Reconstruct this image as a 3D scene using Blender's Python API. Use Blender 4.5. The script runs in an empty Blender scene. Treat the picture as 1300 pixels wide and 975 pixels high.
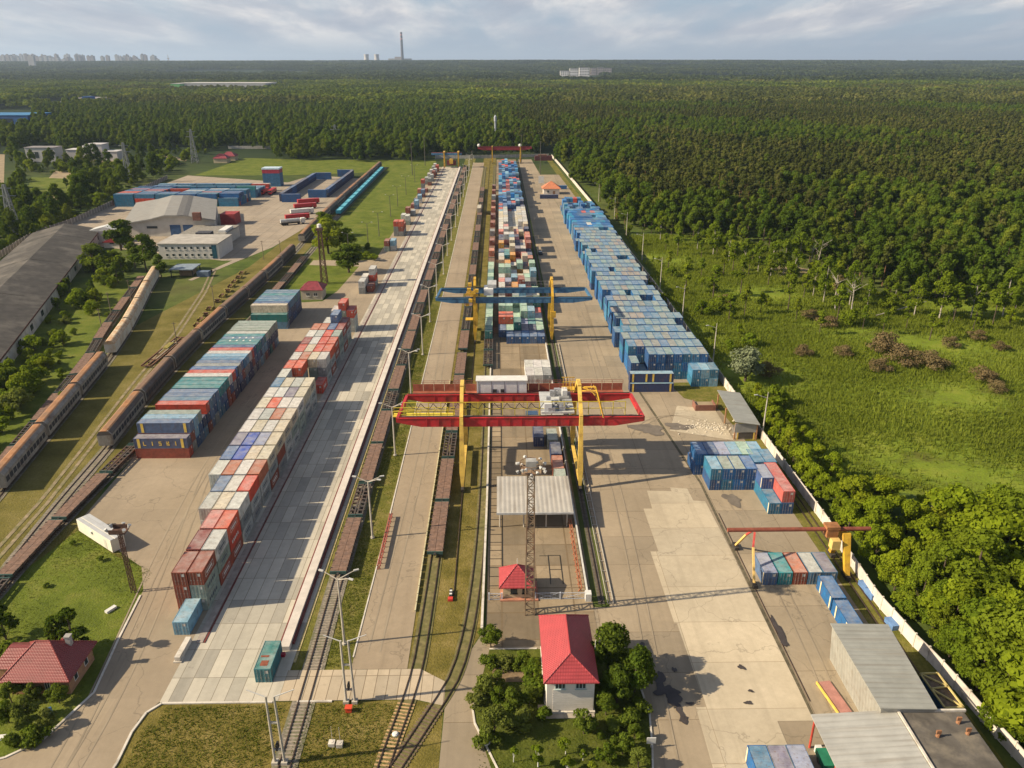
import bpy, math, random
import numpy as np
from mathutils import Vector, Matrix
R = math.radians
rnd = random.Random(11)
sc = bpy.context.scene
COL = sc.collection

# ------------------------------------------------------------------ survey: camera model used to read the plan off the photo
F_, YH, VX, H = 980.0, 77.0, 633.0, 85.0
PITCH = math.atan((487.5 - YH) / F_)
SP, CP = math.sin(PITCH), math.cos(PITCH)
YAW = math.atan((650 - VX) / (F_ / CP))

def P(px, py, z=0.0):
    u = (px - 650) / F_; v = (py - 487.5) / F_
    x, y, dz = u, CP - v * SP, -(SP + v * CP)
    t = (z - H) / dz; x *= t; y *= t
    c, s = math.cos(YAW), math.sin(YAW)
    return (x * c + y * s, -x * s + y * c)

def Pj(X, Y, Z):
    c, s = math.cos(YAW), math.sin(YAW)
    x = X * c - Y * s; y = X * s + Y * c; z = Z - H
    d = y * CP - z * SP
    if d < 1: return (-9999, -9999)
    return (650 + F_ * x / d, 487.5 - F_ * (y * SP + z * CP) / d)

# ------------------------------------------------------------------ materials
MATS = {}
def nodes_of(name):
    m = bpy.data.materials.new(name); m.use_nodes = True
    nt = m.node_tree; nt.nodes.clear()
    out = nt.nodes.new('ShaderNodeOutputMaterial')
    return m, nt, out
def N(nt, t, **kw):
    n = nt.nodes.new(t)
    for k, v in kw.items():
        if k in n.inputs.keys() if hasattr(n.inputs, 'keys') else False: n.inputs[k].default_value = v
        else: setattr(n, k, v)
    return n
def L(nt, a, b): nt.links.new(a, b)
def rgb(c): return (c[0], c[1], c[2], 1.0)
def ramp(nt, fac, stops):
    r = nt.nodes.new('ShaderNodeValToRGB'); e = r.color_ramp.elements
    while len(e) < len(stops): e.new(0.5)
    for el, (p, c) in zip(e, stops):
        el.position = p; el.color = rgb(c) if hasattr(c, '__len__') else (c, c, c, 1)
    L(nt, fac, r.inputs[0]); return r.outputs[0]
def noise(nt, vec, scale, detail=3.0, rough=0.55, dist=0.0):
    n = nt.nodes.new('ShaderNodeTexNoise'); n.inputs['Scale'].default_value = scale
    n.inputs['Detail'].default_value = detail; n.inputs['Roughness'].default_value = rough
    n.inputs['Distortion'].default_value = dist
    if vec is not None: L(nt, vec, n.inputs['Vector'])
    return n.outputs['Fac']
def mix(nt, fac, a, b, blend='MIX'):
    m = nt.nodes.new('ShaderNodeMix'); m.data_type = 'RGBA'; m.blend_type = blend
    for s, x in ((0, fac), (6, a), (7, b)):
        if hasattr(x, 'is_linked'): L(nt, x, m.inputs[s])
        elif s == 0: m.inputs[0].default_value = x
        else: m.inputs[s].default_value = rgb(x)
    return m.outputs[2]
def mathn(nt, op, a, b=None):
    m = nt.nodes.new('ShaderNodeMath'); m.operation = op
    for i, x in enumerate((a, b)):
        if x is None: continue
        if hasattr(x, 'is_linked'): L(nt, x, m.inputs[i])
        else: m.inputs[i].default_value = x
    return m.outputs[0]
def mapping(nt, vec, scale=(1, 1, 1), rot=(0, 0, 0), loc=(0, 0, 0)):
    m = nt.nodes.new('ShaderNodeMapping'); m.inputs['Scale'].default_value = scale
    m.inputs['Rotation'].default_value = rot; m.inputs['Location'].default_value = loc
    L(nt, vec, m.inputs['Vector']); return m.outputs[0]
def objcoord(nt):
    return nt.nodes.new('ShaderNodeTexCoord').outputs['Object']
def worldpos(nt):
    return nt.nodes.new('ShaderNodeNewGeometry').outputs['Position']
def bsdf(nt, out, col, rough=0.8, metal=0.0, bump=None, bdist=0.05, spec=0.3):
    b = nt.nodes.new('ShaderNodeBsdfPrincipled')
    if hasattr(col, 'is_linked'): L(nt, col, b.inputs['Base Color'])
    else: b.inputs['Base Color'].default_value = rgb(col)
    b.inputs['Roughness'].default_value = rough; b.inputs['Metallic'].default_value = metal
    b.inputs['Specular IOR Level'].default_value = spec
    if bump is not None:
        bn = nt.nodes.new('ShaderNodeBump'); bn.inputs['Distance'].default_value = bdist
        bn.inputs['Strength'].default_value = 0.6
        L(nt, bump, bn.inputs['Height']); L(nt, bn.outputs[0], b.inputs['Normal'])
    L(nt, b.outputs[0], out.inputs[0]); return b

def plain(name, col, rough=0.75, var=0.25, scale=0.8, metal=0.0, spec=0.3, dirt=None, dirt_amt=0.4, dscale=0.35):
    """One colour with uneven tone and, if asked, patches of dirt or rust."""
    if name in MATS: return MATS[name]
    m, nt, out = nodes_of(name)
    v = worldpos(nt)
    n = noise(nt, v, scale, 5)
    dark = [c * (1 - var) for c in col]; light = [min(1, c * (1 + var)) for c in col]
    c = ramp(nt, n, [(0.3, dark), (0.7, light)])
    if dirt is not None:
        n2 = noise(nt, v, dscale, 6, 0.65)
        f = ramp(nt, n2, [(0.62 - dirt_amt * 0.3, 0.0), (0.72, 1.0)])
        c = mix(nt, f, c, dirt)
    bsdf(nt, out, c, rough, metal, spec=spec)
    MATS[name] = m; return m

def container_paint(name, fade):
    m, nt, out = nodes_of(name)
    oi = nt.nodes.new('ShaderNodeObjectInfo')
    v = worldpos(nt); o = objcoord(nt)
    c = oi.outputs['Color']
    n1 = noise(nt, v, 0.9, 5, 0.6)
    c = mix(nt, ramp(nt, n1, [(0.3, 0.0), (0.75, 0.5)]), c, (0.035, 0.03, 0.025))
    if fade:
        n2 = noise(nt, v, 0.55, 5, 0.6)
        c = mix(nt, ramp(nt, n2, [(0.28, 0.0), (0.72, 0.48)]), c, (0.5, 0.48, 0.44))
    sm = mapping(nt, v, (1.6, 1.6, 0.35))
    n3 = noise(nt, sm, 1.3, 6, 0.7)
    c = mix(nt, ramp(nt, n3, [(0.55, 0.0), (0.72, 0.8)]), c, (0.16, 0.07, 0.035))
    bsdf(nt, out, c, 0.6, spec=0.35)
    MATS[name] = m; return m

def leafmat(name, ca, cb, cc, transl=0.3, wscale=0.02, amp=0.4):
    """Foliage: tone differs from leaf clump to leaf clump, from tree to tree and slowly over the land."""
    m, nt, out = nodes_of(name)
    g = nt.nodes.new('ShaderNodeNewGeometry'); oi = nt.nodes.new('ShaderNodeObjectInfo')
    c = mix(nt, g.outputs['Random Per Island'], ca, cb)
    f = ramp(nt, oi.outputs['Random'], [(0.0, 0.0), (0.6, 0.25), (0.84, 0.5), (1.0, 1.0)])
    c = mix(nt, f, c, cc)
    nz = noise(nt, g.outputs['Position'], wscale, 3)
    c = mix(nt, ramp(nt, nz, [(0.38, 0.0), (0.62, amp)]), c, [x * 0.55 for x in ca])
    d = nt.nodes.new('ShaderNodeBsdfDiffuse'); t = nt.nodes.new('ShaderNodeBsdfTranslucent')
    L(nt, c, d.inputs[0]); L(nt, mix(nt, 0.5, c, (0.25, 0.3, 0.02), 'MIX'), t.inputs[0])
    ms = nt.nodes.new('ShaderNodeMixShader'); ms.inputs[0].default_value = transl
    L(nt, d.outputs[0], ms.inputs[1]); L(nt, t.outputs[0], ms.inputs[2]); L(nt, ms.outputs[0], out.inputs[0])
    MATS[name] = m; return m

# ------------------------------------------------------------------ mesh builder
class MB:
    def __init__(s): s.v = []; s.f = []; s.m = []
    def face(s, pts, m=0):
        i = len(s.v); s.v += [tuple(p) for p in pts]; s.f.append(tuple(range(i, i + len(pts)))); s.m.append(m); return s
    def hexa(s, b, t, m=0, mt=None):
        i = len(s.v); n = len(b); s.v += [tuple(p) for p in b] + [tuple(p) for p in t]
        s.f.append(tuple(i + k for k in reversed(range(n)))); s.m.append(m)
        s.f.append(tuple(i + n + k for k in range(n))); s.m.append(m if mt is None else mt)
        for k in range(n):
            k2 = (k + 1) % n
            s.f.append((i + k, i + k2, i + n + k2, i + n + k)); s.m.append(m)
        return s
    def box(s, x0, x1, y0, y1, z0, z1, m=0, mt=None):
        return s.hexa([(x0, y0, z0), (x1, y0, z0), (x1, y1, z0), (x0, y1, z0)], [(x0, y0, z1), (x1, y0, z1), (x1, y1, z1), (x0, y1, z1)], m, mt)
    def obb(s, cx, cy, ang, lx, ly, z0, z1, m=0):
        c, q = math.cos(ang), math.sin(ang)
        pts = [(cx + c * x - q * y, cy + q * x + c * y) for x, y in ((-lx / 2, -ly / 2), (lx / 2, -ly / 2), (lx / 2, ly / 2), (-lx / 2, ly / 2))]
        return s.prism(pts, z0, z1, m)
    def prism(s, pts, z0, z1, m=0, mt=None):
        return s.hexa([(x, y, z0) for x, y in pts], [(x, y, z1) for x, y in pts], m, mt)
    def bar(s, p, q, w, h=None, m=0):
        h = h or w; p = Vector(p); q = Vector(q); d = q - p
        if d.length < 1e-6: return s
        d.normalize(); up = Vector((0, 0, 1)) if abs(d.z) < 0.95 else Vector((0, 1, 0))
        a = d.cross(up).normalized(); b = a.cross(d).normalized()
        o = [(-w / 2, -h / 2), (w / 2, -h / 2), (w / 2, h / 2), (-w / 2, h / 2)]
        return s.hexa([p + a * x + b * y for x, y in o], [q + a * x + b * y for x, y in o], m)
    def tube(s, p, q, r0, r1=None, n=8, m=0):
        r1 = r0 if r1 is None else r1; p = Vector(p); q = Vector(q); d = (q - p).normalized()
        up = Vector((0, 0, 1)) if abs(d.z) < 0.95 else Vector((1, 0, 0))
        a = d.cross(up).normalized(); b = d.cross(a).normalized()
        cs = [(math.cos(2 * math.pi * k / n), math.sin(2 * math.pi * k / n)) for k in range(n)]
        return s.hexa([p + a * (r0 * x) + b * (r0 * y) for x, y in cs], [q + a * (r1 * x) + b * (r1 * y) for x, y in cs], m)
    def profile(s, pts, y0, y1, m=0, mats=None):
        """XZ profile (closed) pushed along Y."""
        i = len(s.v); n = len(pts)
        s.v += [(x, y0, z) for x, z in pts] + [(x, y1, z) for x, z in pts]
        s.f.append(tuple(i + k for k in range(n))); s.m.append(m)
        s.f.append(tuple(i + n + k for k in reversed(range(n)))); s.m.append(m)
        for k in range(n):
            k2 = (k + 1) % n
            s.f.append((i + k2, i + k, i + n + k, i + n + k2)); s.m.append(m if mats is None else mats[k])
        return s
    def lathe(s, prof, cx, cy, n=12, m=0):
        i = len(s.v)
        for r, z in prof:
            for k in range(n):
                a = 2 * math.pi * k / n; s.v.append((cx + r * math.cos(a), cy + r * math.sin(a), z))
        for j in range(len(prof) - 1):
            for k in range(n):
                k2 = (k + 1) % n; s.f.append((i + j * n + k, i + j * n + k2, i + (j + 1) * n + k2, i + (j + 1) * n + k)); s.m.append(m)
        s.f.append(tuple(i + (len(prof) - 1) * n + k for k in range(n))); s.m.append(m)
        return s
    def mesh(s, name, mats):
        me = bpy.data.meshes.new(name)
        me.from_pydata(s.v, [], s.f)
        for mt in (mats if isinstance(mats, (list, tuple)) else [mats]): me.materials.append(mt)
        me.polygons.foreach_set('material_index', s.m)
        me.update(); return me
    def build(s, name, mats, parent=None, loc=(0, 0, 0), rz=0.0):
        o = bpy.data.objects.new(name, s.mesh(name, mats)); COL.objects.link(o)
        o.location = loc; o.rotation_euler.z = rz
        if parent is not None: o.parent = parent
        return o

def tag(o, label, cat, group=None):
    o['label'] = label; o['category'] = cat
    if group: o['group'] = group
    return o
def thing(name, label, cat, loc=(0, 0, 0), rz=0.0, group=None):
    o = bpy.data.objects.new(name, None); COL.objects.link(o); o.empty_display_size = 0.2
    o.location = loc; o.rotation_euler.z = rz
    return tag(o, label, cat, group)
def kids(o): return [c for c in COL.objects if c.parent == o]
KIDS = {}
def copy_tree(o, loc, rz=0.0, label=None, group=None, scale=None):
    """A copy of a thing with copies of its parts and their parts."""
    if o.name not in KIDS:
        KIDS[o.name] = [(c, list(c.children)) for c in o.children]
    r = o.copy(); COL.objects.link(r); r.location = loc; r.rotation_euler = (0, 0, rz)
    if scale is not None: r.scale = scale
    if label: r['label'] = label
    if group: r['group'] = group
    for c, gs in KIDS[o.name]:
        k = c.copy(); COL.objects.link(k); k.parent = r
        for g in gs:
            h = g.copy(); COL.objects.link(h); h.parent = k
    return r
def structure(o): o['kind'] = 'structure'; return o
ORD = 'first second third fourth fifth sixth seventh eighth ninth tenth eleventh twelfth thirteenth fourteenth fifteenth sixteenth seventeenth eighteenth nineteenth twentieth'.split()
def nth(i):
    if i < 20: return ORD[i]
    k = i + 1
    return f"{k}{'th' if 10 < k % 100 < 14 else {1: 'st', 2: 'nd', 3: 'rd'}.get(k % 10, 'th')}"
LAYER = {}
def sheet(name, pts, z, mat):
    LAYER[z] = LAYER.get(z, -1) + 1; z = z + .004 * (LAYER[z] % 6)
    mb = MB(); mb.face([(x, y, z) for x, y in pts]); return structure(mb.build(name, mat))

# ------------------------------------------------------------------ camera, light, sky
cam = bpy.data.cameras.new('camera'); co = bpy.data.objects.new('camera', cam); COL.objects.link(co)
cam.sensor_width = 36.0; cam.lens = F_ / 1300 * 36.0; cam.clip_start = 1.0; cam.clip_end = 90000
co.location = (0, 0, H); co.rotation_euler = (R(90) - PITCH, 0, -YAW); sc.camera = co
EL, AZ = R(32.0), R(8.0)                   # light travels towards (cos AZ, sin AZ)
tosun = Vector((-math.cos(EL) * math.cos(AZ), -math.cos(EL) * math.sin(AZ), math.sin(EL)))
sd = bpy.data.lights.new('sun', 'SUN'); sd.energy = 5.0; sd.angle = R(0.55); sd.color = (1.0, 0.855, 0.62)
so = bpy.data.objects.new('sun', sd); COL.objects.link(so); so.rotation_euler = tosun.to_track_quat('Z', 'Y').to_euler()
w = bpy.data.worlds.new('World'); sc.world = w; w.use_nodes = True
nt = w.node_tree; nt.nodes.clear()
wo = nt.nodes.new('ShaderNodeOutputWorld'); bg = nt.nodes.new('ShaderNodeBackground'); bg.inputs[1].default_value = 0.071
sky = nt.nodes.new('ShaderNodeTexSky'); sky.sky_type = 'NISHITA'; sky.sun_disc = False
sky.sun_elevation = EL; sky.sun_rotation = math.atan2(tosun.x, tosun.y); sky.altitude = 100; sky.air_density = 1.0; sky.dust_density = 1.6
gen = nt.nodes.new('ShaderNodeTexCoord').outputs['Generated']
sep = nt.nodes.new('ShaderNodeSeparateXYZ'); L(nt, gen, sep.inputs[0])
zz = mathn(nt, 'ADD', mathn(nt, 'MAXIMUM', sep.outputs[2], 0.0), 0.11)
cx = mathn(nt, 'DIVIDE', sep.outputs[0], zz); cy = mathn(nt, 'DIVIDE', sep.outputs[1], zz)
cmb = nt.nodes.new('ShaderNodeCombineXYZ'); L(nt, cx, cmb.inputs[0]); L(nt, cy, cmb.inputs[1])
cv = mapping(nt, cmb.outputs[0], (1.0, 0.30, 1.0), loc=(3.2, 1.4, 0))
n1 = noise(nt, cv, 0.85, 9, 0.58, 0.15)
cover = ramp(nt, n1, [(0.40, 0.08), (0.48, 0.62), (0.56, 1.0)])
n2 = noise(nt, mapping(nt, cmb.outputs[0], (1.0, 0.36, 1.0), loc=(9.2, 4.1, 0)), 1.5, 8, 0.62, 0.2)
ccol = ramp(nt, n2, [(0.34, (3.7, 4.0, 4.7)), (0.48, (5.0, 5.1, 5.5)), (0.60, (7.7, 7.3, 7.0))])
up = ramp(nt, sep.outputs[2], [(0.0, 0.25), (0.03, 1.0), (0.2, 0.9), (0.45, 0.25)])
fac = mathn(nt, 'MULTIPLY', cover, up)
low = ramp(nt, sep.outputs[2], [(0.0, 0.75), (0.16, 0.6), (0.4, 0.0)])
base = mix(nt, low, sky.outputs[0], (3.1, 4.2, 5.7))
L(nt, mix(nt, fac, base, ccol), bg.inputs[0]); L(nt, bg.outputs[0], wo.inputs[0])
vs = sc.view_settings; vs.view_transform = 'Standard'; vs.look = 'None'; vs.exposure = 0.72; vs.gamma = 1.0; vs.use_curve_mapping = False
sc.cycles.max_bounces = 5; sc.cycles.diffuse_bounces = 2; sc.cycles.glossy_bounces = 2; sc.cycles.transmission_bounces = 2
sc.cycles.transparent_max_bounces = 4; sc.cycles.volume_bounces = 0; sc.cycles.use_denoising = True
# ================================================================== the ground and everything painted or poured on it
def ground_mat():
    m, nt, out = nodes_of('land')
    v = worldpos(nt)
    a = noise(nt, v, 0.012, 6, 0.62); b = noise(nt, v, 0.11, 5, 0.65); c = noise(nt, v, 1.3, 4, 0.7)
    col = ramp(nt, b, [(0.30, (0.040, 0.062, 0.012)), (0.5, (0.078, 0.112, 0.020)), (0.70, (0.125, 0.150, 0.034))])
    col = mix(nt, ramp(nt, a, [(0.45, 0.0), (0.68, 0.5)]), col, (0.13, 0.105, 0.045))
    col = mix(nt, ramp(nt, c, [(0.35, 0.0), (0.7, 0.35)]), col, (0.028, 0.04, 0.008))
    s = nt.nodes.new('ShaderNodeSeparateXYZ'); L(nt, v, s.inputs[0])
    far = ramp(nt, mathn(nt, 'DIVIDE', s.outputs[1], 4000.0), [(0.13, 0.0), (0.2, 1.0)])
    d = noise(nt, mapping(nt, v, (1.0, 2.2, 1.0)), 0.0011, 8, 0.62)
    fcol = ramp(nt, d, [(0.36, (0.013, 0.024, 0.010)), (0.52, (0.020, 0.034, 0.012)), (0.64, (0.042, 0.060, 0.020))])
    col = mix(nt, far, col, fcol)
    bsdf(nt, out, col, 0.95, spec=0.1); return m
def grass_mat(name, c0, c1, c2, sc1=0.16):
    m, nt, out = nodes_of(name); v = worldpos(nt)
    col = ramp(nt, noise(nt, v, sc1, 7, 0.68), [(0.32, c0), (0.5, c1), (0.68, c2)])
    col = mix(nt, ramp(nt, noise(nt, v, 1.9, 4, 0.7), [(0.36, 0.0), (0.72, 0.45)]), col, [x * 0.45 for x in c0])
    bsdf(nt, out, col, 0.95, spec=0.1, bump=noise(nt, v, 3.0, 3), bdist=0.25); MATS[name] = m; return m
def paving_mat(name, c0, c1, joints=None, stain=0.35, rot=0.0, slabvar=0.25, patch=None, crack=True):
    m, nt, out = nodes_of(name); v = worldpos(nt)
    col = ramp(nt, noise(nt, v, 0.055, 8, 0.66), [(0.30, c0), (0.70, c1)])
    col = mix(nt, ramp(nt, noise(nt, v, 0.8, 6, 0.7), [(0.3, 0.0), (0.75, 0.22)]), col, [x * 0.35 for x in c0])
    # wear along the way vehicles drive
    st = noise(nt, mapping(nt, v, (0.9, 0.035, 1)), 0.5, 5, 0.6)
    col = mix(nt, ramp(nt, st, [(0.52, 0.0), (0.75, stain)]), col, [x * 0.55 for x in c0])
    sp = noise(nt, v, 0.22, 7, 0.72)
    col = mix(nt, ramp(nt, sp, [(0.64, 0.0), (0.70, stain)]), col, (0.05, 0.042, 0.035))
    if patch:
        bt = nt.nodes.new('ShaderNodeTexBrick'); L(nt, mapping(nt, v, (1, 1, 1), (0, 0, 0.02)), bt.inputs['Vector'])
        bt.inputs['Scale'].default_value = 1.0; bt.inputs['Brick Width'].default_value = 23.0; bt.inputs['Row Height'].default_value = 17.0
        bt.inputs['Mortar Size'].default_value = 0.0; bt.inputs['Color1'].default_value = (0.0, 0, 0, 1); bt.inputs['Color2'].default_value = (1, 1, 1, 1)
        bt.inputs['Bias'].default_value = 0.0
        col = mix(nt, mathn(nt, 'MULTIPLY', bt.outputs[0], 0.35), col, patch)
    if joints:
        bw, rh, ms = joints
        bt = nt.nodes.new('ShaderNodeTexBrick'); L(nt, mapping(nt, v, (1, 1, 1), (0, 0, rot)), bt.inputs['Vector'])
        bt.inputs['Scale'].default_value = 1.0; bt.inputs['Brick Width'].default_value = bw; bt.inputs['Row Height'].default_value = rh
        bt.inputs['Mortar Size'].default_value = ms; bt.inputs['Mortar Smooth'].default_value = 0.2
        bt.offset = 0.0
        g = 1 - slabvar
        bt.inputs['Color1'].default_value = (g, g, g, 1); bt.inputs['Color2'].default_value = (1.08, 1.06, 1.03, 1); bt.inputs['Mortar'].default_value = (0.62, 0.58, 0.53, 1) if not name.endswith('slab') else (0.42, 0.39, 0.35, 1)
        col = mix(nt, 1.0, col, bt.outputs[0], 'MULTIPLY')
    if crack:
        vo = nt.nodes.new('ShaderNodeTexVoronoi'); vo.feature = 'DISTANCE_TO_EDGE'; vo.inputs['Scale'].default_value = 0.07
        wv = nt.nodes.new('ShaderNodeVectorMath'); wv.operation = 'ADD'; L(nt, v, wv.inputs[0])
        nn = nt.nodes.new('ShaderNodeTexNoise'); nn.inputs['Scale'].default_value = 0.25; nn.inputs['Detail'].default_value = 5; L(nt, v, nn.inputs['Vector'])
        sc_ = nt.nodes.new('ShaderNodeVectorMath'); sc_.operation = 'SCALE'; sc_.inputs['Scale'].default_value = 6.0
        L(nt, nn.outputs['Color'], sc_.inputs[0]); L(nt, sc_.outputs[0], wv.inputs[1]); L(nt, wv.outputs[0], vo.inputs['Vector'])
        col = mix(nt, ramp(nt, vo.outputs['Distance'], [(0.0, 0.35), (0.008, 0.0)]), col, (0.06, 0.052, 0.04))
    bsdf(nt, out, col, 0.9, spec=0.2); MATS[name] = m; return m

# one sheet to the horizon: flat near the yard, a gentle rise of the land far off
gx = [-30000, -16000, -9000, -6000, -4000, -2500, -1500, -800, -300, 0, 300, 800, 1500, 2500, 4000, 6000, 9000, 16000, 30000]
gy = [-400, 0, 200, 500, 1000, 2000, 3000, 3600] + [3600 + 400 * k for k in range(1, 16)] + [11000, 15000, 24000, 45000, 70000]
def land_z(x, y):
    t = min(1, max(0, (y - 4000) / 4600)); b = 60 * t * t * (3 - 2 * t)
    return b * (1.0 + 0.10 * math.sin(x / 2600 + 1.0)) if b else 0.0
mb = MB()
for y in gy:
    for x in gx: mb.v.append((x, y, land_z(x, y)))
W_ = len(gx)
for j in range(len(gy) - 1):
    for i in range(W_ - 1):
        mb.f.append((j * W_ + i, j * W_ + i + 1, (j + 1) * W_ + i + 1, (j + 1) * W_ + i)); mb.m.append(0)
structure(mb.build('ground', ground_mat()))

# dirt tracks between the sidings
def ribbon(name, pts, w, z, mat):
    mb = MB(); n = len(pts); Ls, Rs = [], []
    for i in range(n):
        a = Vector(pts[max(0, i - 1)]); b = Vector(pts[min(n - 1, i + 1)]); d = (b - a).normalized(); q = Vector((-d.y, d.x)) * (w / 2)
        p = Vector(pts[i]); Ls.append(p + q); Rs.append(p - q)
    for i in range(n - 1): mb.face([(*Rs[i], z), (*Rs[i + 1], z), (*Ls[i + 1], z), (*Ls[i], z)])
    return structure(mb.build(name, mat))
YARD = paving_mat('yard_asphalt', (0.295, 0.232, 0.158), (0.395, 0.314, 0.222), patch=(0.20, 0.16, 0.115))
APRON = paving_mat('apron_asphalt', (0.295, 0.235, 0.162), (0.405, 0.325, 0.228), joints=(16.0, 9.0, 0.06), slabvar=0.14, patch=(0.19, 0.16, 0.12), stain=0.45)
PALE = paving_mat('pale_concrete', (0.43, 0.36, 0.258), (0.60, 0.51, 0.375), joints=(14.5, 9.2, 0.05), slabvar=0.16, stain=0.35)
SLAB = paving_mat('platform_slab', (0.43, 0.395, 0.325), (0.56, 0.515, 0.43), joints=(6.0, 2.0, 0.05), rot=R(90), slabvar=0.34, stain=0.3, crack=False)
CROSS = paving_mat('crossing_slab', (0.41, 0.335, 0.24), (0.53, 0.44, 0.325), joints=(6.0, 1.7, 0.06), rot=R(90), slabvar=0.16, stain=0.3, crack=False)
PATH = paving_mat('path_asphalt', (0.275, 0.213, 0.145), (0.365, 0.288, 0.20), stain=0.35)
YARDC = paving_mat('yard_concrete', (0.22, 0.17, 0.11), (0.38, 0.295, 0.195), joints=(6.1, 6.5, 0.16), slabvar=0.35, stain=0.6)
LOT = paving_mat('lot_asphalt', (0.27, 0.217, 0.15), (0.365, 0.298, 0.212), joints=(11.0, 15.0, 0.06), slabvar=0.14, stain=0.5)
DEPOT = paving_mat('depot_paving', (0.30, 0.245, 0.185), (0.38, 0.32, 0.25), joints=(6.0, 3.0, 0.12), slabvar=0.1, stain=0.3, crack=False)
SAND = plain('sand', (0.27, 0.205, 0.125), 0.95, 0.25, 0.15)
KERB = plain('kerb_concrete', (0.55, 0.50, 0.43), 0.9, 0.15, 0.9, dirt=(0.25, 0.21, 0.16), dirt_amt=0.3)
BALL = plain('ballast', (0.20, 0.17, 0.135), 0.95, 0.45, 2.2, dirt=(0.10, 0.11, 0.035), dirt_amt=0.6, dscale=0.3)
DIRT = plain('dirt_track_earth', (0.25, 0.19, 0.12), 0.95, 0.3, 0.7, dirt=(0.12, 0.125, 0.035), dirt_amt=0.7, dscale=0.5)
G_DRY = grass_mat('dry_grass', (0.10, 0.088, 0.018), (0.175, 0.14, 0.034), (0.25, 0.19, 0.065), 0.22)
G_VERGE = grass_mat('verge_grass', (0.090, 0.098, 0.016), (0.155, 0.145, 0.030), (0.24, 0.19, 0.065), 0.25)
G_LAWN = grass_mat('lawn_grass', (0.072, 0.096, 0.012), (0.125, 0.155, 0.020), (0.185, 0.185, 0.040), 0.12)
G_MEAD = grass_mat('meadow_grass_soil', (0.110, 0.112, 0.022), (0.165, 0.222, 0.020), (0.250, 0.270, 0.040), 0.075)
G_GARD = grass_mat('garden_grass', (0.050, 0.066, 0.010), (0.085, 0.100, 0.015), (0.115, 0.120, 0.024), 0.35)
G_LEFT = grass_mat('siding_grass', (0.105, 0.092, 0.022), (0.165, 0.14, 0.036), (0.23, 0.185, 0.065), 0.10)

z1, z2, z3, z4, z5, z6 = 0.01, 0.04, 0.07, 0.10, 0.13, 0.16
# grass first
sheet('left_grass', [(-100, 60), (-60, 60), (-49, 68), (-49, 90), (-58, 99), (-61, 110), (-84, 137), (-88, 160), (-92, 290), (-100, 700), (-103, 700), (-112, 340), (-128, 250), (-112, 180), (-104, 130)], z1, G_LEFT)
sheet('corner_grass', [(-96, 66), (-58, 66), (-59.2, 87), (-61.3, 99), (-62.3, 110.9), (-65.5, 117.7), (-71.5, 121), (-83, 130), (-86, 118)], z2, G_LAWN)
sheet('dry_lawn', [(-50.6, 60), (-50.8, 82.1), (-49, 85.2), (-12.6, 85.2), (-8.4, 84.0), (-8.4, 60)], z1, G_DRY)
sheet('verge', [(-32.3, 91), (-22.0, 91), (-22.0, 760), (-31.5, 760)], z1, G_VERGE)
sheet('siding_strip', [(-14.4, 85.5), (-8.3, 85.5), (-8.1, 88.5), (-3.4, 99), (-3.0, 760), (-14.4, 760)], z1, G_DRY)
sheet('field', [(-92, 300), (-57.5, 300), (-57.5, 352), (-55.5, 660), (-58, 740), (-170, 745), (-170, 640), (-92, 660)], z1, G_LAWN)
sheet('far_field', [(-245, 640), (-170, 640), (-170, 745), (-240, 760)], z1, G_LAWN)
sheet('shed_meadow', [(-150, 150), (-113, 150), (-122, 205), (-136, 262), (-150, 312), (-170, 330), (-176, 300)], z1, G_LAWN)
sheet('fence_strip', [(58, 66), (66, 66), (64.6, 130), (63.3, 215), (48, 780), (43, 780), (57.5, 215)], z1, G_VERGE)
sheet('meadow', [(64.5, 148), (110, 134), (200, 110), (260, 180), (240, 290), (150, 285), (128, 330), (124, 402), (75, 408), (62.4, 300), (63.6, 215)], z1, G_MEAD)
# paving
left_yard = [(-78, 58), (-66, 76), (-62.6, 78.6), (-59.7, 87.3), (-61.3, 99), (-62.3, 110.9), (-65.5, 117.7), (-71, 122), (-81.5, 131.5), (-84.4, 135), (-85.2, 159), (-85.9, 282), (-68, 286), (-65, 300), (-63, 340), (-86, 343), (-86, 352), (-57.5, 352), (-55.8, 660), (-52, 690), (-49.2, 690), (-49.2, 85.5), (-50.9, 82.1), (-50.6, 75), (-52, 58)]
sheet('left_yard', left_yard, z3, YARD)
sheet('concrete_platform', [(-49.2, 85.3), (-32.2, 85.3), (-32.0, 91.5), (-31.6, 692), (-49.2, 692)], z4, SLAB)
sheet('level_crossing', [(-32.3, 85.25), (-12.6, 85.25), (-8.4, 84.0), (-8.4, 88.6), (-12.4, 91.3), (-32.3, 91.3)], z5 - .01, CROSS)
sheet('path', [(-22.9, 91.4), (-14.4, 91.4), (-14.4, 400), (-13.6, 720), (-23.2, 720), (-22.4, 300)], z3, PATH)
sheet('yard_strip', [(-2.6, 96), (15.4, 96), (15.4, 745), (-2.4, 745)], z3, YARDC)
sheet('apron', [(-8.5, 60), (-8.2, 88), (-3.2, 99), (5.6, 105.2), (18.2, 105.2), (17.8, 745), (30, 745), (37.6, 480), (37.6, 205), (43.4, 146), (43.6, 60)], z2, APRON)
sheet('pale_paving', [(31.2, 143.2), (36.4, 142.8), (36.4, 144.4), (40.0, 143.9), (40.2, 139.0), (42.6, 138.6), (43.1, 122), (43.4, 88), (43.4, 80.5), (38.3, 80.5), (38.3, 74.2), (34.4, 74.2), (34.4, 66), (27.2, 66), (27.5, 83.2), (29.0, 83.2), (28.6, 101), (28.2, 101), (27.9, 121), (29.4, 121), (29.2, 136), (31.0, 136)], z3, PALE)
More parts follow.
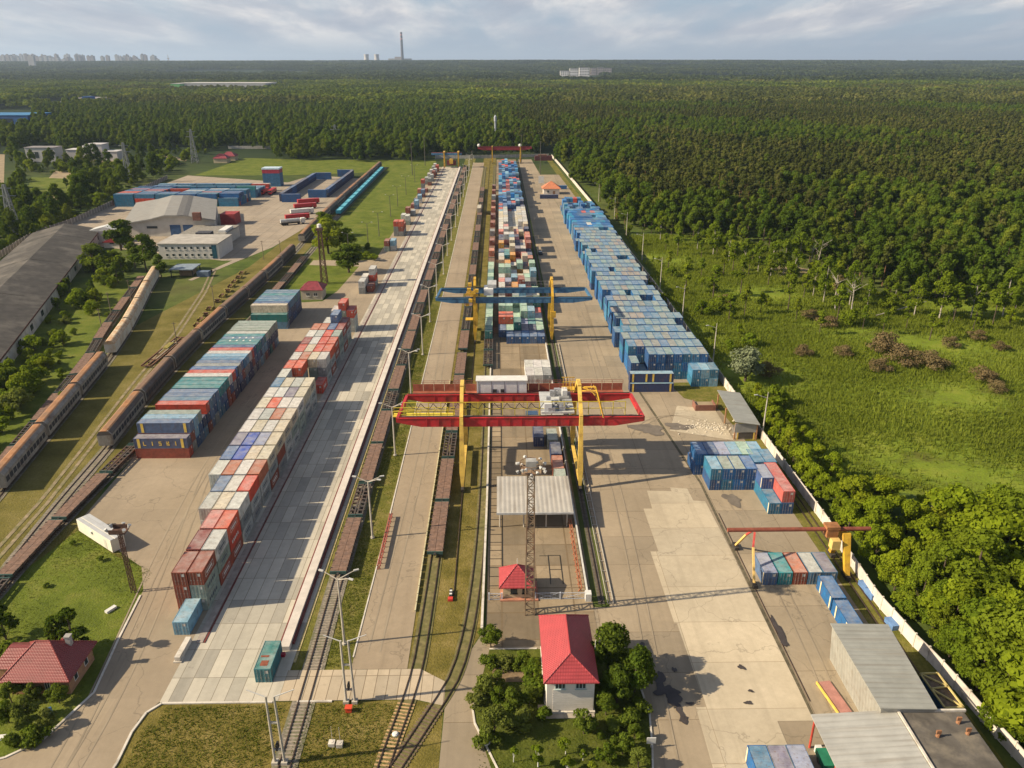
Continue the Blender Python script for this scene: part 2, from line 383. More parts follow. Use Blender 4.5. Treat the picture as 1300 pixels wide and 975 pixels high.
sheet('right_lot', [(43.7, 60), (60.5, 60), (59.5, 130), (59.2, 170), (57, 190), (52, 204), (38.2, 204), (43.8, 146)], z2, LOT)
sheet('blue_stack_yard', [(37.7, 203), (61, 203), (48, 640), (33, 640), (37.7, 482)], z2, LOT)
ribbon('paving_gap', [(43.5, 60), (43.62, 100), (43.5, 146), (40.6, 175), (37.9, 204)], .55, z3 - .003, plain('gap_soil', (0.105, 0.088, 0.055), .95, .4, 1.0))
sheet('rubble_floor', [(42, 172), (56.5, 166.5), (56.5, 184.5), (47, 187)], z3, PALE)
sheet('grass_mound', [(48, 203), (50, 192), (56.2, 187), (62, 186), (62.5, 203)], z3, G_VERGE)
sheet('depot_yard', [(-250, 430), (-240, 400), (-128, 352), (-120, 352), (-112, 380), (-106, 440), (-107, 620), (-150, 640), (-160, 600), (-250, 640)], z2, DEPOT)
sheet('depot_path', [(-131, 318), (-129, 317), (-120, 352), (-123, 353)], z3, DEPOT)
sheet('pale_bank', [(118, 318), (133, 312), (138, 330), (124, 345)], z3, SAND)
sheet('sand_lot', [P(62, 226), P(88, 227), P(92, 219), P(70, 217)], z1, SAND)
sheet('sand_road', [P(-5, 196), P(6, 196), P(5, 232), P(-5, 232)], z1, SAND)
sheet('sand_pit', [P(48, 262), P(88, 258), P(86, 246), P(56, 250)], z1, SAND)
sheet('far_meadow', [P(30, 255), P(90, 250), P(95, 225), P(40, 225)], z1, G_LAWN)
sheet('dirt_road', [P(200, 197), P(235, 205), P(237, 203), P(203, 194)], z1, SAND)
sheet('sand_yard_far', [P(85, 205), P(165, 207), P(165, 196), P(85, 196)], z1, SAND)
dt = [(-91.5, 100), (-94.0, 120), (-95.4, 140), (-98.5, 165), (-103, 197), (-109.5, 250), (-118, 300), (-126, 335)]
ribbon('dirt_track', [(x - 0.9, y) for x, y in dt], 0.8, z3, DIRT); ribbon('dirt_track', [(x + 0.9, y) for x, y in dt], 0.8, z3, DIRT)
# oil stains
def blob(name, cx, cy, rx, ry, z, mat, seed, n=28):
    q = random.Random(seed); pts = []; ph = [q.uniform(0, 6.28) for _ in range(5)]
    for k in range(n):
        a = 2 * math.pi * k / n; r = 1 + 0.22 * math.sin(2 * a + ph[0]) + 0.18 * math.sin(3 * a + ph[1]) + 0.14 * math.sin(5 * a + ph[2]) + 0.08 * math.sin(9 * a + ph[3])
        pts.append((cx + rx * r * math.cos(a), cy + ry * r * math.sin(a)))
    return sheet(name, pts, z, mat)
OIL = plain('oil_stain', (0.055, 0.045, 0.042), 0.55, 0.25, 0.6)
for i, (px, py, rx, ry) in enumerate(((814, 822, 0.7, 0.8), (826, 848, 0.5, 1.1), (838, 866, 0.8, 1.9), (846, 878, 1.5, 1.1), (855, 888, 0.9, 1.5), (863, 903, 0.45, 1.3), (868, 915, 0.7, 0.55), (856, 851, 0.33, 0.5), (876, 894, 0.5, 0.3), (988, 800, 0.5, 3.0), (994, 815, 0.5, 1.2), (941, 848, 0.5, 0.5), (953, 878, 0.35, 0.3), (950, 893, 0.5, 0.4))):
    x, y = P(px, py); blob('oil_stain', x, y, rx, ry, z6, OIL, i)
TYRE = plain('tyre_mark', (0.245, 0.195, 0.135), 0.9, 0.3, 0.12, dirt=(.32, .26, .185), dirt_amt=.9, dscale=.08)
q_ = random.Random(6)
for i, ctl in enumerate([[(22, 72), (23, 100), (26, 135), (24, 180)], [(46, 70), (49, 95), (50, 125), (47, 160)], [(-56, 72), (-55, 95), (-62, 125), (-66, 155)], [(-58, 70), (-57, 92), (-70, 135), (-67, 200)], [(-63, 150), (-66, 230), (-64, 290), (-56, 350)], [(-20, 95), (-19, 130), (-17, 190), (-19, 260)], [(28, 180), (31, 260), (27, 360), (24, 500)], [(33, 170), (41, 188), (52, 180), (54, 172)]]):
    a_ = np.array(ctl, float); ts = np.linspace(0, 1, 24)[:, None]; bz = (1 - ts) ** 3 * a_[0] + 3 * ts * (1 - ts) ** 2 * a_[1] + 3 * ts ** 2 * (1 - ts) * a_[2] + ts ** 3 * a_[3]
    for off in (-.95, .95): ribbon('tyre_mark', [(p[0] + off, p[1]) for p in bz], .26, z4 - .004 + .0005 * i if i != 7 else z4 - .002, TYRE)
WET = plain('tar_patch', (0.15, 0.125, 0.10), 0.8, 0.2, 0.5)
for i, (px, py, rx, ry) in enumerate(((823, 545, 3.6, 3.2), (862, 542, 3.0, 2.2), (930, 635, 1.8, 2.2))):
    x, y = P(px, py); blob('tar_patch', x, y, rx, ry, z5, WET, 40 + i)
# kerbs
def kerb(name, pts, w, h, mat, z0=0.0):
    mb = MB()
    for (a, b) in zip(pts[:-1], pts[1:]):
        mb.bar((a[0], a[1], z0 + h / 2), (b[0], b[1], z0 + h / 2), w, h)
    return structure(mb.build(name, mat))
kerb('road_kerb', [(-51.5, 66), (-50.6, 75), (-50.85, 80), (-50.3, 83.4), (-48.8, 85.1), (-33, 85.1)], 0.32, 0.2, KERB)
kerb('road_kerb', [(-24.5, 85.1), (-29.5, 85.1)], 0.32, 0.2, KERB)
kerb('road_kerb', [(-61.1, 99), (-59.5, 87.3), (-62.4, 78.8), (-65.8, 76), (-72, 74)], 0.32, 0.2, KERB)
kerb('road_kerb', [(-62.2, 109.5), (-61.1, 99)], 0.32, 0.2, KERB)
kerb('path_kerb', [(-23.0, 94), (-22.6, 130), (-22.4, 300), (-23.2, 720)], 0.22, 0.16, KERB)
kerb('yard_kerb', [(-3.3, 99), (-3.0, 140), (-2.9, 400)], 0.4, 0.45, KERB)
kerb('garden_kerb', [(-0.2, 72), (-3.9, 80.8), (-4.3, 83.6), (-3.2, 86.5)], 0.25, 0.22, KERB)
kerb('garden_kerb', [(20.2, 88), (20.7, 82), (20.0, 76), (19.0, 70)], 0.25, 0.22, KERB)
kerb('garden_kerb', [(-2.0, 95.4), (5.4, 95.4)], 0.25, 0.18, KERB)
sheet('garden_lawn', [(0.0, 68), (-3.7, 80.8), (-4.1, 83.6), (-2.0, 95.3), (20.3, 95.3), (20.1, 88), (20.6, 82), (19.9, 76), (18.9, 68)], z4, G_GARD)
sheet('garden_bed', [(-1.5, 88.4), (4.6, 88.4), (4.8, 91.2), (-1.5, 91.4)], z5, plain('bed_soil', (0.19, 0.13, 0.075), 0.95, 0.3, 1.0))
# ================================================================== shipping containers
PAINT = container_paint('container_paint', False); PAINT_ROOF = container_paint('container_roof_paint', True)
STEEL = plain('bare_steel', (0.30, 0.29, 0.27), 0.5, 0.25, 1.5, metal=0.5)
PLATE = plain('door_plate', (0.5, 0.48, 0.44), .7, .2)
DARK = plain('dark_rubber', (0.025, 0.024, 0.023), 0.8, 0.2)
Wc, Hc = 2.44, 2.59
def corr(mb, a, b, z0, z1, nx, ny, m, depth=0.045, period=0.28):
    """corrugated wall from a to b (xy), outward normal (nx, ny)"""
    Lh = math.hypot(b[0] - a[0], b[1] - a[1]); n = max(2, int(Lh / period)); pts = []
    for k in range(n):
        for t, d in ((k + 0.0, 0), (k + 0.3, 0), (k + 0.5, -depth), (k + 0.8, -depth)):
            f = t / n; pts.append((a[0] + (b[0] - a[0]) * f + nx * d, a[1] + (b[1] - a[1]) * f + ny * d))
    pts.append(b); i = len(mb.v)
    mb.v += [(x, y, z0) for x, y in pts] + [(x, y, z1) for x, y in pts]; q = len(pts)
    for k in range(q - 1): mb.f.append((i + k, i + k + 1, i + q + k + 1, i + q + k)); mb.m.append(m)
def body_mb(Lc, mb=None):
    """frame and walls; the door end is -Y; slots: 0 paint 1 roof 2 steel"""
    mb = mb or MB(); w, l = Wc / 2, Lc / 2; e = 0.03
    for sx in (-1, 1):
        for sy in (-1, 1):
            x0, x1 = sorted((sx * w, sx * (w - 0.12))); y0, y1 = sorted((sy * l, sy * (l - 0.14)))
            mb.box(x0, x1, y0, y1, 0.0, Hc)
        x0, x1 = sorted((sx * (w - 0.002), sx * (w - 0.07)))
        mb.box(x0, x1, -l + 0.14, l - 0.14, 0.03, 0.17); mb.box(x0, x1, -l + 0.14, l - 0.14, Hc - 0.09, Hc - 0.003)
    for sy in (-1, 1):
        y0, y1 = sorted((sy * (l - 0.002), sy * (l - 0.1)))
        mb.box(-w + 0.12, w - 0.12, y0, y1, 0.02, 0.16); mb.box(-w + 0.12, w - 0.12, y0, y1, Hc - 0.12, Hc - 0.003)
    corr(mb, (w - e, -l + 0.14), (w - e, l - 0.14), 0.17, Hc - 0.09, 1, 0, 0)
    corr(mb, (-w + e, l - 0.14), (-w + e, -l + 0.14), 0.17, Hc - 0.09, -1, 0, 0)
    corr(mb, (w - 0.12, l - e), (-w + 0.12, l - e), 0.16, Hc - 0.12, 0, 1, 0)
    mb.face([(-w + .07, -l + .1, .1), (-w + .07, l - .1, .1), (w - .07, l - .1, .1), (w - .07, -l + .1, .1)])
    return mb
def roof_mb(Lc, mb=None, m=0):
    mb = mb or MB(); w, l = Wc / 2 - 0.07, Lc / 2 - 0.1; n = int(Lc / 0.32); zt = Hc - 0.03; i = len(mb.v); q = []
    for k in range(n):
        for t, d in ((k, 0), (k + .35, 0), (k + .5, -.02), (k + .85, -.02)): q.append((-l + 2 * l * t / n, zt + d))
    q.append((l, zt))
    mb.v += [(-w, y, z) for y, z in q] + [(w, y, z) for y, z in q]; c = len(q)
    for k in range(c - 1): mb.f.append((i + k, i + c + k, i + c + k + 1, i + k + 1)); mb.m.append(m)
    return mb
def door_mb(Lc, sx, mb=None, m=0, ms=1):
    mb = mb or MB(); w, l = Wc / 2, Lc / 2
    x0, x1 = sorted((sx * 0.012, sx * (w - 0.125))); mb.box(x0, x1, -l + 0.012, -l + 0.065, 0.165, Hc - 0.125, m)
    for z in (0.75, 1.35, 1.95): mb.box(x0 + .06, x1 - .06, -l + 0.004, -l + 0.013, z - .09, z + .09, m)
    if sx > 0: mb.box(x0 + .35, x0 + .85, -l + 0.0, -l + 0.0125, 1.75, 2.25, 2)
    for f in (0.28, 0.74):
        x = x0 + (x1 - x0) * f; mb.box(x - .02, x + .02, -l - 0.035, -l + 0.0, 0.12, Hc - 0.1, ms)
        mb.box(x - .12, x + .12, -l - 0.05, -l - 0.03, 0.95, 1.01, ms)
    return mb
CM = {}
for nm, Lc in (('short', 6.06), ('long', 12.19)):
    CM[nm] = dict(L=Lc, body=body_mb(Lc).mesh(nm + '_container_body', [PAINT, PAINT_ROOF, STEEL]), roof=roof_mb(Lc).mesh(nm + '_container_roof', [PAINT_ROOF]),
                  door=[door_mb(Lc, s).mesh(nm + '_container_door', [PAINT, STEEL, PLATE]) for s in (-1, 1)])
    one = body_mb(Lc); roof_mb(Lc, one, 1); door_mb(Lc, -1, one, 0, 2); door_mb(Lc, 1, one, 0, 2)
    CM[nm]['one'] = one.mesh(nm + '_container', [PAINT, PAINT_ROOF, STEEL])
    one = body_mb(Lc); door_mb(Lc, -1, one, 0, 2); door_mb(Lc, 1, one, 0, 2); CM[nm]['shut'] = one.mesh(nm + '_container_shut', [PAINT, PAINT_ROOF, STEEL])
C = dict(white=(0.62, 0.60, 0.55), cream=(0.60, 0.52, 0.38), greywhite=(0.45, 0.47, 0.44), grey=(0.27, 0.29, 0.28), green_grey=(0.32, 0.38, 0.32), red=(0.60, 0.075, 0.04),
         orange_red=(0.64, 0.115, 0.055), salmon=(0.50, 0.165, 0.085), brown=(0.30, 0.075, 0.042), dark_red=(0.27, 0.045, 0.038), maroon=(0.15, 0.03, 0.035),
         blue=(0.022, 0.095, 0.25), royal_blue=(0.045, 0.10, 0.42), navy=(0.03, 0.05, 0.13), slate_blue=(0.115, 0.19, 0.33), blue_grey=(0.16, 0.24, 0.34), steel_blue=(0.10, 0.22, 0.34),
         light_blue=(0.22, 0.42, 0.56), teal=(0.03, 0.26, 0.28), dark_teal=(0.02, 0.17, 0.155), mint=(0.38, 0.56, 0.42), orange=(0.66, 0.30, 0.035), violet_grey=(0.22, 0.20, 0.27),
         pink=(0.66, 0.24, 0.20), bright_blue=(0.02, 0.14, 0.36), cyan_blue=(0.03, 0.19, 0.33), sky_blue=(0.055, 0.22, 0.38), lilac=(0.30, 0.33, 0.47), yellow=(0.62, 0.42, 0.05))
def jit(c, a=0.1):
    k = 1 + rnd.uniform(-a, a); return (c[0] * k * rnd.uniform(.96, 1.04), c[1] * k, c[2] * k * rnd.uniform(.96, 1.04), 1.0)
def words(c): return c.replace('_', ' ')
NCONT = 0
def container(name, colour, x, y, z, label, group, size='short', rz=0.0, detail=True, cat='container', roofc=None):
    """x, y is the middle of its floor; the length runs along local Y."""
    global NCONT; NCONT += 1
    col = jit(C[colour] if isinstance(colour, str) else colour); S = CM[size]
    o = bpy.data.objects.new(name, S['body'] if detail else S['one' if not roofc else 'shut']); COL.objects.link(o)
    o.location = (x, y, z); o.rotation_euler.z = rz; o.color = col; tag(o, label, cat, group)
    if detail or roofc:
        for nm, me in (('roof', S['roof']), ('door', S['door'][0]), ('door', S['door'][1]))[:3 if detail else 1]:
            p = bpy.data.objects.new(nm, me); COL.objects.link(p); p.parent = o; p.color = col
            if nm == 'roof' and roofc: p.color = jit(C[roofc] if isinstance(roofc, str) else roofc); p['label'] = f'faded {words(roofc)} roof' if isinstance(roofc, str) else 'faded pale roof'
    return o
def stripe(o, pts, mat, name='painted_band'):
    mb = MB()
    for a in pts: mb.box(*a)
    return mb.build(name, mat, o)
YEL = plain('yellow_paint', (0.62, 0.43, 0.09), 0.6, 0.15, 1.0)
WHT = plain('white_paint', (0.62, 0.60, 0.56), 0.6, 0.1, 1.0)
CRM = plain('cream_paint', (0.66, 0.56, 0.36), 0.6, 0.1, 1.0)
TIER = ['bottom', 'middle', 'top', 'fourth']
def tiername(k, n): return 'only' if n == 1 else ('bottom' if k == 0 else ('top' if k == n - 1 else 'middle' if n == 3 else f'{nth(k)}'))

# ---- the stack along the left rail of the concrete platform
PX0, PXP, PY0, PYP = -59.25, 2.575, 105.4, 6.52
_ = None
rows = [  # four columns from the yard side to the rail, colours of the top tier; number of tiers
    ([_, _, 'brown', 'brown'], 3), ([_, _, 'dark_red', 'white'], 3), ([_, _, 'pink', 'orange_red'], 3), ([_, 'greywhite', 'cream', 'white'], 3),
    ([_, 'slate_blue', 'white', 'red'], 3), (['white', 'salmon', 'white', 'salmon'], 3), (['slate_blue', 'royal_blue', 'cream', 'cream'], 3),
    (['violet_grey', 'royal_blue', 'lilac', 'cream'], 3), (['white', 'cream', 'white', 'cream'], 3), (['white', 'greywhite', 'salmon', 'cream'], 3),
    (['cream', 'orange_red', 'white', 'white'], 3), (['white', 'white', 'violet_grey', 'cream'], 3), (['steel_blue', 'cream', 'greywhite', 'cream'], 3),
    (['white', ('red', 1), _, _], 3), (['orange_red', 'orange_red', _, ('red', 1)], 3), (['white', 'salmon', 'cream', 'white'], 3), (['red', 'cream', 'red', 'orange_red'], 3),
    (['dark_red', 'white', 'red', 'orange_red'], 3), (['white', 'greywhite', 'red', 'green_grey'], 3), (['salmon', 'salmon', 'blue', 'dark_red'], 3),
    ([_, 'white', ('slate_blue', 4), 'dark_red'], 3), ([_, _, _, _], 0), ([_, 'white', ('red', 4), 'red'], 3)]
LOGO = plain('dull_lettering', (0.09, 0.11, 0.13), 0.7, 0.2); LOGO_W = plain('pale_lettering', (0.60, 0.58, 0.54), 0.7, 0.1)
def heights(r, c):
    if r < 0 or r >= len(rows): return 0
    x = rows[r][0][c]
    return 0 if x is None else (x[1] if isinstance(x, tuple) else rows[r][1])
SIDEPAL = ['greywhite', 'greywhite', 'grey', 'green_grey', 'grey', 'red', 'brown', 'greywhite', 'grey']
def logo(o, colour, Lc=6.06):
    mb = MB(); w = Wc / 2; light = colour in ('red', 'brown', 'dark_red', 'orange_red', 'salmon', 'blue', 'royal_blue', 'navy')
    k = rnd.random(); y0 = -Lc * 0.32; y1 = Lc * 0.30
    if k < 0.55:
        for a in ((y0, y1, 0.75, 0.83), (y0, y1, 1.77, 1.85), (y0, y0 + .08, .83, 1.77), (y1 - .08, y1, .83, 1.77)): mb.box(w - .002, w + .012, *a)
        mb.box(w - .002, w + .012, y0 + .55, y1 - .55, 1.12, 1.48)
    elif k < 0.8:
        for j in range(5): mb.box(w - .002, w + .012, y0 + j * .75, y0 + j * .75 + .45, 1.1, 1.7)
    else: return
    mb.build('side_lettering', LOGO_W if light else LOGO, o)
GP = 'short containers stacked along the concrete platform'
COLN = ['yard-side column', 'second column from yard', 'third column from yard', 'rail-side column']
for r, (cs, n) in enumerate(rows):
    y = PY0 + PYP * r + 3.03
    for c in range(4):
        if cs[c] is None: continue
        top = cs[c][0] if isinstance(cs[c], tuple) else cs[c]; hn = heights(r, c)
        for k in range(hn):
            if k < hn - 1:
                seen = (k >= heights(r - 1, c)) or (c == 3) or (c < 3 and k >= heights(r, c + 1))
                if not seen: continue
                colour = rnd.choice(SIDEPAL)
                if (r, c, k) in ((0, 2, 0), (0, 2, 1)): colour = 'brown'
                if (r, c, k) in ((0, 3, 1), (0, 3, 0)): colour = 'green_grey'
            else: colour = top
            o = container('shipping_container', colour, PX0 + PXP * c + 1.22, y + rnd.uniform(-.06, .06), k * Hc,
                          f'{words(colour)} container, {tiername(k, hn)} tier, {nth(r)} platform row from crossing, {COLN[c]}', GP, detail=(r < 23))
            if c == 3 and r < 23: logo(o, colour)
o = container('shipping_container', 'light_blue', -51.3, 102.5, 0, 'pale blue short container alone on the ground before the first platform stack', GP)
o = container('shipping_container', (0.055, 0.20, 0.22), -35.3, 91.95, 0, 'dark teal short container with rust on its roof, alone near the level crossing', GP, roofc='dark_teal')
stripe(o, [(-.55, .55, -2.3, -1.2, Hc - .03, Hc - .018), (-.9, .3, -.5, -.1, Hc - .03, Hc - .018)], plain('rust_patch', (0.22, 0.07, 0.04), 0.9, 0.3, 2.0), 'rust_patch')
# small groups farther along the platform
far_groups = [(-54.6, 299, [['white', 'white'], ['white', 'greywhite']], ''), (-51.7, 302, [['brown', 'cream'], ['red', 'white']], ''), (-54.4, 372, [['brown', 'green_grey']], ''), (-51.5, 372, [['greywhite', 'light_blue']], '')]
i = 0
spots = [(-54.4, 298.5, ['grey', 'white']), (-54.4, 305.5, ['grey', 'white']), (-51.6, 301, ['brown']), (-51.6, 308, ['grey', 'red', 'white']), (-54.4, 372, ['green_grey', 'brown']), (-51.6, 373, ['greywhite', 'light_blue']),
         (-54.2, 407, ['grey', 'grey', 'red']), (-51.6, 407, ['grey', 'brown', 'orange_red']), (-51.6, 414, ['grey', 'brown']), (-51.6, 437, ['green_grey', 'white']), (-54.2, 440, ['salmon', 'white']), (-54.2, 462, ['brown', 'brown']), (-51.6, 466, ['greywhite']),
         (-51.5, 487, ['slate_blue', 'light_blue']), (-54.1, 490, ['brown']), (-54.1, 508, ['navy']), (-51.5, 508, ['white', 'light_blue']), (-51.5, 531, ['maroon', 'slate_blue']), (-54.1, 534, ['violet_grey', 'salmon']), (-51.5, 552, ['brown']), (-54.1, 560, ['grey', 'grey', 'red']),
         (-51.5, 585, ['brown', 'grey']), (-54.1, 590, ['grey', 'greywhite']), (-51.5, 605, ['grey', 'greywhite']), (-54.1, 612, ['greywhite', 'white']), (-51.5, 625, ['maroon', 'brown']), (-54.1, 634, ['grey', 'white']), (-51.5, 640, ['brown', 'white']), (-54.1, 655, ['white', 'greywhite']), (-51.5, 662, ['brown', 'red']), (-54.1, 672, ['grey', 'white'])]
for j, (x, y, cs) in enumerate(spots):
    for k, c in enumerate(cs):
        container('shipping_container', c, x, y, k * Hc, f'{words(c)} container, {tiername(k, len(cs))} tier, {nth(j)} scattered stack beyond the platform rows', 'scattered containers along the far platform', detail=False)

# ---- the long containers lying across the yard, their lettered one in front
GL = 'long containers lying crosswise by the train'
XL = (-84.3 - 72.0) / 2
tops = ['slate_blue', 'light_blue', 'green_grey', _, 'red', 'steel_blue', 'slate_blue', 'slate_blue', 'teal', 'teal', 'teal', 'white', 'red', 'bright_blue', 'grey', 'slate_blue', 'sky_blue', 'light_blue', 'white', 'red', 'blue', 'teal', 'teal', 'steel_blue', 'teal', 'white', 'green_grey', 'green_grey', 'green_grey', 'green_grey']
ENDPAL = ['navy', 'blue', 'steel_blue', 'navy', 'dark_teal', 'slate_blue', 'brown', 'navy', 'grey', 'light_blue', 'blue']
yL = 159.5 + 1.22
o = container('long_container', 'red', XL, yL, 0, 'rust red long container under the blue one lettered in yellow', GL, 'long', R(90)); o.color = (.33, .085, .055, 1)
o = container('long_container', (0.105, 0.125, 0.20), XL, yL, Hc, 'grey blue long container with yellow bands and yellow letters LISKI', GL, 'long', R(90), roofc='violet_grey')
LISKI = {'L': [(0, .18, 0, 1), (.18, .6, 0, .18)], 'I': [(.2, .4, 0, 1)], 'S': [(0, .6, .82, 1), (0, .18, .5, .82), (0, .6, .41, .59), (.42, .6, .18, .41), (0, .6, 0, .18)], 'K': [(0, .18, 0, 1), (.18, .36, .4, .6), (.34, .6, .58, 1), (.34, .6, 0, .42)]}
def side_text(o, text, y0, pitch, z0, size, mat, sx=-1):
    """letters on the long side facing local sx*X"""
    for i, ch in enumerate(text):
        mb = MB()
        for (a, b, c, d) in LISKI[ch]:
            ya, yb = (y0 - (i * pitch + a * size), y0 - (i * pitch + b * size))
            xx = sorted((sx * (Wc / 2 - .002), sx * (Wc / 2 + .015))); mb.box(xx[0], xx[1], min(ya, yb), max(ya, yb), z0 + c * size, z0 + d * size)
        mb.build('letter', mat, o)
def bands(o, ys, sx=-1, z0=.15, z1=Hc - .1, wd=.62, mat=YEL):
    for yy in ys:
        xx = sorted((sx * (Wc / 2 - .002), sx * (Wc / 2 + .014))); MB().box(xx[0], xx[1], yy - wd / 2, yy + wd / 2, z0, z1).build('painted_band', mat, o)
# local +Y points to world -X after the quarter turn, so letters run from +Y to -Y; the side facing the camera is local -X
side_text(o, 'LISKI', 4.0, 1.78, 0.75, 1.05, YEL); bands(o, (-4.95, 5.0))
y = yL + 2.75
for i, c in enumerate(tops):
    n = 2 if c is None else 3
    for k in range(n):
        if k < n - 1 or c is None: cc = rnd.choice(ENDPAL)
        else: cc = c
        o = container('long_container', cc, XL + rnd.uniform(-.12, .12), y, k * Hc, f'{words(cc)} long container, {tiername(k, n)} tier, {nth(i)} behind the lettered one', GL, 'long', R(90 if rnd.random() < 2 else -90))
        if i == 0 and k == 2: o.color = (.115, .16, .26, 1); bands(o, (-4.9, 4.95))
        if c in ('teal', 'steel_blue') and k == n - 1 and rnd.random() < .5:
            mb = MB()
            for j in range(4): mb.box(-.5, .5, -3.5 + j * 2.0, -3.0 + j * 2.0, Hc - .03, Hc - .018)
            mb.build('roof_digits', LOGO_W, o)
    y += 2.49 if i not in (2, 7, 10, 25) else 2.9
XS = (-85.6 - 73.0) / 2
for i, (cs) in enumerate([['steel_blue', 'dark_teal'], ['navy', 'blue', 'cream'], ['navy', 'blue', 'blue'], ['navy', 'navy', 'sky_blue'], ['blue', 'navy', 'steel_blue'], ['blue', 'navy', 'steel_blue'], ['navy', 'blue', 'teal'], ['navy', 'blue', 'steel_blue'], ['navy', 'navy', 'steel_blue']]):
    for k, c in enumerate(cs):
        o = container('long_container', c, XS + (0.4 if i == 0 else 0), 252.8 + 1.22 + 2.5 * i, k * Hc, f'{words(c)} long container, {tiername(k, len(cs))} tier of the separate small block, {nth(i)} row back', 'long containers in the small block before the shed', 'long', R(90), detail=(i < 2))

# ---- the crane yard: six columns between the crane rails
GC = 'containers under the travelling cranes'
CX0, CXP, CY0, CYP = -0.55, 2.53, 236.6, 6.42
front = [[_, 'blue', 'blue', 'bright_blue', 'slate_blue', 'blue'], ['slate_blue', 'mint', 'dark_teal', 'violet_grey', 'navy', 'mint'], ['orange_red', 'orange_red', 'teal', 'lilac', 'teal', 'mint'], ['bright_blue', 'green_grey', 'mint', 'mint', 'light_blue', 'white'],
         ['mint', 'mint', 'mint', 'mint', 'teal', 'red'], ['white', 'mint', 'mint', 'light_blue', 'cream', 'dark_teal'], ['white', 'brown', 'grey', 'light_blue', 'greywhite', 'cream'], ['white', 'maroon', 'orange', 'brown', 'maroon', 'mint'], ['white', 'grey', 'orange', 'brown', 'brown', 'orange'],
         ['pink', 'lilac', 'white', 'maroon', 'green_grey', 'orange'], ['white', 'red', 'light_blue', 'cream', 'mint', 'light_blue'], ['mint', 'mint', 'white', 'teal', 'cream', 'green_grey'], ['white', 'orange', 'dark_teal', 'mint', 'maroon', 'mint'], ['cream', 'slate_blue', 'white', 'dark_red', 'salmon', 'salmon'],
         ['white', 'orange', 'cream', 'navy', 'cream', 'white'], ['maroon', 'orange', 'light_blue', 'maroon', 'cream', 'salmon'], ['light_blue', 'teal', 'orange', 'pink', 'pink', 'navy'], ['slate_blue', 'teal', 'cream', 'maroon', 'dark_red', 'navy'], ['orange', 'pink', 'cream', 'violet_grey', 'white', 'brown'], ['navy', 'pink', 'cream', 'navy', 'greywhite', 'brown']]
MIXP = ['white', 'cream', 'orange', 'mint', 'teal', 'maroon', 'pink', 'slate_blue', 'navy', 'salmon', 'greywhite', 'red']
far_boxes = []
grid = []; rr = random.Random(5)
for r in range(70):
    if r < len(front): cs = front[r]
    elif r < 33: cs = [rr.choice(['light_blue', 'steel_blue', 'navy', 'blue', 'salmon', 'pink', 'cream', 'white']) for _i in range(6)] if r < 26 else [rr.choice(['white', 'white', 'cream', 'greywhite']) for _i in range(6)]
    else: cs = [rr.choice(['blue', 'bright_blue', 'cyan_blue', 'sky_blue', 'navy', 'blue', 'light_blue', 'red', 'bright_blue']) for _i in range(6)]
    hs = [1 if r == 0 else rr.choice((1, 2, 2) if r < 6 else (1, 2, 2, 3)) for _i in range(6)]
    if r in (1, 2): hs = [1, 1, 2, 1, 1, 1] if r == 1 else [2, 2, 1, 1, 1, 1]
    if 26 <= r < 33: hs = [2, 3, 2, 2, 3, 3]
    if r >= 33: hs = [rr.choice((2, 2, 3)) for _i in range(6)]
    if r > 5 and r < 26 and rr.random() < .7: hs[rr.randrange(6)] = 0
    grid.append((cs, hs))
for r, (cs, hs) in enumerate(grid):
    for c in range(6):
        if cs[c] is None or hs[c] == 0: continue
        for k in range(hs[c]):
            prev = grid[r - 1][1][c] if r else 0
            if k < hs[c] - 1 and k < prev: continue
            colour = cs[c] if k == hs[c] - 1 else rr.choice(MIXP if r < 33 else ['blue', 'navy', 'bright_blue'])
            x, y = CX0 + CXP * c + 1.22, CY0 + CYP * r + 3.03
            if r < 38:
                o = container('yard_container', colour, x, y, k * Hc, f'{words(colour)} container under the cranes, {tiername(k, hs[c])} tier, {nth(r)} row beyond the white boxes, {nth(c)} column', GC, detail=(r < 12))
            else: far_boxes.append((x, y, k * Hc, colour))
# six white boxes near the red crane, then a short line by its right rail
for i in range(2):
    for j in range(3):
        if i == 0 and j == 2: cc = 'grey'
        else: cc = 'white'
        o = container('yard_container', cc, 8.35 + 2.5 * j, 206.2 + 6.2 * i, 0, f'{"grey" if cc == "grey" else "bright white"} short container near the red crane, {("near", "far")[i]} row, {nth(j)} from the siding', 'white boxes beside the red crane')
        if cc == 'white': o.color = (.78, .76, .72, 1)
for i, (x, y, c) in enumerate([(9.0, 167, 'navy'), (12.2, 165.6, 'green_grey'), (12.6, 158.5, 'navy'), (12.6, 151.8, 'salmon'), (12.75, 145.6, 'green_grey')]):
    container('yard_container', c, x, y, 0, f'{words(c)} container, {nth(i)} in the short line below the red crane', 'single line of containers below the red crane')
def merged_boxes(name, boxes, size, label):
    one = CM[size]['one']; vs = np.empty(len(one.vertices) * 3); one.vertices.foreach_get('co', vs); vs = vs.reshape(-1, 3)
    cols = sorted({b[3] for b in boxes}); mats = []
    for c in cols: mats.append(plain('far_paint_' + c, C[c], 0.6, 0.3, .12, dirt=(.20, .24, .25), dirt_amt=.7, dscale=.11))
    w, l = Wc / 2, CM[size]['L'] / 2; mb = MB()
    for x, y, z, c, *q in boxes: mb.box(x - w, x + w, y - l, y + l, z + .02, z + Hc - .02, cols.index(c))
    o = mb.build(name, mats); o['kind'] = 'stuff'; tag(o, label, 'containers'); return o
merged_boxes('far_container_stacks', far_boxes, 'short', 'dense mass of mostly blue containers at the far end of the crane yard')

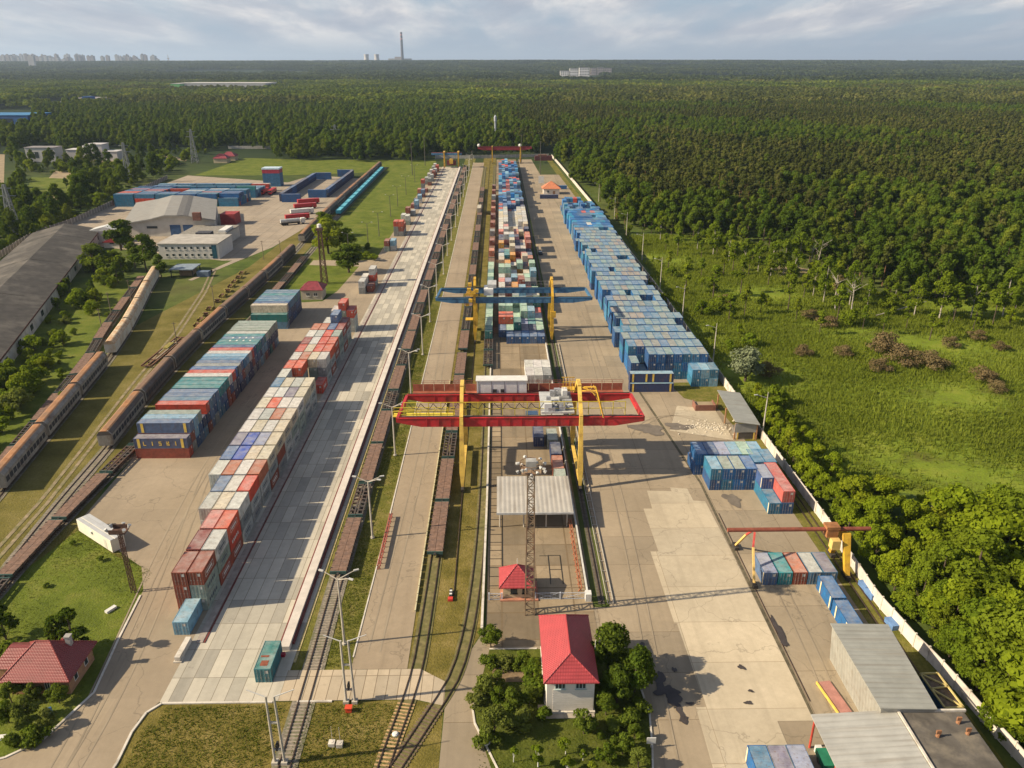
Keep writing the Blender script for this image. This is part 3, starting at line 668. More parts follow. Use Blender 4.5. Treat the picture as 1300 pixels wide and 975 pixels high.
# ---- blue stacks along the right fence
GB = 'blue containers stacked along the right fence'
BP = ['blue', 'bright_blue', 'blue', 'bright_blue', 'cyan_blue', 'sky_blue', 'bright_blue', 'blue', 'cyan_blue']
ROOFP = [(.14, .26, .33), (.21, .29, .28), (.08, .22, .36), (.13, .28, .38), (.24, .26, .24), (.07, .21, .36), (.18, .30, .30), (.11, .24, .34), (.27, .23, .20), (.05, .17, .34), (.22, .31, .30)]
rb = random.Random(8); far_boxes = []
rowsB = []
for r in range(41):
    n = 8 if r > 5 else 9
    if r in (3, 4): n = 8
    hs = [3] * n
    if r == 0: hs = [2, 1, 3, 3, 3, 3, 3, 3, 3]
    elif r == 1: hs = [3, 3, 3, 3, 3, 3, 3, 3, 3]
    elif r == 4: hs = [2] + [3] * 7
    elif r % 9 == 8: hs = [3] * 5 + [2, 2, 3]
    elif r > 6:
        for _i in range(2):
            if rb.random() < .13: hs[rb.randrange(n)] = 2
    if r > 34: hs = [rb.choice((1, 2, 3, 2)) for _i in range(n)]
    rowsB.append(hs)
BX0, BXP, BY0, BYP = 37.4, 2.45, 205.6, 6.75
for r, hs in enumerate(rowsB):
    off = (0, .1, -.4, .6, -.9, .2, -.2, .3, 0, .5)[r % 10] if r else 0
    for c, h in enumerate(hs):
        for k in range(h):
            prev = rowsB[r - 1][c] if r and c < len(rowsB[r - 1]) else 0
            if k < h - 1 and k < prev and c > 0: continue
            cc = rb.choice(BP)
            if r in (33, 40) and c in (3, 5): cc = 'red'
            if r == 28 and c == 3: cc = 'white'
            x, y = BX0 + BXP * c + 1.22 + off, BY0 + BYP * r + 3.03 + rb.uniform(-.1, .1)
            if r < 27:
                o = container('blue_container', cc, x, y, k * Hc, f'{words(cc)} container, {tiername(k, h)} tier, {nth(r)} row of the fence stacks, {nth(c)} from apron', GB, detail=(r < 7), roofc=(cc if cc in ('red', 'white') else rb.choice(ROOFP)))
            else: far_boxes.append((x, y, k * Hc, cc))
merged_boxes('far_blue_stacks', far_boxes, 'short', 'far blue container stacks along the fence towards the little kiosk')
for c in range(3):
    for k in range(2): container('blue_container', ('cyan_blue', 'sky_blue', 'light_blue')[(c + k) % 3], 55.0 + 2.47 * c, 203.0, k * Hc, f'pale blue container, {tiername(k, 2)} in the low block before the fence stacks, {nth(c)} one', 'low pale block before the fence stacks')
for k in range(2):
    o = container('long_container', 'navy', 41.9, 197.6 + .8 * k, k * Hc, f'dark blue long container with yellow bands, {("lower", "upper")[k]} of the pair facing the red crane', 'banded pair facing the red crane', 'long', R(90), roofc='light_blue')
    bands(o, (-5.2, 5.2) if k == 0 else (-5.2, -.4, 1.5, 5.2), wd=.5)

# ---- small groups on the right lot
GR = 'blue containers on the right lot'
for j in range(4):
    for k in range(2): container('lot_container', ('blue', 'cyan_blue', 'bright_blue', 'blue')[(j + k) % 4], 45.75 + 2.5 * j, 146.2, k * Hc, f'blue container, {tiername(k, 2)} tier, {nth(j)} from apron in the front row by the shelter', GR, roofc=('light_blue', 'green_grey', 'green_grey', 'bright_blue')[j] if k else None)
for j in range(2): container('lot_container', 'sky_blue', 55.8 + 2.5 * j, 149.2, Hc, f'pale blue container, upper, {("beside", "two along from")[j]} the front row of four', GR); container('lot_container', 'blue', 55.8 + 2.5 * j, 149.2, 0, f'blue container, lower, {("beside", "two along from")[j]} the front row of four', GR)
for j in range(6):
    for k in range(2): container('lot_container', ('bright_blue', 'blue', 'lilac', 'light_blue', 'mint', 'light_blue')[j] if k else 'blue', 43.9 + 2.5 * j + (.4 if k else 0), 152.6 + .3, k * Hc, f'{("blue", words(("bright_blue", "blue", "lilac", "light_blue", "mint", "light_blue")[j]))[k]} container, {tiername(k, 2)} tier, {nth(j)} from apron in the rear row by the shelter', GR)
o = container('lot_container', 'cyan_blue', 55.35, 139.65, 0, 'blue long container on the ground, yellow band at its near corner, beside the red one', GR, 'long'); bands(o, (-5.7,), -1, mat=CRM, wd=.4)
o = container('lot_container', 'blue', 57.85, 139.65, 0, 'dark blue long container under the salmon red one', GR, 'long')
o = container('lot_container', (0.055, 0.12, 0.30), 55.4, 142.3, Hc, 'small blue container on the long blue one beside the red', GR, roofc='lilac'); bands(o, (-2.7,), -1, mat=CRM, wd=.3)
o = container('lot_container', (0.55, 0.12, 0.10), 57.9, 139.9, Hc, 'salmon red long container on top of a dark blue one', GR, 'long')
for j, (cc, rc) in enumerate([('slate_blue', 'lilac'), ('teal', 'teal'), ('brown', 'salmon'), ('steel_blue', 'greywhite'), ('steel_blue', 'violet_grey')]):
    o = container('lot_container', cc, 47.0 + 2.62 * j, 113.75, 0, f'{words(cc)} container with {words(rc)} roof under the small gantry, {nth(j)} along', 'row of five under the small gantry', roofc=rc)
    if j == 0: bands(o, (-2.8, 2.8), -1, mat=CRM, wd=.35)
for j in range(2):
    o = container('lot_container', 'bright_blue', 56.1, 106.8 - 6.5 * j, 0, f'bright blue container with cream bands, {("farther from", "nearer to")[j]} the metal store', 'bright blue pair by the metal store'); bands(o, (-2.5, 1.5), -1, mat=CRM, wd=.4)
for j, (cc, rc) in enumerate([('bright_blue', 'sky_blue'), ('grey', 'violet_grey'), ('slate_blue', 'lilac')]):
    o = container('lot_container', cc, 33.1 + 2.5 * j, 71.2, 0, f'{words(cc)} container beside the grey canopy, {nth(j)} from the apron', 'three boxes beside the grey canopy', roofc=rc)
    if j == 0: bands(o, (2.7,), -1, mat=CRM, wd=.4)
# kiosk-like white unit by the lamp mast
wk = thing('white_cabin', 'long white cabin with grey roof strips beside the rusty lamp mast', 'cabin', (-76.9, 126.9, 0), math.atan2(-7.5, 10.0) - R(90))
MB().box(-1.3, 1.3, -6.25, 6.25, 0.15, 2.75).build('body', plain('cabin_white', (0.66, 0.62, 0.52), 0.7, 0.08, .5), wk)
mb = MB()
for x0, x1 in ((-1.25, -.5), (-.45, .3), (.5, 1.25)): mb.box(x0, x1, -6.2, 6.2, 2.752, 2.80)
mb.build('roof', plain('cabin_roof_grey', (0.42, 0.42, 0.42), 0.6, 0.1), wk); MB().box(1.3, 1.55, -1.2, -.5, 1.7, 2.2).build('air_conditioner', WHT, wk)
MB().box(1.301, 1.33, 3.6, 4.5, .2, 2.2).build('door', plain('cabin_door', (0.5, 0.48, 0.42), 0.7, 0.1), wk)

# ---- the depot far on the left
GD = 'blue containers in the far left depot'
rd = random.Random(21); far = []
for r in range(30):
    for c in range(6):
        if (r in (9, 10, 19) and c > 1) or (c == 2 and r > 3 and r < 8) or (r > 22 and c > 3): continue
        h = 3 if r < 12 else 2
        if c == 5 and r % 5 == 0: h = 2
        for k in range(h):
            if k < h - 1 and r not in (0, 11, 20) and c != 5: continue
            cc = rd.choice(['blue', 'bright_blue', 'cyan_blue', 'sky_blue', 'light_blue', 'bright_blue', 'cyan_blue', 'red'] + (['white', 'teal'] if c > 2 else []))
            x, y = -236 + 13.0 * c + (r * .15), 497 + 2.62 * r + (4 if r > 10 else 0) + (4 if r > 19 else 0)
            if r < 22 and (k == h - 1 or c == 5 or r == 0):
                container('long_container', cc, x, y, k * Hc, f'{words(cc)} container, {tiername(k, h)} tier, {nth(r)} depot row, {nth(c)} from the grey wall', GD, 'long', R(90), detail=False)
def frame_line(x, y0, n, who):
    for i in range(n):
        for k in range(2): container('long_container', rd.choice(['navy', 'blue', 'navy']), x, y0 + 12.4 * i + 6.1, k * Hc, f'dark blue container, {("lower", "upper")[k]}, {nth(i)} along the {who} wall of the container pen', 'containers walling the depot pen', 'long', 0, detail=False)
def frame_cross(x, y, who):
    for k in range(2): container('long_container', 'blue', x, y, k * Hc, f'blue container, {("lower", "upper")[k]}, lying across the {who} of the container pen', 'containers walling the depot pen', 'long', R(90), detail=False)
frame_line(-142.6, 514.6, 8, 'warehouse side'); frame_cross(-135.4, 512.2, 'near warehouse corner'); frame_cross(-136.4, 616, 'far warehouse corner'); frame_line(-116.4, 532, 8, 'train side'); frame_cross(-122.2, 530, 'near train corner'); frame_cross(-122.4, 633, 'far train corner')
tw = thing('storage_tower', 'tall blue stack-like store with red band and pale roof in the far depot', 'store', (-166, 582, 0))
MB().box(-6.2, 6.2, -3, 6, 0, 9.5).build('body', plain('tower_blue', (0.03, 0.10, 0.19), .6), tw); MB().box(-6.25, 6.25, -3.06, 6.06, 9.5, 12.2).build('red_band', plain('tower_red', (.30, .03, .05), .6), tw); MB().box(-6.4, 6.4, -3.2, 6.2, 12.2, 13.2).build('roof', plain('tower_roof', (.45, .55, .62), .6), tw)
# lone boxes by the far kiosk
for i, (px, py, c) in enumerate([(697, 252, 'navy'), (714, 240, 'bright_blue')]):
    x, y = P(px, py); container('lot_container', c, x, y, 0, f'{words(c)} container {("in front of", "behind")[i]} the orange roofed kiosk', 'boxes by the far kiosk', 'short' if i else 'long', R(90), detail=False)
# ================================================================== tracks and wagons
RAILM = plain('rail_steel', (0.075, 0.048, 0.036), 0.55, 0.3, 2.0, metal=0.3)
SLEEP = plain('sleeper', (0.26, 0.215, 0.165), 0.9, 0.35, 1.5); SLEEPD = plain('sleeper_dark', (0.11, 0.085, 0.06), 0.9, 0.35, 1.5)
REDRAIL = plain('red_rail', (0.14, 0.035, 0.028), 0.6, 0.25, 1.5)
def resample(pts, step):
    out = [Vector(pts[0])]; acc = 0
    for a, b in zip(pts[:-1], pts[1:]):
        a = Vector(a); b = Vector(b); l = (b - a).length; d = (b - a) / l; t = step - acc
        while t <= l: out.append(a + d * t); t += step
        acc = l - (t - step)
    return out
def smooth(pts, n=8):
    """Catmull-Rom through the points"""
    P_ = [Vector(p) for p in pts]; out = []
    T = [0.0]
    for a, b in zip(P_[:-1], P_[1:]): T.append(T[-1] + (b - a).length)
    M = []
    for i in range(len(P_)):
        a, b = max(0, i - 1), min(len(P_) - 1, i + 1); s1 = (P_[i] - P_[a]) / max(1e-6, T[i] - T[a]) if i > a else None; s2 = (P_[b] - P_[i]) / max(1e-6, T[b] - T[i]) if b > i else None
        M.append(((s1 + s2) / 2 if s1 is not None and s2 is not None else (s1 if s2 is None else s2)).normalized())
    for i in range(len(P_) - 1):
        p1, p2 = P_[i], P_[i + 1]; dt_ = T[i + 1] - T[i]
        for k in range(n):
            t = k / n; out.append((2 * t ** 3 - 3 * t * t + 1) * p1 + (t ** 3 - 2 * t * t + t) * dt_ * M[i] + (-2 * t ** 3 + 3 * t * t) * p2 + (t ** 3 - t * t) * dt_ * M[i + 1])
    out.append(P_[-1]); return [(v.x, v.y) for v in out]
NBED = 0
def track(pts, label, bed=3.4, sleeper=SLEEP, buried=False, gauge=1.52, ztop=0.0, ymax=330, bedm=None):
    pts = smooth(pts) if len(pts) > 2 else pts
    root = thing('railway_track', label, 'railway track', (pts[0][0], pts[0][1], 0), group='railway tracks'); ox, oy = pts[0]
    if bed:
        global NBED; NBED += 1; ribbon('ballast_bed', pts, bed, .096 - .0035 * (NBED % 3), bedm or BALL)
    rs = resample(pts, 4.0)
    for sgn in (-1, 1):
        mb = MB(); q = []
        for i in range(len(rs)):
            d = (rs[min(i + 1, len(rs) - 1)] - rs[max(0, i - 1)]).normalized(); n = Vector((-d.y, d.x)) * (gauge / 2 * sgn); q.append(rs[i] + n)
        zc = 0.17 if not buried else 0.09
        for a, b in zip(q[:-1], q[1:]): mb.bar((a.x - ox, a.y - oy, zc + ztop), (b.x - ox, b.y - oy, zc + ztop), 0.15, 0.16)
        mb.build('rail', RAILM, root)
    if not buried:
        mb = MB(); ss = resample(pts, 0.62 if rs[0].y < 200 else 1.0)
        for i in range(len(ss) - 1):
            if ss[i].y > ymax: break
            if 84.8 < ss[i].y < 91.6 and -49 < ss[i].x < -8: continue
            d = ss[i + 1] - ss[i]; mb.obb(ss[i].x - ox, ss[i].y - oy, math.atan2(d.y, d.x) + R(90), 2.6, 0.27, 0.05, 0.13)
        mb.build('sleeper_row', sleeper, root)
    return root
T_PLAT = [(-28.4, 60), (-28.6, 90), (-29.0, 112), (-29.2, 690)]
T_PATH = [(-16.4, 66), (-15.4, 75), (-13.1, 89.5), (-12.5, 105), (-12.3, 120), (-12.2, 690)]
T_YARD = [(-16.8, 67), (-13.8, 74), (-10.3, 82), (-7.2, 89.6), (-5.6, 99), (-4.7, 110), (-4.1, 124), (-3.8, 140), (-3.8, 240), (-3.8, 700)]
track(T_PLAT, 'railway track with pale sleepers beside the concrete platform'); SOILB = plain('grassy_bed', (0.17, 0.14, 0.06), .95, .4, 1.2, dirt=(.10, .10, .025), dirt_amt=.8, dscale=.4)
track(T_PATH, 'railway track along the asphalt path under the crane cantilever', 2.6, plain('sleeper_tan', (.42, .27, .13), .9, .3, 1.5), ymax=84.5, bedm=SOILB); track(T_YARD, 'curving railway track that runs closest to the crane yard wall', 2.4, plain('sleeper_brown', (.15, .105, .065), .9, .35, 1.5), ymax=84, bedm=SOILB)
T_TR2 = [(-86.6, 92), (-89.4, 118), (-91.6, 140), (-93.4, 165), (-96.3, 195), (-98.0, 225), (-98.6, 255), (-98.2, 300), (-98.5, 360), (-101, 420), (-103, 690)]
T_FLAT = [(-86.0, 92), (-87.6, 116), (-87.6, 140), (-86.8, 165), (-88.0, 195), (-89.0, 300), (-91.5, 380)]
T_TR1 = [(-101.5, 112), (-104.6, 130), (-107.8, 150), (-111.5, 172), (-115.8, 197), (-120.3, 222), (-126.5, 250), (-134.0, 278), (-141.0, 303), (-147.0, 326)]
T_TR0 = [(-104.5, 112), (-108.8, 138), (-113.2, 158), (-119.5, 190), (-126.2, 222), (-134.5, 252), (-142.6, 285), (-149.5, 314)]
track(T_TR2, 'railway track under the long rusty roofed train'); track(T_FLAT, 'railway track of the empty flat wagons at the left yard edge', sleeper=SLEEPD)
track(T_TR1, 'railway track under the silver car carriers on the left', sleeper=SLEEPD); track(T_TR0, 'outermost railway track by the shed meadow', sleeper=SLEEPD)
track([(-95.5, 440), (-98.2, 690)], 'far railway track under the blue open wagons', sleeper=SLEEPD)
# crane rails and the rails let into the platform
def plain_rail(label, x, y0, y1, w=.14, h=.16, mat=None):
    t = MB().box(-w / 2, w / 2, 0, y1 - y0, 0.05, 0.05 + h).build('crane_rail', mat or RAILM, None, (x, y0, 0)); return tag(t, label, 'rail', 'crane rails')
plain_rail('left rail of the big cranes, ending at the red buffer', -8.3, 108.6, 735); plain_rail('right rail of the big cranes along the apron', 16.9, 106.5, 735)
MB_ = MB().box(-.55, .55, 0, 628, 0.04, 0.055); structure(MB_.build('rail_bed', plain('rail_trench', (0.11, 0.095, 0.07), .95, .4, 1.2), None, (16.9, 106, 0)))
plain_rail('dark red rail on the stack side of the platform', -47.1, 97.5, 690, .28, .14, REDRAIL); plain_rail('dark red rail on the track side of the platform', -35.0, 97.5, 690, .28, .14, REDRAIL)
structure(MB().box(-48.45, -47.35, 97.5, 690, .05, .22).build('platform_beam', plain('beam_grey', (.33, .28, .24), .9, .2)))
structure(MB().box(-34.6, -33.15, 95.5, 690, .05, .95).build('platform_edge_beam', plain('edge_beam', (.55, .49, .43), .9, .12, .5)))
structure(MB().box(-33.1, -32.75, 97, 690, .05, .55).build('cable_channel', REDRAIL)); structure(MB().box(-32.7, -31.6, 93, 690, .03, .09).build('gravel_edge', plain('yellow_gravel', (.36, .29, .14), .95, .4, 2.5)))
o = MB().box(-.42, .42, -2.3, 2.3, 0, 1.05).box(-.62, .62, -2.5, -1.2, 0, .3).build('end_block', KERB, None, (-49.6, 95.6, 0), R(-1)); tag(o, 'pale concrete end block lying before the pale blue container', 'concrete block')
o = MB().box(-.35, .35, -.3, .3, .05, .6).build('bollard', plain('red_block', (.35, .03, .05), .6), None, (-33.9, 94.4, 0)); tag(o, 'small dark red block at the end of the platform edge', 'bollard')

BOG = plain('bogie_iron', (0.045, 0.038, 0.033), 0.8, 0.3); WHEEL = plain('wheel_iron', (0.06, 0.05, 0.045), 0.6, 0.2)
def add_bogies(root, ys):
    for y in ys:
        b = MB().box(-1.05, -.85, -1.3, 1.3, .35, .75).box(.85, 1.05, -1.3, 1.3, .35, .75).box(-1, 1, -.3, .3, .4, .8).build('bogie', BOG, root, (0, y, 0))
        for dy in (-.92, .92): MB().tube((-.85, dy, .48), (.85, dy, .48), .08, n=6).tube((-.83, dy, .48), (-.70, dy, .48), .46, n=12).tube((.70, dy, .48), (.83, dy, .48), .46, n=12).build('wheelset', WHEEL, b)
RUST = plain('rusty_roof', (0.36, 0.17, 0.075), 0.85, 0.35, .6, dirt=(0.17, 0.12, 0.085), dirt_amt=.8, dscale=.3)
RUSTB = plain('rusty_brown_roof', (0.25, 0.145, 0.088), 0.85, 0.35, .6, dirt=(0.12, 0.09, 0.072), dirt_amt=.9, dscale=.3)
SILV = plain('wagon_silver', (0.32, 0.285, 0.235), 0.7, 0.2, .8, dirt=(0.17, 0.12, 0.08), dirt_amt=.5); SHOUL = plain('wagon_shoulder', (0.125, 0.105, 0.088), 0.75, 0.25, .7, dirt=(.10, .06, .04), dirt_amt=.6)
GRILL = plain('dark_grille', (0.045, 0.043, 0.045), 0.7, 0.3, 1.0); WAGW = plain('wagon_white', (0.60, 0.55, 0.46), 0.7, 0.15, .7, dirt=(0.36, 0.22, 0.10), dirt_amt=.45)
WROOF = plain('white_rusty_roof', (0.52, 0.42, 0.29), 0.8, 0.25, .8, dirt=(0.40, 0.19, 0.07), dirt_amt=.7, dscale=.5)
def carrier(roofm, bodym, shoulm, label, group, L_=24.0, grille=True):
    root = thing('car_carrier_wagon', label, 'railway wagon', group=group); l = L_ / 2; w = 1.58
    MB().box(-w, w, -l, l, 1.0, 3.55).build('body', bodym, root)
    MB().profile([(-w - .02, 3.55), (-w - .02, 3.7), (-.98, 4.5), (.98, 4.5), (w + .02, 3.7), (w + .02, 3.55)], -l - .05, l + .05, 0).build('shoulder', shoulm, root)
    MB().profile([(-.97, 4.504), (-.6, 4.68), (.6, 4.68), (.97, 4.504)], -l - .06, l + .06, 0).build('roof', roofm, root)
    MB().box(-w - .05, w + .05, -l - .02, l + .02, .85, 1.0).build('sill', bodym, root)
    for sy in (-1, 1):
        mb = MB(); y0 = sy * l
        for k in range(4):
            xa = -w + .12 + k * (2 * w - .2) / 4; mb.box(xa, xa + .62, min(y0, y0 + sy * .05), max(y0, y0 + sy * .05), 1.05, 3.5)
        mb.build('end_door', bodym, root)
        MB().profile([(-w - .1, .98), (-w - .1, 3.72), (-1.0, 4.62), (1.0, 4.62), (w + .1, 3.72), (w + .1, .98)], *sorted((y0 - sy * .35, y0 - sy * .06)), 0).build('end_frame', SILV, root) if grille else None
    if grille:
        for sx in (-1, 1):
            n = 12; mb = MB()
            for k in range(n):
                ya = -l + .7 + k * (L_ - 1.4) / n; x0, x1 = sorted((sx * (w - .01), sx * (w + .02)))
                mb.box(x0, x1, ya + .1, ya + (L_ - 1.4) / n - .28, 1.75, 2.95)
            mb.build('side_grille', GRILL, root)
    add_bogies(root, (-l + 3.2, l - 3.2)); return root
PLANK = plain('deck_planks', (0.155, 0.112, 0.080), 0.9, 0.4, 1.3, dirt=(0.10, 0.08, 0.06), dirt_amt=.6, dscale=.8); PLANKR = plain('deck_planks_red', (0.19, 0.115, 0.082), 0.9, 0.35, 1.3, dirt=(0.15, 0.10, 0.08), dirt_amt=.5, dscale=.8)
FRAMEM = plain('wagon_frame', (0.075, 0.065, 0.058), 0.75, 0.3, 1.2, dirt=(0.12, 0.06, 0.035), dirt_amt=.5); GREENB = plain('green_beam', (0.035, 0.075, 0.065), 0.7, 0.2)
def flat(kind, label, group, L_=18.4):
    root = thing('flat_wagon', label, 'flat wagon', group=group); l = L_ / 2; w = 1.42
    if kind == 'plank':
        mb = MB(); n = int(L_ / .55)
        for k in range(n):
            ya = -l + k * L_ / n; dz = rnd.uniform(-.012, .012)
            mb.box(-w, -.03, ya, ya + L_ / n - .03, 1.22, 1.30 + dz); mb.box(.03, w, ya, ya + L_ / n - .03, 1.22, 1.30 - dz)
        mb.build('deck', PLANK if rnd.random() < .6 else PLANKR, root)
        mb = MB()
        for sx in (-1, 1):
            for k in range(8): mb.box(*sorted((sx * (w - .1), sx * (w + .14))), -l + .9 + k * (L_ - 1.9) / 7, -l + 1.1 + k * (L_ - 1.9) / 7, .9, 1.4)
        mb.box(-w, -w + .16, -l, l, .8, 1.2).box(w - .16, w, -l, l, .8, 1.2).box(-.3, .3, -l, l, .7, 1.2).build('frame', FRAMEM, root)
    else:
        mb = MB().box(-w, -w + .22, -l, l, .85, 1.25).box(w - .22, w, -l, l, .85, 1.25).box(-.42, -.12, -l, l, .85, 1.2).box(.12, .42, -l, l, .85, 1.2)
        for k in range(9): ya = -l + .3 + k * (L_ - .6) / 8; mb.box(-w + .22, -.42, ya - .17, ya + .17, .9, 1.22); mb.box(.42, w - .22, ya - .17, ya + .17, .9, 1.22)
        mb.build('frame', FRAMEM, root)
    for sy in (-1, 1):
        a, b = sorted((sy * l, sy * (l + .22))); MB().box(-w - .05, w + .05, a, b, .75, 1.32).build('end_beam', GREENB, root)
        a, b = sorted((sy * (l + .22), sy * (l + .75))); MB().box(-.18, .18, a, b, .85, 1.15).build('coupler', BOG, root)
    add_bogies(root, (-l + 2.4, l - 2.4)); return root
def along(pts, s):
    pts = smooth(pts); acc = 0
    for a, b in zip(pts[:-1], pts[1:]):
        l = math.hypot(b[0] - a[0], b[1] - a[1])
        if acc + l >= s:
            t = (s - acc) / l; return (a[0] + (b[0] - a[0]) * t, a[1] + (b[1] - a[1]) * t), math.atan2(b[1] - a[1], b[0] - a[0]) - R(90)
        acc += l
    return (b[0], b[1]), math.atan2(b[1] - a[1], b[0] - a[0]) - R(90)
def s_at_y(pts, y):
    pts = smooth(pts); acc = 0
    for a, b in zip(pts[:-1], pts[1:]):
        l = math.hypot(b[0] - a[0], b[1] - a[1])
        if b[1] >= y: return acc + l * (y - a[1]) / max(1e-6, b[1] - a[1])
        acc += l
    return acc
ZR = 0.25
def put(proto, used, pts, s, label):
    (x, y), a = along(pts, s)
    if proto.name not in used:
        used.add(proto.name); proto.location = (x, y, ZR); proto.rotation_euler.z = a; proto['label'] = label; return proto
    return copy_tree(proto, (x, y, ZR), a, label)
used = set()
cA = carrier(RUST, SILV, plain('silver_shoulder', (0.25, 0.225, 0.19), .7, .2, .8, dirt=(.14, .09, .06), dirt_amt=.4), 'x', 'silver car carriers on the left siding')
s0 = s_at_y(T_TR1, 144.5) + 12.1
for i in range(3): put(cA, used, T_TR1, s0 + 25.3 * i, f'{nth(i)} silver car carrier with dark side grilles and orange rusty roof on the left siding')
cW = carrier(WROOF, WAGW, WROOF, 'x', 'white wagons on the left siding', 23.6, False)
s0 = s_at_y(T_TR1, 227.5) + 12
for i in range(4): put(cW, used, T_TR1, s0 + 24.9 * i, f'dirty white covered wagon with rust spotted roof, {nth(i)} from the silver carriers')
cB = carrier(RUSTB, SHOUL, SHOUL, 'x', 'brown roofed car carriers on the long train'); cA2 = carrier(RUST, SILV, SHOUL, 'x', 'brown roofed car carriers on the long train')
s0 = s_at_y(T_TR2, 164.0) + 12.1
for i in range(8): put(cB if i % 3 else cA2, used, T_TR2, s0 + 25.2 * i, f'grey car carrier with brown roof, {nth(i)} in the long train behind the crosswise containers')
s0 = s_at_y(T_TR2, 388) + 12.1
for i in range(12): put(cB if i % 2 else cA2, used, T_TR2, s0 + 25.2 * i, f'grey car carrier with rusty roof, {nth(i)} of the train part beyond the gap')
protos = {}
def flats(pts, y0, y1, kinds, where, group, Lk=None):
    s = s_at_y(pts, y0); e = s_at_y(pts, y1); i = 0
    while s < e:
        k = kinds[i % len(kinds)]; Lw = (18.6 if k == 'plank' else 13.4) if Lk is None else Lk
        key = (k, Lw, i % 2 if k == 'plank' else 0)
        if key not in protos: protos[key] = flat(k, 'x', group, Lw - 1.2)
        o = put(protos[key], used, pts, s + Lw / 2, f'empty flat wagon with {"planked deck" if k == "plank" else "open iron frame"}, {nth(i)} {where}'); o['group'] = group
        s += Lw; i += 1
flats(T_PLAT, 113.3, 690, ['plank', 'frame', 'plank', 'plank', 'frame'], 'along the platform from the crossing', 'flat wagons beside the platform')
flats(T_PATH, 119, 225, ['plank', 'plank', 'frame', 'plank'], 'along the asphalt path from the bend', 'flat wagons beside the path'); flats(T_PATH, 228, 560, ['plank', 'frame', 'frame'], 'beside the path beyond the red crane', 'flat wagons beside the path')
flats(T_YARD, 214, 235, ['frame'], 'before the teal containers', 'flat wagons in the crane yard'); flats(T_YARD, 238, 520, ['plank'], 'of the line that carries the teal containers', 'flat wagons in the crane yard')
flats(T_FLAT, 100, 175, ['frame', 'plank', 'plank', 'frame'], 'at the left yard edge', 'flat wagons at the left yard edge'); flats(T_FLAT, 278, 345, ['frame', 'plank'], 'behind the small shed', 'flat wagons at the left yard edge')
flats(T_TR0, 146, 312, ['plank', 'frame'], 'on the outermost siding', 'flat wagons on the outermost siding')
cc = ['dark_teal', 'mint', 'mint', 'mint', 'dark_teal', 'green_grey', 'mint', 'dark_teal', 'mint', 'mint', 'dark_teal', 'mint', 'dark_teal', 'mint', 'mint']
for i, c in enumerate(cc): container('wagon_container', c, -3.8, 240.5 + 6.25 * i, ZR + 1.31, f'{"dark teal" if c == "dark_teal" else "pale green"} container riding a flat wagon, {nth(i)} from the red crane', 'green containers riding flat wagons')
for i in range(10): container('wagon_container', ('salmon', 'brown', 'grey', 'brown', 'maroon')[i % 5], -3.8, 355 + 22.4 * i, ZR + 1.31, f'rusty container riding the far flat wagons, {nth(i)} of its line', 'green containers riding flat wagons', detail=False)
container('wagon_container', 'cream', -12.2, 470, ZR + 1.31, 'cream container on a flat wagon far along the path', 'green containers riding flat wagons', 'long', detail=False)
# blue open wagons on the far track
def gondola():
    root = thing('open_wagon', 'x', 'open wagon', group='blue open wagons in the far field'); m = plain('gondola_blue', (0.02, 0.17, 0.25), .7, .2); l = 6.6
    MB().box(-1.5, -1.4, -l, l, 1.2, 3.0).box(1.4, 1.5, -l, l, 1.2, 3.0).box(-1.4, 1.4, -l, -l + .1, 1.2, 3.0).box(-1.4, 1.4, l - .1, l, 1.2, 3.0).box(-1.5, 1.5, -l, l, 1.0, 1.2).build('body', m, root)
    MB().box(-1.38, 1.38, -l + .12, l - .12, 1.2, 2.85).build('cover', plain('cover_cyan', (0.10, 0.36, 0.46), .8, .25, .4), root); add_bogies(root, (-4.4, 4.4)); return root
g0 = gondola()
for i in range(14):
    (x, y) = (-95.7 - 2.4 * i / 14, 470 + 14.6 * i); lab = f'blue open wagon with cyan cover, {nth(i)} from the near end of the field line'
    if i == 0: g0.location = (x, y, ZR); g0['label'] = lab
    else: copy_tree(g0, (x, y, ZR), R(.6), lab)
# buffer and small siding gear
b = thing('buffer_stop', 'red and white buffer stop where the left crane rail ends', 'buffer stop', (-8.8, 107.6, 0))
RED = plain('signal_red', (0.52, 0.05, 0.035), 0.6, .15)
for k in range(5): MB().box(-.22, .22, .3 + k * .42, .3 + k * .42 + .4, .1, .6).build('stripe_block', WHT if k % 2 else DARK, b)
MB().box(-.42, .42, -.5, .25, .05, .5).build('red_block', RED, b)
# dropped rail carriers
SCRAP = plain('scrap_rust', (0.16, 0.085, 0.05), .85, .35, 1.5); OLIVE = plain('olive_paint', (0.25, 0.21, 0.05), .8, .3, .8)
def scrap_frame(a, b, label):
    d = Vector(b) - Vector(a); l = d.length; t = thing('bogie_frame', label, 'rail gear', ((a[0] + b[0]) / 2, (a[1] + b[1]) / 2, 0), math.atan2(d.y, d.x) - R(90))
    MB().box(-1.7, -1.35, -l / 2, l / 2, .5, 1.0).box(1.35, 1.7, -l / 2, l / 2, .5, 1.0).box(-.2, .2, -l / 2, l / 2, .45, .8).build('side_beam', SCRAP, t)
    mb = MB()
    for k in range(6): y = -l / 2 + .2 + k * (l - .4) / 5; mb.box(-1.35, 1.35, y - .2, y + .2, .5, .85)
    mb.build('cross_beam', SCRAP, t); MB().box(.5, .8, -l * .3, l * .3, .85, 1.0).box(-.9, -.6, -l * .1, l * .35, .85, .97).build('loose_timber', plain('timber', (.34, .29, .2), .9), t); MB().box(-1.2, .4, l * .05, l * .25, .86, 1.25).build('cover_plate', OLIVE, t)
    for k in range(2): MB().box(-1.2, 1.2, -l * .35 + k * l * .7 - .3, -l * .35 + k * l * .7 + .3, 0, .5).build('support_block', BOG, t)
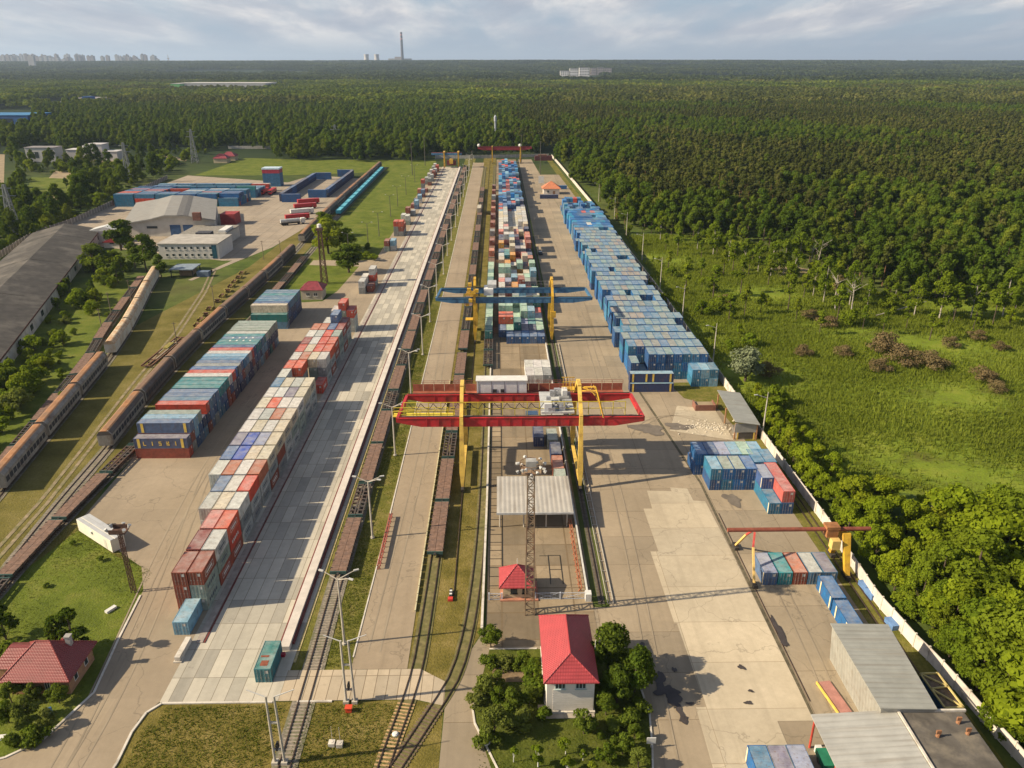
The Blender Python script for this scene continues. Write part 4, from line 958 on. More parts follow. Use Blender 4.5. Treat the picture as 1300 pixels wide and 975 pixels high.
scrap_frame((-106.0, 217), (-105.4, 243), 'rusty bogie frame with planks lying on the grass between the sidings')
def bogie_stack(x, y, rz, label):
    t = thing('spare_bogie', label, 'rail gear', (x, y, 0), rz, 'spare bogies lying between the sidings')
    for s in (-1, 1): MB().box(s * 1.0 - .15, s * 1.0 + .15, -2, 2, .4, .9).box(s * 1.0 - .2, s * 1.0 + .2, -.5, .5, .3, 1.25).build('side_beam', OLIVE, t)
    for yy in (-1.3, 1.3): MB().tube((-1.1, yy, .5), (1.1, yy, .5), .1, n=6).tube((-.85, yy, .5), (-.7, yy, .5), .5, n=10).tube((.7, yy, .5), (.85, yy, .5), .5, n=10).build('wheelset', SCRAP, t)
    MB().box(-1, 1, -.4, .4, .6, 1.1).build('bolster', SCRAP, t); return t
bs = [(-104.9, 257), (-105.6, 263), (-106.3, 269), (-107.3, 276), (-107.8, 286), (-108.1, 293), (-108.6, 300), (-109.3, 307), (-109.9, 314), (-110.6, 321), (-111.2, 328)]
for i, (x, y) in enumerate(bs):
    lab = f'olive and rust spare bogie, {nth(i)} from the bogie frame along the grass'
    if i == 0: b0 = bogie_stack(x, y, R(rnd.uniform(-25, 25)), lab)
    else: copy_tree(b0, (x, y, 0), R(rnd.uniform(-30, 30)), lab)
# ================================================================== cranes
CY = plain('crane_yellow', (0.60, 0.36, 0.035), 0.5, 0.12, .5, dirt=(0.26, 0.13, 0.04), dirt_amt=.6); CYL = plain('crane_pale_yellow', (0.66, 0.44, 0.09), 0.55, 0.14, .5, dirt=(.34, .19, .06), dirt_amt=.5, dscale=.6)
CR = plain('crane_red', (0.50, 0.028, 0.035), 0.5, 0.15, .4, dirt=(0.22, 0.04, 0.03), dirt_amt=.8, dscale=.5); CBL = plain('crane_blue', (0.055, 0.15, 0.27), 0.5, 0.2, .4, dirt=(0.035, 0.07, 0.13), dirt_amt=.4)
CRST = plain('crane_walkway_rust', (0.28, 0.085, 0.05), .8, .25, .8); GREYM = plain('machinery_grey', (0.42, 0.42, 0.41), .6, .2, 1.0); CAB = plain('machine_house', (0.60, 0.60, 0.60), .6, .1, .7)
YRAIL = plain('yellow_rail', (0.58, 0.46, 0.05), .6, .15)
def girder(name, root, xL, xR, y, zb, h, mat, tipL=5.0, tipR=6.0, w=.75):
    mb = MB(); pts = [(xL, zb + h * .5), (xL + tipL, zb), (xR - tipR, zb), (xR, zb + h * .5), (xR, zb + h), (xL, zb + h)]
    mb.profile([(p[0], p[1]) for p in pts], y - w / 2, y + w / 2)
    for k in range(int((xR - xL) / 2.5)):
        x = xL + 1.2 + k * 2.5
        if xL + tipL < x < xR - tipR: mb.box(x - .06, x + .06, y - w / 2 - .1, y + w / 2 + .1, zb + .02, zb + h - .02)
    g = mb.build(name, mat, root); MB().box(xL + .1, xR - .1, y - w / 2 - .12, y + w / 2 + .12, zb + h, zb + h + .08).build('top_flange', mat, g)
    MB().box(xL + .3, xR - .3, y - .09, y + .09, zb + h + .08, zb + h + .25).build('trolley_rail', DARK, g); return g
def handrail(root, x0, x1, y, z, h=1.1, step=1.9, mat=None, name='handrail', t=.07):
    mb = MB(); n = max(1, int((x1 - x0) / step))
    for k in range(n + 1): x = x0 + (x1 - x0) * k / n; mb.bar((x, y, z), (x, y, z + h), t)
    for f in (1.0, .5): mb.bar((x0, y, z + h * f), (x1, y, z + h * f), t * .8)
    return mb.build(name, mat or YRAIL, root)
def crane_leg(root, x, y0, y1, ztop, zb, mat, mat2, w0=.55, w1=1.05, lean=.35, name='leg'):
    """box leg, widest under the girder, from a foot at y0 to y1 at the girder"""
    mb = MB(); b = []; t = []
    def ring(x, y, z, w, d): return [(x - w / 2, y - d / 2, z), (x + w / 2, y - d / 2, z), (x + w / 2, y + d / 2, z), (x - w / 2, y + d / 2, z)]
    secs = [(.9, .55, .5), (3.0, .95, .7), (4.2, 1.15, .8), (zb, .85, .85), (ztop, .7, .7)]
    for (z0_, a0, d0), (z1_, a1, d1) in zip(secs[:-1], secs[1:]):
        f0 = z0_ / ztop; f1 = z1_ / ztop
        mb.hexa(ring(x, y0 + (y1 - y0) * f0, z0_, a0, d0), ring(x, y0 + (y1 - y0) * f1, z1_, a1, d1))
    g = mb.build(name, mat, root); fw = MB()
    fw.box(x - .3, x + .3, y0 - 1.3, y0 + 1.3, .45, .95)
    fw.build('wheel_truck', BOG, g); m2 = MB()
    for dy in (-.85, .85): m2.tube((x - .12, y0 + dy, .42), (x + .12, y0 + dy, .42), .38, n=12)
    m2.build('wheel_pair', WHEEL, g); return g
def big_crane(name, label, xl, xr, yf, yr, zb, h, xL, xR, gm, lm, foot, arch_z):
    root = thing(name, label, 'gantry crane')
    girder('girder', root, xL, xR, yf, zb, h, gm); girder('girder', root, xL + .7, xR - .8, yr, zb, h, gm)
    ym = (yf + yr) / 2
    for x in (xl, xr):
        for (yy, sgn) in ((yf, -1), (yr, 1)):
            crane_leg(root, x, yy + sgn * foot, yy + sgn * .75, zb + h + .4, zb - .4, lm, lm)
        mb = MB(); zt = zb + h + .3
        for yy, sgn in ((yf, -1), (yr, 1)):
            a = Vector((x, yy + sgn * .75, zt)); b_ = Vector((x, ym + sgn * 1.2, arch_z)); mb.bar(a, b_, .75, .75)
        mb.box(x - .4, x + .4, ym - 1.7, ym + 1.7, arch_z - .35, arch_z + .4)
        mb.build('arch', lm, root)
        MB().box(x - .35, x + .35, yf - foot + 1.5, yr + foot - 1.5, 1.25, 1.75).build('tie_beam', lm, root)
    for (x0, x1) in ((xL, xL + .7), (xR, xR - .8)): MB().hexa([(x0 - .3, yf, zb + h * .45), (x0 + .3, yf, zb + h * .45), (x1 + .3, yr, zb + h * .45), (x1 - .3, yr, zb + h * .45)], [(x0 - .3, yf, zb + h), (x0 + .3, yf, zb + h), (x1 + .3, yr, zb + h), (x1 - .3, yr, zb + h)]).build('end_beam', gm, root)
    return root
ra = big_crane('gantry_crane', 'large red and yellow gantry crane with grey trolley and white machine house', -8.3, 16.9, 147.6, 159.8, 13.6, 2.0, -21.8, 30.2, CR, CYL, 3.6, 20.6)
zt = 15.7
MB().box(-21, 29, 148.15, 149.2, 15.25, 15.32).build('walkway', plain('grating', (.13, .12, .10), .8), ra)
handrail(ra, -20.5, 26.5, 149.1, 15.3, 3.1, 2.6, name='cable_rail', t=.15)
mb = MB()
for k in range(13):
    x = -19.5 + 2.6 * k; mb.tube((x, 149.05, 18.2), (x + .8, 149.05, 17.2), .07, n=5); mb.tube((x + .8, 149.05, 17.2), (x + 1.8, 149.05, 16.9), .07, n=5); mb.tube((x + 1.8, 149.05, 16.9), (x + 2.6, 149.05, 18.2), .07, n=5)
mb.build('hanging_cable', DARK, ra)
mb = MB()
for y in (149.4, 151.4):
    for k in range(10): mb.bar((-23 + 1.45 * k, y, 15.0), (-23 + 1.45 * k, y, 16.2), .09)
    mb.bar((-23, y, 16.2), (-9.9, y, 16.2), .12); mb.bar((-23, y, 15.5), (-9.9, y, 15.5), .10)
mb.box(-23, -9.9, 149.4, 151.4, 14.85, 14.97); mb.build('service_platform', YRAIL, ra)
mb = MB(); mb.box(-20, 28, 160.8, 162.6, 15.2, 15.3); 
for k in range(20): mb.box(-20 + 2.4 * k, -17.7 + 2.4 * k, 162.5, 162.62, 15.3, 17.0)
mb.build('rear_walkway', CRST, ra); handrail(ra, -20, 28, 162.6, 17.0, .8, 2.4, CRST, 'rear_handrail')
mh = MB().box(-5.4, 5.9, 161.0, 163.6, 15.3, 18.3).build('machine_house', CAB, ra); MB().box(-5.6, 6.1, 160.8, 163.8, 18.3, 18.5).build('roof', WHT, mh)
mb = MB()
for k in range(4): mb.box(-5.0 + 2.9 * k, -4.94 + 2.9 * k, 160.94, 161.0, 15.4, 18.2)
mb.box(-1.8, -.9, 160.93, 161.0, 15.5, 16.3).box(.0, .8, 160.93, 161.0, 15.5, 16.3).build('vent', GRILL, mh)
# trolley and its gear
tr = MB().box(8.6, 15.6, 148.2, 159.2, 16.05, 16.4).build('trolley', GREYM, ra)
q = random.Random(3); mb = MB()
for k in range(14):
    x, y = q.uniform(9, 15), q.uniform(148.6, 158.6); s = q.uniform(.3, .8); mb.box(x - s, x + s, y - s * .7, y + s * .7, 16.4, 16.4 + q.uniform(.4, 1.5))
for k in range(4): x, y = q.uniform(9.5, 14.5), q.uniform(149, 158); MB().tube((x - .9, y, 17.0), (x + .9, y, 17.0), .55, n=12).build('rope_drum', plain('drum_iron', (.2, .2, .2), .6), tr)
mb.build('hoist', plain('hoist_grey', (.36, .36, .37), .5, .35, 2.5, metal=.3), tr); MB().box(9.2, 10.8, 148.4, 150.2, 16.4, 18.2).box(13.5, 14.6, 155, 157, 16.4, 18.4).build('electric_cabinet', CAB, tr)
mb = MB()
for x, y in ((9.6, 150.2), (9.6, 157), (14.4, 150.2), (14.4, 157)): mb.tube((x, y, 16), (x + (12 - x) * .1, y, 12.6), .04, n=4)
mb.build('hoist_rope', DARK, tr); MB().box(9.0, 15.0, 149.8, 157.4, 12.2, 12.6).build('spreader', GREYM, tr)
MB().box(5.4, 8.0, 150.5, 152.5, 12.2, 14.8).build('operator_cab', plain('cab_blue', (.05, .09, .16), .4, .2), tr)
# ladder frame at the right leg top
mb = MB()
for y in (150.5, 152.5): mb.bar((17.3, y, 20.3), (20.2, y - 2.0, 21.2), .22); mb.bar((20.2, y - 2.0, 21.2), (21.6, y - 4, 15.8), .22)
for k in range(5): mb.bar((17.5 + .6 * k, 152, 20.4 + .15 * k), (20.5 + .2 * k, 150, 20 - .9 * k), .12)
mb.box(13.6, 16.4, 156, 158.6, 17.8, 17.95)
for k in range(5): mb.bar((13.7 + .65 * k, 156, 17.9), (13.7 + .65 * k, 156, 20.1), .12)
mb.bar((13.6, 156, 20.1), (16.5, 156, 20.1), .14); mb.bar((13.6, 158.6, 20.1), (16.5, 158.6, 20.1), .14)
for k in range(4): mb.bar((14 + .7 * k, 158.6, 17.9), (14 + .7 * k, 158.6, 20.1), .12)
mb.build('access_stair', CY, ra)
rb_ = big_crane('gantry_crane', 'blue girdered gantry crane with deep yellow legs standing over the green containers', -8.2, 16.8, 239.0, 250.4, 13.2, 1.7, -20.4, 29.4, CBL, CY, .9, 19.5)
MB().box(-21, 29, 239.5, 240.5, 14.75, 14.85).build('walkway', plain('grating', (.13, .12, .10), .8), rb_); handrail(rb_, 4, 29, 251.6, 14.9, 2.0, 2.6, plain('thin_rail', (.3, .27, .22), .7), 'cable_rail')
MB().box(-5.2, -2.2, 240.8, 246, 15.1, 17.2).build('trolley', CAB, rb_); MB().box(-4, -1.2, 242, 247.6, 17.2, 18.4).build('hoist', GREYM, rb_)
mb = MB()
for k in range(9): x, y, z = q.uniform(-10.8, -7.4), q.uniform(237, 241), q.uniform(12.5, 19); mb.box(x - .6, x + .6, y - .6, y + .6, z - .5, z + .5)
mb.box(-11, -7, 237.6, 238.0, 16, 16.6).box(-11.2, -8.8, 237.2, 239.8, 7.9, 8.1).build('access_stair', CY, rb_)
MB().box(16.2, 17.9, 237.4, 238.5, 8.6, 10.6).build('electric_cabinet', CY, rb_)
rc_ = big_crane('gantry_crane', 'distant dark red gantry crane with yellow legs at the far yard end', -6.2, 18.9, 713, 719, 11.6, 2.6, -18.7, 28.9, plain('crane_dark_red', (.24, .03, .035), .6), CY, .4, 14.6)
for x in (-18, 18.5): MB().lathe([(0.01, 14.4), (1.1, 14.9), (1.4, 15.8), (1.0, 16.8), (.01, 17.2)], x, 713, 10).build('lamp_dome', WHT, rc_)
rd_ = thing('gantry_crane', 'small far gantry over the platform end with yellow towers and blue beam', 'gantry crane')
for x in (-47.1, -35.0):
    for y in (684, 690): MB().box(x - .5, x + .5, y - .4, y + .4, .1, 12.2).build('leg', CY, rd_)
    MB().box(x - .8, x + .8, 683, 691, 12.2, 13.4).build('leg_head', CY, rd_)
MB().box(-58, -32, 684.5, 685.6, 10.6, 12.2).build('girder', CBL, rd_); MB().box(-58, -32, 688.4, 689.5, 10.6, 12.2).build('girder', plain('crane_dark_red'.replace('dark_red', 'dull_red'), (.25, .05, .05), .6), rd_)
MB().box(-45, -37, 683, 689, 2.2, 6.2).build('spreader_frame', plain('maroon_iron', (.12, .03, .03), .7), rd_); MB().box(-42.5, -39.5, 682, 690, 3.6, 7.4).build('trolley', CY, rd_)
# small gantry at the right
sg = thing('gantry_crane', 'small gantry with rusty tube beam and yellow legs over the row of five', 'gantry crane')
RB = plain('rusty_beam', (0.22, 0.065, 0.04), .75, .3, .8); SY = plain('pale_yellow_leg', (0.62, 0.42, 0.14), .6, .15)
BZ = 8.0; by = 116.0
MB().tube((40.2, by, BZ), (65.8, by, BZ), .38, n=12).build('beam', RB, sg)
for yy in (110.6, 122.0):
    MB().bar((45.0, by + (yy - by) * .06, BZ - .3), (44.5, by + (yy - by) * .35, 5.6), .34).build('leg_top', plain('red_leg', (.42, .06, .05), .6), sg)
    lg = MB().bar((44.5, by + (yy - by) * .35, 5.6), (44.2, yy, .6), .36).build('leg', SY, sg); MB().box(43.8, 44.6, yy - 1, yy + 1, .1, .65).build('wheel_truck', BOG, lg)
for yy in (112.6, 119.4):
    lg = MB().hexa([(60.9, yy - .5, .8), (61.7, yy - .5, .8), (61.7, yy + .5, .8), (60.9, yy + .5, .8)], [(60.6, by - .3 + (yy - by) * .2, BZ - .4), (62.0, by - .3 + (yy - by) * .2, BZ - .4), (62.0, by + .3 + (yy - by) * .2, BZ - .4), (60.6, by + .3 + (yy - by) * .2, BZ - .4)]).build('leg', CY, sg); MB().box(60.9, 61.7, yy - 1.1, yy + 1.1, .1, .8).build('wheel_truck', BOG, lg)
MB().box(57.6, 60.0, by - .9, by + .9, BZ + .35, BZ + .9).box(57.8, 59.8, by - .8, by + .8, BZ - 1.3, BZ + .35).build('hoist_trolley', plain('hoist_rust', (.30, .13, .05), .8, .3), sg); MB().box(58.5, 60.0, by - 2.0, by - .6, BZ - 3.1, BZ - 1.3).build('operator_cab', SY, sg)
plain_rail('left rail of the small gantry along the pale paving', 44.2, 84, 134, .16, .05); plain_rail('right rail of the small gantry beside the fence grass', 61.3, 84, 150, .2, .12)
plain_rail('second rusty rail lying by the fence grass', 62.6, 84, 150, .2, .12)

# ================================================================== masts, lamps, pylons
CONC = plain('pole_concrete', (0.42, 0.38, 0.32), .9, .15, 1.0); LAMP = plain('lamp_head', (0.45, 0.44, 0.42), .5, .1); RUSTY = plain('rusty_lattice', (0.10, 0.055, 0.04), .8, .35, 2.0)
def street_lamp(label, x, y, h=12.5, arms=((-2.4, 1.0), (2.4, 1.0), (2.0, -1.0)), group='street lamps along the grass strip', mat=None, base=True):
    t = thing('street_lamp', label, 'street lamp', (x, y, 0), 0, group); m = mat or CONC
    MB().tube((0, 0, 0), (0, 0, h), .21, .13, 8).build('pole', m, t)
    if base: MB().tube((0, 0, 0), (0, 0, .35), .42, .38, 8).build('base', CONC, t)
    for ax, ay in arms:
        a = MB().tube((0, 0, h - .15), (ax, ay, h + .75), .09, .06, 6).build('arm', m, t); d = Vector((ax, ay, 0)).normalized()
        MB().obb(ax + d.x * .3, ay + d.y * .3, math.atan2(ay, ax), .8, .3, h + .68, h + .86).build('lamp_head', LAMP, a)
    return t
l1 = street_lamp('tall concrete lamp post with three arms on the grass nearest the crossing', -24.9, 97.0)
for i, y in enumerate([126.4, 160.1, 195.5, 227, 260, 293, 326, 360, 394, 428, 462, 496, 530, 564, 598, 632, 666]):
    if i == 0: l2 = street_lamp('two armed lamp post, second from the crossing on the grass strip', -24.9, y, arms=((-2.3, .5), (2.3, .5), (1.9, -.6)))
    else: copy_tree(l2, (-24.7 + (0.4 if i % 3 == 0 else 0), y, 0), R(rnd.uniform(-8, 8)), f'two armed lamp post, {nth(i + 1)} from the crossing on the grass strip')
for i, (x, y) in enumerate([(-72.5, 311.6), (-64.5, 376.9), (-63.2, 404.5), (-64.3, 460), (-64.3, 494.8), (-64, 540), (-64, 600)]):
    lab = f'dark two armed lamp post on the field edge, {nth(i)} from the yard junction'
    if i == 0: lf = street_lamp(lab, -69.5, 352.5, 12, ((-2, 0), (2, 0)), 'lamps along the field edge', plain('dark_pole', (.10, .09, .07), .8), False)
    else: copy_tree(lf, (x, y, 0), 0, lab)
for i, (px, py) in enumerate([(967, 558), (905, 460), (866, 405), (838, 365), (815, 330), (795, 300), (780, 278), (760, 256)]):
    x, y = P(px, py); lab = f'concrete lamp post with one arm by the right fence, {nth(i)} from the timber shelter'
    if i == 0: lr = street_lamp(lab, x, y, 11.2, ((-2.6, -.2),), 'lamp posts along the right fence', base=False); MB().tube((0, 0, 11.2), (0, 0, 12.6), .1, .07, 6).build('pole_top', CONC, lr)
    else: copy_tree(lr, (x, y, 0), R(rnd.uniform(-10, 10)), lab)
def twin_frame(label, x, y, h, rz=0):
    t = thing('twin_lamp_post', label, 'lamp post', (x, y, 0), rz, 'twin legged lamp posts')
    for s in (-1, 1): MB().tube((s * .62, 0, 0), (s * .52, 0, h), .2, .15, 8).build('leg', CONC, t); MB().box(s * .62 - .4, s * .62 + .4, -.4, .4, 0, .5).build('footing', CONC, t)
    for z in (h * .62, h * .22): MB().box(-.6, .6, -.12, .12, z - .12, z + .12).build('rung', CONC, t)
    for s in (-1, 1): MB().tube((s * .5, 0, h - .1), (s * 3.0, .6, h + .5), .08, .06, 6).build('arm', LAMP, t)
    MB().obb(-.1, .2, R(90), .8, .25, 2.4, 3.4).build('switch_box', DARK, t); return t
twin_frame('twin legged concrete lamp frame at the level crossing', -21.8, 84.9, 11.2); twin_frame('twin legged concrete lamp frame cut by the lower edge of the view', -29.2, 74.6, 11.5)
def lattice(root, w0, w1, h, nb, mat, t=.1, z0=0.0, name='lattice'):
    mb = MB()
    def c(z, i): w = w0 + (w1 - w0) * z / h; return ((-w / 2, w / 2, w / 2, -w / 2)[i], (-w / 2, -w / 2, w / 2, w / 2)[i], z + z0)
    for i in range(4): mb.bar(c(0, i), c(h, i), t * 1.4)
    for k in range(nb):
        za, zb = h * k / nb, h * (k + 1) / nb
        for i in range(4):
            j = (i + 1) % 4; mb.bar(c(za, i), c(zb, j), t * .75) if k % 2 == 0 else mb.bar(c(za, j), c(zb, i), t * .75)
            mb.bar(c(zb, i), c(zb, j), t * .7)
    return mb.build(name, mat, root)
m1 = thing('lamp_mast', 'rusty lattice lamp mast rising before the grey canopy, ring of lamps on top', 'lamp mast', (4.6, 104, 0))
PMAST = plain('mast_paint', (0.26, 0.19, 0.125), .8, .3, 1.0, dirt=(.18, .08, .04), dirt_amt=.6); lattice(m1, 1.5, 1.0, 27.0, 22, PMAST, .12)
MB().box(-1.5, 1.5, -1.5, 1.5, 27.0, 27.2).build('lamp_platform', PMAST, m1); MB().box(-.8, .8, -.1, 1.1, 27.2, 28.6).build('control_box', plain('box_grey', (.34, .33, .31), .6), m1)
for k in range(16):
    a = 2 * math.pi * k / 16; r = 1.75 + .3 * (k % 2); MB().tube((r * math.cos(a), r * math.sin(a), 27.4 + .5 * (k % 3)), ((r + .35) * math.cos(a), (r + .35) * math.sin(a), 27.2 + .5 * (k % 3)), .16, .3, 8).build('lamp', LAMP, m1)
mb = MB()
for k in range(16):
    a = 2 * math.pi * k / 16; b_ = 2 * math.pi * (k + 1) / 16; mb.bar((1.7 * math.cos(a), 1.7 * math.sin(a), 28.4), (1.7 * math.cos(b_), 1.7 * math.sin(b_), 28.4), .08); mb.bar((1.7 * math.cos(a), 1.7 * math.sin(a), 27.1), (1.7 * math.cos(a), 1.7 * math.sin(a), 28.4), .06)
mb.build('lamp_rail', PMAST, m1)
m2 = thing('lamp_mast', 'dark rusty lamp mast leaning over the white cabin', 'lamp mast', (-63.8, 110.6, 0)); m2.rotation_euler = (0, R(-.8), 0)
lattice(m2, .62, .42, 12.6, 12, RUSTY, .075); MB().box(-1.3, 1.3, -.9, .9, 12.3, 12.5).box(-1.3, 1.3, -.95, -.85, 12.5, 13.2).box(-1.3, 1.3, .85, .95, 12.5, 13.2).build('lamp_platform', RUSTY, m2)
for x, y in ((-1.5, -.6), (-1.4, .6), (1.4, .5), (.3, 1.1), (1.2, -.8)): MB().tube((x, y, 12.7), (x * 1.2, y * 1.2, 13.3), .15, .32, 8).build('lamp', LAMP, m2)
m3 = thing('lamp_mast', 'tall dark lattice mast by the trees at the yard junction', 'lamp mast', (-72.5, 311.6, 0)); lattice(m3, 2.4, 1.2, 22, 12, RUSTY, .2); MB().box(-1.2, 1.2, -1.2, 1.2, 22, 23).build('lamp_platform', RUSTY, m3); MB().lathe([(.01, 23), (.9, 23.2), (.9, 24.4), (.01, 24.8)], 0, 0, 8).build('lamp', WHT, m3)
for i, (px, py, h, lab) in enumerate([(20, 298, 26, 'lattice power pylon by the grey wall beyond the long shed'), (165, 232, 29, 'lattice power pylon among shrubs left of the depot'), (248, 207, 29, 'lattice power pylon behind the depot rows'), (427, 187, 23, 'pale lattice power pylon before the dark wood')]):
    x, y = P(px, py); t = thing('power_pylon', lab, 'power pylon', (x, y, 0), 0, 'power pylons on the left'); PY = plain('pylon_steel', (.22, .23, .22), .6, .2)
    lattice(t, 5.0, .9, h, 10, PY, .32); MB().bar((-5, 0, h * .78), (5, 0, h * .78), .3, .4).build('cross_arm', PY, t); MB().bar((-3.6, 0, h * .93), (3.6, 0, h * .93), .3, .4).build('cross_arm', PY, t)
t = thing('water_tower', 'slim pale grey tower rising from the wood behind the far red crane', 'tower', (-4, 897, 0)); MB().tube((0, 0, 0), (0, 0, 22), 1.2, 1.0, 12).build('shaft', plain('tower_grey', (.33, .35, .38), .6), t); MB().lathe([(1.0, 22), (1.6, 23.5), (1.6, 28), (.3, 30)], 0, 0, 12).build('tank', MATS['tower_grey'], t)
for i, (x, y, h) in enumerate([(33, 640, 26), (20, 722, 24), (-70, 640, 26), (-65, 700, 24), (-24, 705, 12)]):
    t = thing('slim_pole', f'thin dark pole at the far yard end, {nth(i)} counted by nearness', 'pole', (x, y, 0), group='thin poles at the far yard end'); MB().tube((0, 0, 0), (0, 0, h), .35, .2, 6).build('pole', plain('dark_pole', (.10, .09, .07), .8), t); MB().box(-1.2, 1.2, -.15, .15, h - .5, h - .2).build('cross_arm', MATS['dark_pole'], t)
for i, (px, py, h) in enumerate([(226, 443, 9), (273, 392, 9), (335, 330, 9), (357, 328, 8.5), (142, 402, 9), (168, 388, 10), (130, 420, 8)]):
    x, y = P(px, py); t = MB().tube((0, 0, 0), (0, 0, h), .16, .10, 6).box(-.7, .7, -.05, .05, h - .5, h - .38).build('wooden_pole', plain('pole_wood', (.14, .11, .08), .9), None, (x, y, 0)); tag(t, f'thin wooden pole on the siding grass, {nth(i)} of its scattered set', 'pole', 'wooden poles on the siding grass')

# ================================================================== buildings
RROOF = plain('red_roof_sheet', (0.42, 0.058, 0.062), .5, .08, .5); RROOF2 = plain('dark_red_roof', (0.33, 0.05, 0.052), .55, .12, .6)
def tile_lines(name, base):
    m, nt, out = nodes_of(name); v = worldpos(nt); wv = nt.nodes.new('ShaderNodeTexWave'); wv.inputs['Scale'].default_value = .9; wv.bands_direction = 'Y'; wv.inputs['Distortion'].default_value = .1; L(nt, v, wv.inputs[0])
    wx = nt.nodes.new('ShaderNodeTexWave'); wx.inputs['Scale'].default_value = 1.4; wx.bands_direction = 'X'; L(nt, v, wx.inputs[0])
    c = ramp(nt, noise(nt, v, .7, 5), [(.3, [x * .88 for x in base]), (.7, [min(1, x * 1.12) for x in base])])
    bsdf(nt, out, c, .45, bump=mathn(nt, 'ADD', mathn(nt, 'MULTIPLY', wv.outputs['Fac'], .7), mathn(nt, 'MULTIPLY', wx.outputs['Fac'], .3)), bdist=.12, spec=.4); MATS[name] = m; return m
TILE = tile_lines('red_tile_sheet', (0.34, 0.045, 0.050)); TILE2 = tile_lines('weathered_red_tile', (0.215, 0.042, 0.038))
WALLW = plain('white_wall', (0.68, 0.62, 0.55), .85, .05, .8, dirt=(.5, .44, .37), dirt_amt=.2); GLASS = plain('dark_glass', (0.04, 0.05, 0.055), .15, .2, 1.0, spec=.6); BRICKO = plain('ochre_brick', (0.36, 0.20, 0.11), .9, .2, 2.0); BEIGE = plain('beige_wall', (0.50, 0.40, 0.26), .9, .1, .8)
def hip_roof(root, x0, x1, y0, y1, ze, rx0, rx1, ry0, ry1, zr, mat, name='roof', th=.14):
    e = [(x0, y0, ze), (x1, y0, ze), (x1, y1, ze), (x0, y1, ze)]; mb = MB()
    a = (rx0, ry0, zr); b = (rx1, ry1, zr)
    if abs(rx1 - rx0) < 1e-6 and abs(ry1 - ry0) < 1e-6:
        for k in range(4): mb.face([e[k], e[(k + 1) % 4], a])
    elif abs(ry1 - ry0) > abs(rx1 - rx0):
        mb.face([e[0], e[1], a]).face([e[1], e[2], b, a]).face([e[2], e[3], b]).face([e[3], e[0], a, b])
    else: mb.face([e[0], e[1], b, a]).face([e[1], e[2], b]).face([e[2], e[3], a, b]).face([e[3], e[0], a])
    mb.box(x0, x1, y0, y1, ze - th, ze - .003)
    o = mb.build(name, mat, root); rg = MB()
    if a != b: rg.tube(a, b, .12, n=6)
    if abs(ry1 - ry0) > abs(rx1 - rx0): prs = ((e[0], a), (e[1], a), (e[2], b), (e[3], b))
    else: prs = ((e[0], a), (e[3], a), (e[1], b), (e[2], b))
    for p, q_ in prs: rg.tube(p, q_, .1, n=6)
    rg.build('ridge_cap', mat, o); return o
def window(root, x0, x1, y, z0, z1, ny=-1, frame=None, mull=2):
    f = MB(); t = .09; ya, yb = sorted((y, y + ny * .06)); fm = frame or WHT
    f.box(x0, x1, ya, yb, z0, z0 + t).box(x0, x1, ya, yb, z1 - t, z1).box(x0, x0 + t, ya, yb, z0 + t, z1 - t).box(x1 - t, x1, ya, yb, z0 + t, z1 - t)
    for k in range(1, mull): xm = x0 + (x1 - x0) * k / mull; f.box(xm - .045, xm + .045, ya, yb, z0 + t, z1 - t)
    o = f.build('window', fm, root); ya, yb = sorted((y + ny * .002, y + ny * .03)); MB().box(x0 + t, x1 - t, ya, yb, z0 + t, z1 - t).build('pane', GLASS, o); MB().box(x0 - .1, x1 + .1, *sorted((y, y + ny * .2)), z0 - .08, z0 - .003).build('sill', fm, o); return o
def window_x(root, x, y0, y1, z0, z1, nx=1, frame=None):
    xa, xb = sorted((x, x + nx * .06)); t = .09; f = MB().box(xa, xb, y0, y1, z0, z0 + t).box(xa, xb, y0, y1, z1 - t, z1).box(xa, xb, y0, y0 + t, z0 + t, z1 - t).box(xa, xb, y1 - t, y1, z0 + t, z1 - t)
    o = f.build('window', frame or WHT, root); xa, xb = sorted((x + nx * .002, x + nx * .03)); MB().box(xa, xb, y0 + t, y1 - t, z0 + t, z1 - t).build('pane', GLASS, o); return o
h = thing('house', 'two storey white house with red hipped roof among garden trees', 'house')
wl = MB().box(6.15, 12.8, 82.5, 95.2, 0, 6.1).build('wall', WALLW, h)
mb = MB()
for k in range(9): mb.box(7.0, 12.72, 82.46, 82.497, .6 + .42 * k, .97 + .42 * k)
mb.build('cladding', plain('cladding_panel', (.66, .61, .55), .8, .05, 1.5), wl)
MB().box(5.95, 13.0, 82.2, 95.5, 0, .45).build('plinth', KERB, h)
hip_roof(h, 5.65, 13.3, 81.75, 95.8, 6.15, 9.5, 9.5, 84.7, 92.8, 8.75, TILE)
FR = plain('window_frame_green', (.42, .50, .48), .6, .1); window(h, 7.3, 8.75, 82.5, 4.45, 5.75, frame=FR, mull=3); window(h, 10.15, 11.6, 82.5, 4.45, 5.75, frame=FR, mull=3)
window_x(h, 12.8, 84.5, 85.9, 4.3, 5.7); window_x(h, 12.8, 89, 90.4, 4.3, 5.7); window_x(h, 6.15, 85, 86.4, 4.3, 5.7, -1); window_x(h, 6.15, 90, 91.4, 4.3, 5.7, -1); window_x(h, 6.15, 85, 86.2, 1.2, 2.6, -1)
MB().box(12.8, 13.25, 86.6, 87.4, 2.2, 3.4).build('air_conditioner', WHT, h); MB().box(5.0, 6.15, 81.7, 83.8, 0, .28).box(5.2, 12.9, 81.4, 82.2, 0, .22).build('terrace', plain('terrace_concrete', (.36, .31, .25), .9, .2), h); MB().box(5.95, 6.15, 86.8, 88, .3, 2.5).build('door', plain('house_door', (.3, .26, .2), .6), h)
